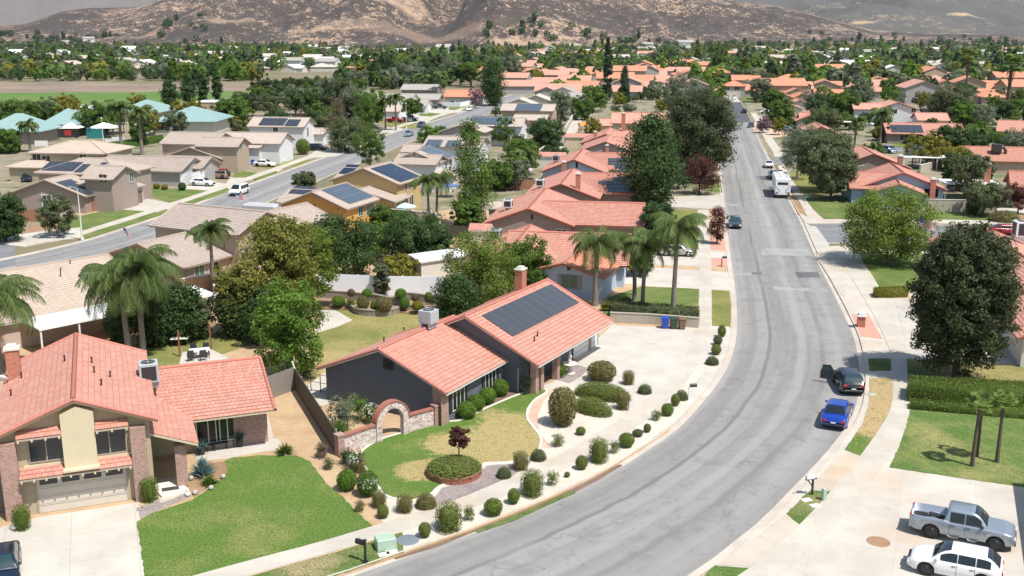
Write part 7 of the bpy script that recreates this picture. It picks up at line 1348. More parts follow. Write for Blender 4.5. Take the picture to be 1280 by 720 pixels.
TP('bushy tree behind the silver trailer and tan panels by the left street','olive',380,238,217,28,18); TP('purple-leaved bare-looking tree beside the white gabled house','red',384,168,138,28,28,dens=.7); TP('feathery brown-topped tree in front of the white gabled house','dry',424,188,128,34,58,dens=1.6,leafk=1.2); TP('wide willowy shrub tree below the brown-topped tree','olive',436,190,150,46,40,dens=1.3,leafk=1.3); TP('bright narrow tree left of the feathery brown tree','tall',400,172,142,20,30,dens=.8,leafk=1.2); TP('bright green dense tree beside the white gabled house garage','tall',457,170,126,24,40,dens=1.2,leafk=1.3); TP('round street tree with a short trunk on the left street','green',516,152,126,26,18,dens=1.,leafk=1.4)
TP('bright green clipped bush row beside the left street cars','bright',540,178,160,36,18,dens=1.,leafk=1.3); TP('pink-brown flowering tree near the left street bend','pink',595,135,111,18,22,leafk=1.6); TP('big dark tree at the left street bend','talldeep',617,132,82,30,48,dens=1.3,leafk=1.8)
TP('bushy backyard tree behind the solar roof of the slate gable house','green',630,182,150,34,28,dens=1.2,leafk=1.2); TP('dark round tree right of the gabled white houses','deep',682,190,151,42,38,dens=1.3,leafk=1.3); TP('wide green backyard tree beside the concrete channel','green',650,218,178,46,34,dens=1.4,leafk=1.3); TP('bright yellow-green backyard shrub tree by the reddish fence','bright',645,232,196,28,32,leafk=1.2); TP('low spreading tree over the reddish fence','green',622,238,204,44,30,dens=1.2,leafk=1.2); TP('dark round bush beside the pink outbuilding by the channel','deep',693,205,185,32,20,leafk=1.2); TP('grey-green loose tree above the concrete channel','grey',701,156,118,28,34,leafk=1.5); TP('bright tree right of the grey-green channel tree','green',727,150,122,26,28,leafk=1.5); TP('green tree behind the long red roof with central chimney','green',742,140,110,30,28,leafk=1.7)
TP('very tall narrow cypress above the red roofs left of the road','cypress',759,125,55,10,70,dens=1.6,leafk=1.5,trunk=True); TP('shorter ragged conifer right of the very tall cypress','pine',780,130,84,17,44,dens=1.,leafk=1.5); 
for i,(x,t,b,w) in enumerate(((213,104,135,20),(237,98,134,22),(255,96,134,14),(272,94,126,12))): TP(('first from the left','second from the left','third from the left','rightmost')[i]+' of four tall trees in a row behind the school','fir',x,b,t,w,(b-t)*.95,group='tall trees behind the school',leafk=1.6)
TP('round olive-green tree between the teal school roofs','green',128,168,132,54,30,dens=1.3,leafk=1.8); TP('wide olive tree behind the teal roofs at the left edge','green',25,158,128,48,26,dens=1.2,leafk=1.8); TP('orange-flowering tree behind the teal pyramid roof','bronze',80,154,133,26,18,leafk=1.8); TP('yellow-brown tree left of the orange-flowering one','bronze',54,152,135,24,16,leafk=1.8); TP('bright green tree beside the palms of the school grounds','green',176,182,142,22,36,dens=1.,leafk=1.5); TP('dense green round tree right of the rightmost teal roof','green',290,158,126,46,30,dens=1.4,leafk=1.8); TP('low yellow-green tree under the dense round one beside the teal roof','yellow',282,160,145,34,14,leafk=1.5); TP('green tree at the left edge below the teal roof','green',8,192,163,36,26,leafk=1.3)
# gardens along the right row
TP('dark green tree behind the flag lawn house chimneys','deep',1130,262,228,22,24) if False else None
# ---- hedges
hedge('long clipped hedge between the oak lawn and the palm lawn at right',[G(1133,502,.1),G(1420,524,.1),G(1420,502,.1),G(1135,488,.1)],.1,1.35,'leaf_hedge',leaf=.065,dens=150); hedge('lower front hedge row edging the palm lawn at right',[G(1137,512,.1),G(1420,537,.1),G(1420,528,.1),G(1137,506,.1)],.1,.62,'leaf_hedge',leaf=.06,dens=150)
hedge('short yellow-topped clipped hedge left of the big oak',[G(1093,373,.1),G(1135,372,.1),G(1134,367,.1),G(1091,368,.1)],.1,.95,'leaf_yellow',leaf=.07,dens=120); hedge('long clipped green hedge above the faded red roof at right',[G(1185,197,.1),G(1290,206,.1),G(1290,199,.1),G(1185,191,.1)],.1,1.8,'leaf_hedge',leaf=.16,dens=25); hedge('tall green hedge behind the yellow-green young palm',[G(1205,172,.1),G(1265,182,.1),G(1268,174,.1),G(1210,164,.1)],.1,2.4,'leaf_green',leaf=.2,dens=18); hedge('curved low hedge by the school street at the left edge',[G(-20,193,.05),G(26,190,.05),G(24,183,.05),G(-20,185,.05)],.05,1.3,'leaf_green',leaf=.18,dens=20); hedge('long clipped hedge in front of the school banners',[G(128,190,.05),G(205,178,.05),G(203,174,.05),G(126,185,.05)],.05,1.2,'leaf_green',leaf=.18,dens=20); hedge('flowering hedge on the low tan wall behind the bins',[G(764,396,.1),G(873,404,.1),G(873,397,.1),G(768,389,.1)],.1,1.25,'leaf_olive',leaf=.11)
# ---- shrubs: (x, base y, w px, h px, kind, leaf)
def SH(lab,x,y,w,h,kind='ball',lm='leaf_hedge',group=None,**k):
    m=mpx(x,y,.12); return shrub(lab,x,y,w*m,h*m/.93,kind,lm,group,**k)
g1='clipped bushes in the gravel strip along the kerb'; names=['first','second','third','fourth','fifth','sixth','seventh','eighth','ninth','tenth','eleventh','twelfth','thirteenth','fourteenth','fifteenth','sixteenth','seventeenth','eighteenth']
for i,(x,y,w,h,k,l) in enumerate(((531,671,15,18,'ball','leaf_topiary'),(561,662,26,31,'box','leaf_topiary'),(587,650,13,18,'ball','leaf_topiary'),(616.5,643,23,19,'ball','leaf_hedge'),(642,629,15,18,'ball','leaf_hedge'),(665,619,22,28,'box','leaf_topiary'),(690.5,606,14,17,'ball','leaf_topiary'),(709,596,7,6,'ball','leaf_brown'),(727,586,15,16,'ball','leaf_topiary'),(748.5,577,19,26,'box','leaf_topiary'),(768,566,12,15,'ball','leaf_topiary'),(783,558,19,16,'ball','leaf_hedge'),(797,545,13,8,'ball','leaf_olive'),(809,540,9,10,'ball','leaf_brown'),(820,525,12,12,'ball','leaf_topiary'),(834,519,15,14,'ball','leaf_hedge'),(844,507,11,14,'ball','leaf_topiary'),(852,499,15,12,'dome','leaf_olive'))):
    k=k if i%4!=2 else 'loose'
    SH(names[i]+' bush counted from the manhole cover in the gravel strip along the kerb',x,y,w,h,k,l,g1)
for i,(x,y,w,h,l) in enumerate(((890,455,16,10,'leaf_olive'),(895,443,12,12,'leaf_topiary'),(897,431,11,11,'leaf_olive'),(902,421,10,14,'leaf_topiary'))): SH(names[i]+' bush from the bottom of the four in the gravel corner above the driveway',x,y,w,h,'ball' if i else 'dome',l,'bushes in the gravel corner above the driveway')
for i,(x,y,w,h,k,l,t) in enumerate(((450,639,12,14,'loose','leaf_brown','small tan shrub at the lawn edge of the dirt strip'),(474,633,15,18,'box','leaf_brown','brown-green square bush at the left tip of the centre lawn'),(479,647,14,16,'ball','leaf_topiary','green round bush below the brown square one'),(506,639,17,18,'box','leaf_brown','brown upright bush below the centre lawn edge'),(532.5,633,25,17,'dome','leaf_brown','low wide dark shrub beside the grey gravel bed'),(630,596,18,13,'dome','leaf_olive','low grey-green shrub right of the round brick planter'),(651,586,16,19,'box','leaf_brown','upright brown-green bush at the right tip of the centre lawn'),(673,574,19,13,'dome','leaf_olive','low dark round shrub in the pale gravel above the sidewalk'),(697,557,15,14,'loose','leaf_topiary','small loose green bush in the pale gravel, left of the pathway rows'),(726,543,12,9,'ball','leaf_topiary','small bush between the two row bushes above the sidewalk'),(752,475,35,22,'ball','leaf_brown','brown-topped rounded bush behind the flat green topiary'),(785.5,480,12,15,'box','leaf_brown','small brown upright bush right of the brown-topped one'),(806,491,17,11,'dome','leaf_olive','low dark dome shrub on the pale driveway edge'),(778.5,511,14,19,'box','leaf_brown','upright brown bush at the tip of the flat green topiary'),(703,531,35,45,'ball','leaf_brown','tall brown-green egg-shaped bush left of the flat topiary'))): SH(t,x,y,w,h,k,l,'shrubs in the centre garden')
p=G(753,496,.12); shrub('flat bean-shaped green topiary mound, the upper of the two',0,0,4.3,1.15,'dome','leaf_topiary',loc=p,rz=R(-25),ll=.5,n=9000,leaf=.026,name='topiary_mound'); p=G(740,514,.12); shrub('flat pointed green topiary mound, the lower of the two',0,0,3.3,1.05,'dome','leaf_topiary',loc=p,rz=R(-42),ll=.56,n=8000,leaf=.028,name='topiary_mound')
for i,(x,y) in enumerate(((583.5,522),(595,513),(609,504),(625,494))): SH(names[i]+' bright round bush under the centre house windows, counted from the brick corner',x,y,22 if i else 24,19,'ball','leaf_bright','bushes under the centre house windows')
SH('pale variegated bush beside the thin white pole',640.5,486,13,15,'loose','leaf_grey'); SH('larger pale variegated bush at the centre house entry',659,491,17,20,'loose','leaf_grey'); SH('bright green bush beside the fountain',700,471,15,18,'loose','leaf_bright')
for i,(x,y,w,h,k,l,t,f) in enumerate(((445,587,22,24,'loose','leaf_green','white-flowering bush at the foot of the dark fence',1),(460,619,26,30,'ball','leaf_green','white-flowering rounded bush at the centre lawn edge',1),(434,612,24,24,'ball','leaf_bright','round yellow-green bush left of the white-flowering one',0),(433,580,18,20,'loose','leaf_deep','dark bush beside the brick wall pillar',0),(411,586,14,13,'loose','leaf_olive','small green bush on the dirt strip',0),(402,572,16,20,'loose','leaf_dry','dry reddish shrub on the dirt strip',0),(451,590,18,18,'loose','leaf_brown','brownish shrub between the two flowering bushes',0))): SH(t,x,y,w,h,k,l,'shrubs by the dirt strip',flowers='petal_white' if f else None)
SH('spiky cycad on the dirt strip beside the left front walk',356,567,19,14,'spiky','leaf_green',n=90,leaf=.16,name='cycad'); SH('blue-green yucca cluster in the brown bed near the entry',254,594,24,24,'spiky','leaf_agave',n=160,leaf=.12,name='yucca'); SH('green spiky cycad in the brown bed near the lawn',262,606,17,14,'spiky','leaf_green',n=90,leaf=.15,name='cycad')
for i,(x,y) in enumerate(((28,661),(187.5,626))): SH(('square clipped bush left of the garage','square clipped bush right of the garage by the entry')[i],x,y,17,27,'box','leaf_hedge','clipped bushes beside the garage')
SH('tall loose grey-green olive shrub behind the brick wall, left of the arch',430,538,36,44,'loose','leaf_grey',n=2600); SH('bright green shrub behind the brick wall against the dark gable',449,524,30,32,'loose','leaf_bright',n=1800); SH('white-flowering shrub behind the brick wall beside the arch',463,528,26,26,'loose','leaf_green',n=1800,flowers='petal_white'); SH('yellow-green shrub inside the garden behind the brick wall',425,550,22,22,'loose','leaf_green'); SH('flowering vine shrub beside the right side of the arch',508,534,9,14,'loose','leaf_grey',flowers='petal_white')
p=G(568,592,.12)+Vector((0,0,.30)); shrub('spreading green ground-cover shrub filling the round brick planter',0,0,3.3,.62,'dome','leaf_topiary',loc=p,n=8000,leaf=.032,name='planter_shrub'); tree('small dark purple-leaved tree growing in the round brick planter','red',0,0,2.35,1.35,crown=1.45,loc=G(574,583,.12)+Vector((0,0,.35)),dens=.8,leafk=.55,tr=.05)
for i,(x,y,w,h,l,t) in enumerate(((423,382,16,11,'leaf_bright','leftmost bright bush'),(439,383,12,10,'leaf_topiary','second bush, grey-green'),(454,387,15,16,'leaf_brown','large brown bush left of the middle'),(468,388,10,11,'leaf_bright','small bright bush between the brown ones'),(480,390,19,18,'leaf_brown','largest brown bush in the middle'),(506,386,12,14,'leaf_bright','bright bush right of the largest brown one'),(522,388,14,11,'leaf_yellow','rightmost yellow-green bush'))): SH(t+' in the lower garden bed',x,y,w,h,'ball' if h>10 else 'loose',l,'bushes in the lower garden bed',z=.5)
for i,(x,y,w,h,l,t) in enumerate(((439,371,9,9,'leaf_dry','small reddish bush'),(459,372,12,10,'leaf_bright','bright bush left of centre'),(501,374,14,12,'leaf_bright','bright round bush right of the small olive tree'),(519,377,9,9,'leaf_dry','pale reddish bush'),(536,378,10,12,'leaf_topiary','rightmost dull bush'))): SH(t+' under the white fence',x,y,w,h,'ball',l,'bushes under the white fence',z=.9)
SH('rounded dark green clipped bush in front of the white garage house',379,193,17,18,'ball','leaf_hedge',n=1800,leaf=.05); SH('round clipped bush on the yard wall behind the orange house',498,280,23,16,'ball','leaf_green',n=1800,leaf=.06); SH('tall slim shrub beside the brick chimney house garage',228,236,9,9,'ball','leaf_green',leaf=.06) if False else None
for i,(x,y,w,h,l) in enumerate(((228,238,9,9,'leaf_deep'),(196,236,8,6,'leaf_yellow'),(206,237,8,6,'leaf_yellow'),(136,262,9,14,'leaf_green'),(83,288,10,7,'leaf_olive'))): SH(('dark round bush at the left end of the white garages','first low yellow-green bush before the grey-green house','second low yellow-green bush before the grey-green house','tall bush beside the brown garage of the mauve-tan house','low shrub on the dirt corner under the small olive tree')[i],x,y,w,h,'ball',l,leaf=.07)
for i,(x,y,w,h,l) in enumerate(((690,243,16,14,'leaf_dry'),(700,247,9,9,'leaf_green'),(744,254,9,8,'leaf_green'),(758,256,9,8,'leaf_bright'),(765,388,12,10,'leaf_brown'),(782,384,14,12,'leaf_brown'),(802,392,14,14,'leaf_green'),(756,388,10,10,'leaf_yellow'))): SH(('dry leafless shrub behind the reddish fence yard','small bush left of the tall brick chimney','small bush right of the tall brick chimney','bright bush under the brown gable eave','reddish-brown shrub at the foot of the left palm','brown shrub between the left and the twin palms','green shrub under the twin palms','yellow-green shrub beside the white gable house corner')[i],x,y,w,h,'loose',l,leaf=.09)
TP('dark rounded tree at the left kerb opposite the motorhome','deep',845,262,225,40,36) if False else None
shrub('dark ball-shaped shrub beside the tree stump at right side street',1255,276,4.2,1.6,'dome','leaf_brown',name='shrub'); SH('dark round shadowy bush beside the leaning grey-green tree',1215,268,16,20,'ball','leaf_deep')
SH('pink-flowering bush right of the bushy dark tree','1205',0,0,0) if False else TP('pink-flowering bush below the slate-grey roof at right','pink',1205,158,143,18,14,leafk=1.6); TP('yellow-green bush tree in front of the faded red roof below the slate roof','yellow',1222,160,140,24,18,leafk=1.5); TP('large round dark tree behind the long solar-roofed house','olive',1187,156,112,50,40,dens=1.5,leafk=1.9); TP('upright bright banana-like tree beside the large round dark tree','bright',1196,158,127,14,28,leafk=1.5); TP('yellowish round bush tree beside the long solar roof','yellow',1099,176,160,20,14,leafk=1.4); TP('dark slim bush left of the long solar roof','deep',1112,178,160,12,16,leafk=1.4); TP('yellow clipped round bush in front of the long solar-roofed house','yellow',1136,180,172,9,8,leafk=1.2)
TP('drooping olive-grey tree behind the red gables on the right','grey',1074,150,102,26,42,dens=1.2,leafk=1.8); TP('wide palm-like bushy tree behind the third right-side gable','green',1056,155,118,34,32,dens=1.2,leafk=1.8); TP('dark bushy tree left of the motorhome kerb gables','green',975,160,128,34,30,dens=1.2,leafk=1.6); TP('pinkish-purple shrub tree at the right kerb near the dark grey car','pink',954,166,146,18,18,leafk=1.4); TP('grey-green tree in front of the house that closes the road','grey',951,128,100,26,28,dens=1.3,leafk=2.); TP('bushy tree at the lawn of the house that closes the road','green',966,138,115,26,22,dens=1.2,leafk=2.)
TP('round dark tree behind the clipped round trees, beside the third gable','olive',1000,190,163,30,26,leafk=1.3); TP('broad green tree behind the cream block wall','green',1196,238,196,34,38,dens=1.2,leafk=1.2); TP('dark tree right of the broad green one behind the patio','deep',1222,236,200,30,32,dens=1.2,leafk=1.2)
# ------------------------------------------------------------------ far neighbourhoods, woods and hills
rg=np.random.default_rng(11)
def unit_tree(sp,seed,dens=.5,leafk=1.7,name='tree'):
    o=tree(None,sp,0,0,1.*8,8.,loc=(0,0,0),seed=seed,dens=dens,leafk=leafk) if sp not in('cypress','pine','tall','talldeep','fir') else tree(None,sp,0,0,12.,5. if sp!='cypress' else 2.2,loc=(0,0,0),seed=seed,dens=dens,leafk=leafk)
    return o
FREE=[]
def proto(o):
    _scan(o)
    return o
PT={k:[unit_tree(k,100+i*7+j,.55) for j in range(2)] for i,k in enumerate(('oak','green','bright','olive','grey','deep','yellow','talldeep','pine','tall'))}
for v in PT.values():
    for o in v: proto(o)
USED=set()
WORD={'oak':'dark olive','green':'mid-green','bright':'bright green','olive':'olive-green','grey':'grey-green','deep':'deep green','yellow':'yellow-green','talldeep':'tall dark','pine':'dark conical','tall':'tall light green'}
def place_tree(sp,p,h,w,label,group):
    o=PT[sp][int(rg.integers(2))]; bh=8. if sp not in('cypress','pine','tall','talldeep','fir') else 12.; bw=8. if bh==8. else 5.
    if o.name not in USED: USED.add(o.name); r=o; r.location=p; r.rotation_euler=(0,0,rg.random()*6.28); r.scale=(w/bw,w/bw,h/bh)
    else: r=dup(o,p,rg.random()*6.28,(w/bw,w/bw,h/bh))
    r['label']=label; r['category']='tree'; r['group']=group
def inrect(x,y,m):
    for H in HL:
        for w in H.ws:
            q=w['Ti']@Vector((x,y,0))
            if -m<q.x<w['L']+m and -m<q.y<w['W']+m: return True
    return False
for H in HL:
    for w in H.ws: w['Ti']=w['T'].inverted()
ROADS=[(MA,1),(MB_,-1)]
def distpoly(x,y,P):
    v=Vector((x,y,0)); return min((v-p).length for p in P)
MC=[(a+b)/2 for a,b in zip(MA,MB_)][::3]; LC=offset(resample(farX,80),-5.5); SC=[G(1000,291),G(1060,292),G(1120,294),G(1200,297),G(1290,299),G(1400,302)]; SC=resample(SC,60); SC2=resample([G(965,198),G(1010,196),G(1100,187),G(1180,185),G(1330,190)],60)
DC=resample([G(640,232),G(662,213),G(700,186),G(722,160)],20)
CARS=[o.location.copy() for o in COL.objects if o.get('category') in('car','suv','pickup truck','van','motorhome')]
def clear(x,y,r):
    for H in HL:
        q=H.root.location
        if q.y>140 and .90*q.y<y<q.y and abs(x/y-q.x/q.y)*y<8.5 and rg.random()<.85: return False
    if inrect(x,y,r): return False
    if distpoly(x,y,MC)<9.5+r*.6 or distpoly(x,y,LC)<10+r*.6 or distpoly(x,y,SC)<7+r or distpoly(x,y,SC2)<6+r or distpoly(x,y,DC)<3+r: return False
    for c in CARS:
        if (c.x-x)**2+(c.y-y)**2<(4+r)**2: return False
    return True
SPW=['green','deep','olive','bright','grey','oak','yellow','talldeep','green','deep','tall','pine']
placed=[]
def scatter(n,poly,hr,group,word,spw=SPW,rk=.45,sep=.7):
    """poly: list of px boxes (x0,x1,y0,y1)"""
    k=0; tries=0
    while k<n and tries<n*40:
        tries+=1; b=poly[int(rg.integers(len(poly)))]; px,py=rg.uniform(b[0],b[1]),rg.uniform(b[2],b[3]); p=G(px,py,.05)
        h=rg.uniform(*hr); sp=spw[int(rg.integers(len(spw)))]; w=h*rg.uniform(.75,1.15) if sp not in('pine','tall','talldeep') else h*rg.uniform(.35,.5)
        if not clear(p.x,p.y,w*rk): continue
        if any((p.x-q[0])**2+(p.y-q[1])**2<((w+q[2])*.5*sep)**2 for q in placed): continue
        placed.append((p.x,p.y,w)); place_tree(sp,p,h,w,WORD[sp]+' tree '+word,WORD[sp]+' trees '+group); k+=1
    return k
a=[scatter(44,[(600,880,122,245),(690,880,118,150),(560,700,180,240)],(3.2,6.2),'left of the main road','in the back yards left of the main road',['green','deep','olive','bright','yellow','grey']),
 scatter(78,[(1060,1290,122,262),(980,1290,118,175),(960,1060,122,200)],(3.5,8.),'right of the main road','among the red-roofed houses right of the main road',['green','deep','olive','bright','yellow','grey'],sep=.6),
 scatter(40,[(300,480,112,150),(330,470,118,185)],(6,11),'behind the white houses','in the tree belt behind the white houses of the left street',['green','deep','olive','grey','talldeep','oak'],sep=.5),
 scatter(14,[(0,330,142,182)],(5,8),'around the school','in the school grounds by the teal roofs',['green','olive','yellow'])]
b_=[scatter(24,[(440,640,100,110)],(11,17),'in the dark belt behind the left street','in the dark wooded belt behind the red roofs of the left street',['deep','talldeep','pine','oak','grey','green'],sep=.5)]
print('trees',a,b_,len(placed))
for v in PT.values():                # any prototype that found no place
    for o in v:
        if o.name not in USED: print('unused',o.name,o.location); p=G(520+rg.uniform(-60,60),96,0); o.location=p; o['label']='tall tree in the dark wooded belt behind the left street'; o['category']='tree'; o['group']='tall trees in the dark wooded belt'
# distant houses
def fhouse(roof,wall,kind):
    W=12.; L=16.
    ws=[dict(o=(-L/2,-W/2),L=L,W=W,ze=2.9,rise=2.3,t='hip' if kind==0 else 'gable'),dict(o=(-L/2+1 if kind!=2 else 2,-W/2-5),L=9,W=8,ze=2.9,rise=1.7,da=90. if kind else 0.,t='gable' if kind else 'hip')]
    if kind: ws[1]['o']=(-L/2+9 if kind==1 else L/2-1,-W/2-5); ws[1]['L']=9
    if kind==2: ws[0]['ze']=5.2; ws[0]['L']=L
    H=House('distant_house',None,0.,ws,wall=wall,roof=roof,trim='trim_tan',lod=0,origin=(0,0,0),zb=0.); HL.pop()
    for u in (3.,7.5): H.window(0,'f0',('m',u+ (5 if kind==0 else 0),1.5),1.8,1.2)
    proto(H.root); return H.root
FH={k:[fhouse(*k,kind) for kind in (0,1,2)] for k in (('tile_orange','stucco_tan'),('tile_salmon','stucco_grey'),('tile_cream','stucco_pale'),('tile_grey','stucco_white'),('tile_beige','stucco_tan'),('awning_white','stucco_pale'))}
RW={'tile_orange':'orange-roofed','tile_salmon':'salmon-roofed','tile_cream':'cream-roofed','tile_grey':'grey-roofed','tile_beige':'beige-roofed','awning_white':'white-roofed'}
hused=set(); hp=[]
def far_houses(n,x0,x1,y0,y1,keys,group,word,z=0,sep=22,angs=(-9,81,171),zf=None,sc=(1,1.25)):
    k=t=0
    while k<n and t<n*60:
        t+=1; px,py=rg.uniform(x0,x1),rg.uniform(y0,y1); p=G(px,py,0.)
        if zf is None and not clear(p.x,p.y,8): continue
        if any((p.x-q.x)**2+(p.y-q.y)**2<sep*sep for q in hp): continue
        key=keys[int(rg.integers(len(keys)))]; o=FH[key][int(rg.integers(3))]; hp.append(p); s=rg.uniform(*sc); q=p.copy()
        if zf: q.z=zf(p.x,p.y)-.6
        a=R(angs[int(rg.integers(len(angs)))]+rg.uniform(-8,8)); lb=RW[key[0]]+' house '+word; gp=RW[key[0]]+' houses '+group
        if o.name not in hused: hused.add(o.name); o.location=q; o.rotation_euler=(0,0,a); o.scale=(s,s,s); o['label']=lb; o['group']=gp; o['category']='house'
        else: dup(o,q,a,s,lb,gp,'house')
        k+=1
K=list(FH.keys())
far_houses(44,630,885,86,124,K[:2],'left of the road end','packed left of the far end of the road',sep=17); far_houses(14,440,640,86,104,K[:2],'in the dark belt','showing between the dark trees behind the left street',sep=30)
far_houses(20,950,1290,98,132,K[:2],'beyond the right gables','beyond the queen palm on the right side',sep=20); far_houses(62,940,1290,63,100,[K[2],K[2],K[3],K[5],K[4]],'in the distance at right','in the wooded distance on the right',sep=26); far_houses(32,640,960,61,86,[K[2],K[3],K[1]],'in the distance at centre','in the wooded distance beyond the long red roofs',sep=45)
# hills
rgh=np.random.default_rng(5)
def fbm(x,y,oct_=5,seed=3):
    r=np.random.default_rng(seed); s=np.zeros_like(x); a=1.; f=1.
    for o in range(oct_):
        for k in range(3):
            th=r.uniform(0,2*PI); ph=r.uniform(0,2*PI); s+=a/3*np.sin((x*math.cos(th)+y*math.sin(th))*f+ph+1.7*np.sin((x*math.sin(th)-y*math.cos(th))*f*.63+ph*2))
        a*=.52; f*=1.95
    return s
def hillmat(name,soil,scrub,blobs=(),f0=.5,sc=.028):
    t=NT(name); p=t.pos(); q=t.scale(p,(1,.55,1.6)); n=t.noise(q,sc,6,.72); n2=t.noise(q,sc*4.2,5,.75); big=t.noise(p,sc*.09,4,.6)
    f=t.math('ADD',t.math('MULTIPLY',n,1.0),t.math('MULTIPLY',n2,1.25)); f=t.math('ADD',f,t.math('MULTIPLY',big,.8)); f=t.math('ADD',f,t.math('MULTIPLY',t.noise(q,sc*11,3,.7),.35)); f=t.math('SUBTRACT',f,1.70+f0); f=t.ramp(f,-.05,.06)
    for (x,y,rx,ry,a) in blobs:
        d=t.n('ShaderNodeVectorMath',{0:t.n('ShaderNodeVectorMath',{0:t.n('ShaderNodeVectorMath',{0:p,1:(x,y,0)},operation='SUBTRACT'),1:(1/rx,1/ry,0)},operation='MULTIPLY')},operation='LENGTH').outputs['Value']
        d=t.math('ADD',d,t.math('MULTIPLY',t.math('SUBTRACT',n2,.5),1.6)); f=t.math('ADD',f,t.math('MULTIPLY',t.math('SUBTRACT',1.,t.ramp(d,.55,1.)),a),clamp=True)
    c=t.mix(f,t.mix(n2,mul(scrub,.7),mul(scrub,1.5)),t.mix(n,mul(soil,.8),mul(soil,1.25))); t.bsdf(c,.95,n2,.6,2.); return t.m
def bl(px,d,rx,ry,a=1.): return ((px-640)/CF*d,d,rx,ry,a)
hillmat('hill_scrub',(.36,.25,.17),(.052,.041,.033),[bl(772,2180,42,50),bl(700,2120,60,40,.9),bl(640,2130,50,40,.8),bl(655,2125,30,30,.7),bl(820,2190,40,50,.8),bl(500,2260,260,60,.35),bl(560,2620,300,90,.4),bl(480,2550,120,60,.5),bl(300,2400,60,50,.5),bl(190,2300,50,60,.5),bl(150,2500,40,50,.5),bl(240,2700,60,60,.5),bl(250,2150,40,20,.6),bl(365,2100,60,20,.6),bl(975,2500,60,80,.5),bl(1030,2350,80,50,.6)],.10,.040)
hillmat('hill_far',(.42,.31,.17),(.088,.083,.070),[bl(1110,3500,170,60),bl(1240,3450,220,50,.9),bl(1065,3900,60,40,.8),bl(1190,4300,90,40,.9),bl(1150,3450,80,30,.7)],.22,.03)
hillmat('mountain_rock',(.30,.22,.18),(.15,.125,.105),[],.45,.004)
def hill(name,crest,d0,d1,base_py,mat,seed,x0=-1400,x1=2700,nx=760,ny=130,amp=.30,ext=1.25):
    """crest: (photo column, photo row) of the skyline at distance d1; the slope starts at d0"""
    cx=np.array([c[0] for c in crest],float); cy=np.array([c[1] for c in crest],float); X=np.linspace(x0,x1,nx); V=np.zeros((ny,nx,3))
    zc=CH+(CHOR-np.interp(X,cx,cy))/CF*d1; b0=np.interp(X,[c[0] for c in base_py],[c[1] for c in base_py])
    for j in range(ny):
        t=j/(ny-1)*ext; d=b0+(d1-b0)*t; x=(X-640)/CF*d; s=np.clip(t,0,1); g=s*s*(3-2*s)*.45+s*.55
        z=zc*(g if t<=1 else 1-(t-1)*1.2)
        n=fbm(x/260.,d/380.,6,seed); rid=1-np.abs(fbm(x/120.,d/520.,5,seed+9))*1.3; z=z+(n*amp*.8+rid*amp*.8-amp*.55)*np.maximum(zc,25)*np.sin(PI*np.clip(t,0,1))**.8*(1 if t<=1 else 1)
        V[j,:,0]=x; V[j,:,1]=d; V[j,:,2]=np.where(t<=0,-2,z)
    F=[]; I=np.arange(nx*ny).reshape(ny,nx); F=np.stack([I[:-1,:-1],I[:-1,1:],I[1:,1:],I[1:,:-1]],-1).reshape(-1,4)
    o=npmesh(name,V.reshape(-1,3),F,mat,smooth=True); o['kind']='structure'
    def zf(x,y):
        px=640+x/y*CF; i=int(np.clip(np.interp(px,X,np.arange(nx)),0,nx-2)); col=V[:,i,:]; return float(np.interp(y,col[:,1],col[:,2],left=0))
    return o,zf
h1,z1=hill('hill',[(-1400,60),(-500,50),(-200,42),(0,35),(50,31),(95,17),(130,12),(190,11),(215,1),(240,-8),(300,-30),(400,-48),(550,-62),(700,-52),(800,-30),(850,-10),(890,2),(960,10),(1000,19),(1040,29),(1080,38),(1130,41),(2700,60)],2000,3500,[(-1400,2300),(0,2250),(200,2100),(640,2050),(900,2150),(1000,2300),(1100,2450),(2700,2600)],'hill_scrub',4)
h2,z2=hill('hill',[(-1400,60),(0,60),(500,50),(700,20),(900,-10),(1000,-6),(1120,-30),(1280,-12),(1500,-30),(2700,0)],3200,6000,[(-1400,3600),(2700,3200)],'hill_far',21,amp=.12)
h3,z3=hill('mountain',[(-1400,-40),(-300,-60),(0,-50),(120,-46),(230,-30),(400,-50),(900,-60),(1300,-70),(2700,-40)],8000,12500,[(-1400,7500),(2700,7500)],'mountain_rock',33,amp=.10,nx=300,ny=50)
# houses on the lower slopes and across the left distance
far_houses(62,-20,470,62,94,[K[2],K[3],K[5],K[4]],'in the distance at left','scattered among the trees below the hills at left',sep=26); far_houses(16,60,560,61,68,[K[2],K[5],K[3]],'at the foot of the hills','at the foot of the brown hills',sep=48,zf=z1,sc=(1.1,1.7))
for i,(px,d,lb) in enumerate(((805,2110,'pale blue-grey villa beside the tan cut slope on the hill foot'),(850,2120,'long white villa right of the pale blue-grey one at the hill foot'),(497,2900,'lone white villa high on the brown hillside'),(95,2350,'pale villa on the left slope of the hill among trees'),(125,2250,'large cream villa low on the left hillside'))):
    x=(px-640)/CF*d; r=dup(FH[K[3]][2 if i!=3 else 1],Vector((x,d,z1(x,d)-.5)),R(-9+i*9),1.5 if i!=1 else 2.1,lb,None,'house')
    if 'group' in r: del r['group']
for k in FH:
    for o in FH[k]:
        if o.name not in hused: p=G(rg.uniform(1000,1280),rg.uniform(70,85)); o.location=p; o['label']=RW[k[0]]+' house in the wooded distance on the right'; o['group']=RW[k[0]]+' houses in the distance at right'; o['category']='house'; print('fh unused')
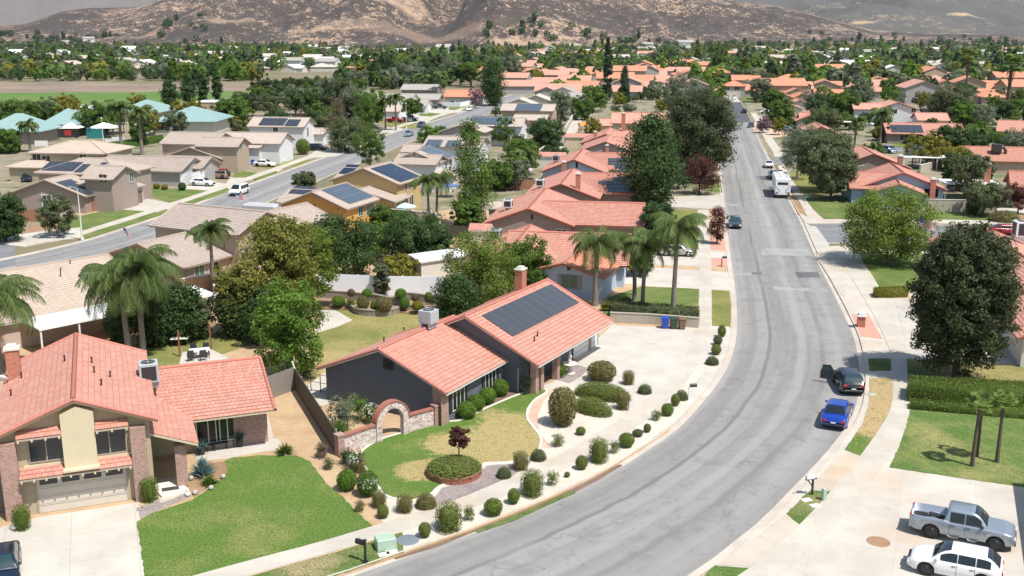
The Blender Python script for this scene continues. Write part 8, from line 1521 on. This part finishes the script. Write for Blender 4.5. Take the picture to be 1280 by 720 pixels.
# woodland that reads as one mass
def woodland(name,label,n,boxes,hr,mats,seed,nq=84,zf=None,keep=True):
    r=np.random.default_rng(seed); Vs=[];rs=[];mi=[]; cnt=0; tries=0
    hpa=np.array([[p.x,p.y] for p in hp]+[[H.root.location.x,H.root.location.y] for H in HL if H.root.location.y>255]); han=hpa[:,0]/hpa[:,1]
    D=r.normal(size=(6,nq,3)); D/=np.linalg.norm(D,axis=2,keepdims=True)
    while cnt<n and tries<n*8:
        tries+=1; b=boxes[int(r.integers(len(boxes)))]; px=r.uniform(b[0],b[1]); py=r.uniform(b[2],b[3])
        if len(b)>4: d=r.uniform(b[4],b[5]); x=(px-640)/CF*d; y=d
        else: p=G(px,py,0); x,y=p.x,p.y
        if len(hpa) and (((hpa[:,0]-x)/11)**2+((hpa[:,1]-(y+5))/20)**2).min()<1: continue
        cz=(np.abs(han-x/y)*y<10)&(y>.875*hpa[:,1])&(y<hpa[:,1]+6)
        if cz.any() and r.random()<.88: continue
        if y<560 and (inrect(x,y,3) or distpoly(x,y,MC[-30:])<12): continue
        h=r.uniform(*hr); w=h*r.uniform(.7,1.25); tall=r.random()<.18; 
        if tall: h*=1.35; w*=.5
        z0=zf(x,y) if zf else 0; d=D[int(r.integers(6))]; lump=1+.25*np.sin(d[:,0]*5+cnt)*np.cos(d[:,1]*4); C=d*lump[:,None]*np.array([w/2,w/2,h*.42])*.92+np.array([x,y,z0+h*.52]); s=h*(.19 if nq<60 else .125)
        N=d+r.normal(size=d.shape)*.35; N/=np.linalg.norm(N,axis=1,keepdims=True); A=r.normal(size=d.shape); T_=np.cross(N,A); T_/=np.linalg.norm(T_,axis=1,keepdims=True); B_=np.cross(N,T_); k=(s*r.uniform(.7,1.3,(nq,1))); 
        Vs.append(np.stack([C-T_*k,C-B_*k*.8,C+T_*k,C+B_*k*.8],1).reshape(-1,3)); tone=r.random()*.6; rs.append(np.clip(tone+r.random(nq)*.4,0,1)); mi.append(np.full(nq,r.integers(len(mats)))); cnt+=1
    V=np.concatenate(Vs); o=npmesh(name,V,np.arange(len(V)).reshape(-1,4),mats,np.concatenate(rs)); o.data.polygons.foreach_set('material_index',np.concatenate(mi).astype(np.int32)); o['kind']='stuff'; o['label']=label; o['category']='trees'; return cnt
LM=['leaf_shadehill','leaf_deep','leaf_green','leaf_olive','leaf_green','leaf_bright','leaf_grey','leaf_shadehill','leaf_yellow']
print(woodland('woodland','dense mixed green tree cover across the plain between the roofs and the hills',4100,[(-40,430,58,72),(-40,430,60,90),(-40,330,66,102),(430,1320,57,96),(600,1320,57,84),(430,960,80,98),(930,1320,80,104)],(6,12),LM,8))
print(woodland('woodland','tree cover filling the gaps between the orange and salmon roofs beyond the road end',430,[(430,700,96,112),(690,905,92,126),(930,1300,92,124),(960,1300,96,118)],(5,11),LM,28,nq=150))
print(woodland('woodland','dark scattered trees on the lower slopes at the left of the brown hills',230,[(-60,290,0,0,2150,2600),(600,1100,0,0,2120,2300),(1000,1330,0,0,2300,3000)],(9,17),['leaf_shadehill','leaf_deep'],18,zf=z1))
# ------------------------------------------------------------------ camera, light, air
cam=bpy.data.cameras.new('camera'); co=bpy.data.objects.new('camera',cam); COL.objects.link(co); co.location=(0,0,CH); co.rotation_euler=(PI/2-CP,0,0); cam.sensor_width=36; cam.lens=CF/1280*36; cam.clip_end=60000; cam.clip_start=.5; S.camera=co
SAZ=Vector((.73,-.68,0)).normalized(); EL=R(61)
w=bpy.data.worlds.new('World'); S.world=w; w.use_nodes=True; nt=w.node_tree; bg=nt.nodes['Background']; sky=nt.nodes.new('ShaderNodeTexSky'); sky.sky_type='NISHITA'; sky.sun_disc=False; sky.sun_elevation=EL; sky.sun_rotation=math.atan2(SAZ.x,SAZ.y); sky.air_density=1.2; sky.dust_density=1.5
nt.links.new(sky.outputs[0],bg.inputs[0]); bg.inputs[1].default_value=.115
sl=bpy.data.lights.new('sun','SUN'); sl.energy=5.0; sl.angle=R(.53); sl.color=(1,.955,.88); so=bpy.data.objects.new('sun',sl); COL.objects.link(so)
d=Vector((SAZ.x*math.cos(EL),SAZ.y*math.cos(EL),math.sin(EL))); so.rotation_euler=d.to_track_quat('Z','Y').to_euler(); so.location=(60,-60,120)
S.view_settings.view_transform='Standard'; S.view_settings.look='None'; S.view_settings.gamma=1; S.view_settings.exposure=.27; S.render.engine='CYCLES'

hz=MB(); hz.box(-32000,32000,-450,17500,-3.,1500.); ho=hz.build('haze',[]); ho['kind']='stuff'; ho['label']='thin pale air that blues the far hills and mountains'; ho['category']='haze'; ho.display_type='WIRE'
hm=bpy.data.materials.new('haze'); hm.use_nodes=True; hm.node_tree.nodes.clear(); pv=hm.node_tree.nodes.new('ShaderNodeVolumePrincipled'); ou=hm.node_tree.nodes.new('ShaderNodeOutputMaterial'); hm.node_tree.links.new(pv.outputs[0],ou.inputs[1]); pv.inputs['Color'].default_value=(.58,.70,.93,1); pv.inputs['Density'].default_value=2.3e-5; pv.inputs['Anisotropy'].default_value=.2; ho.data.materials.append(hm)
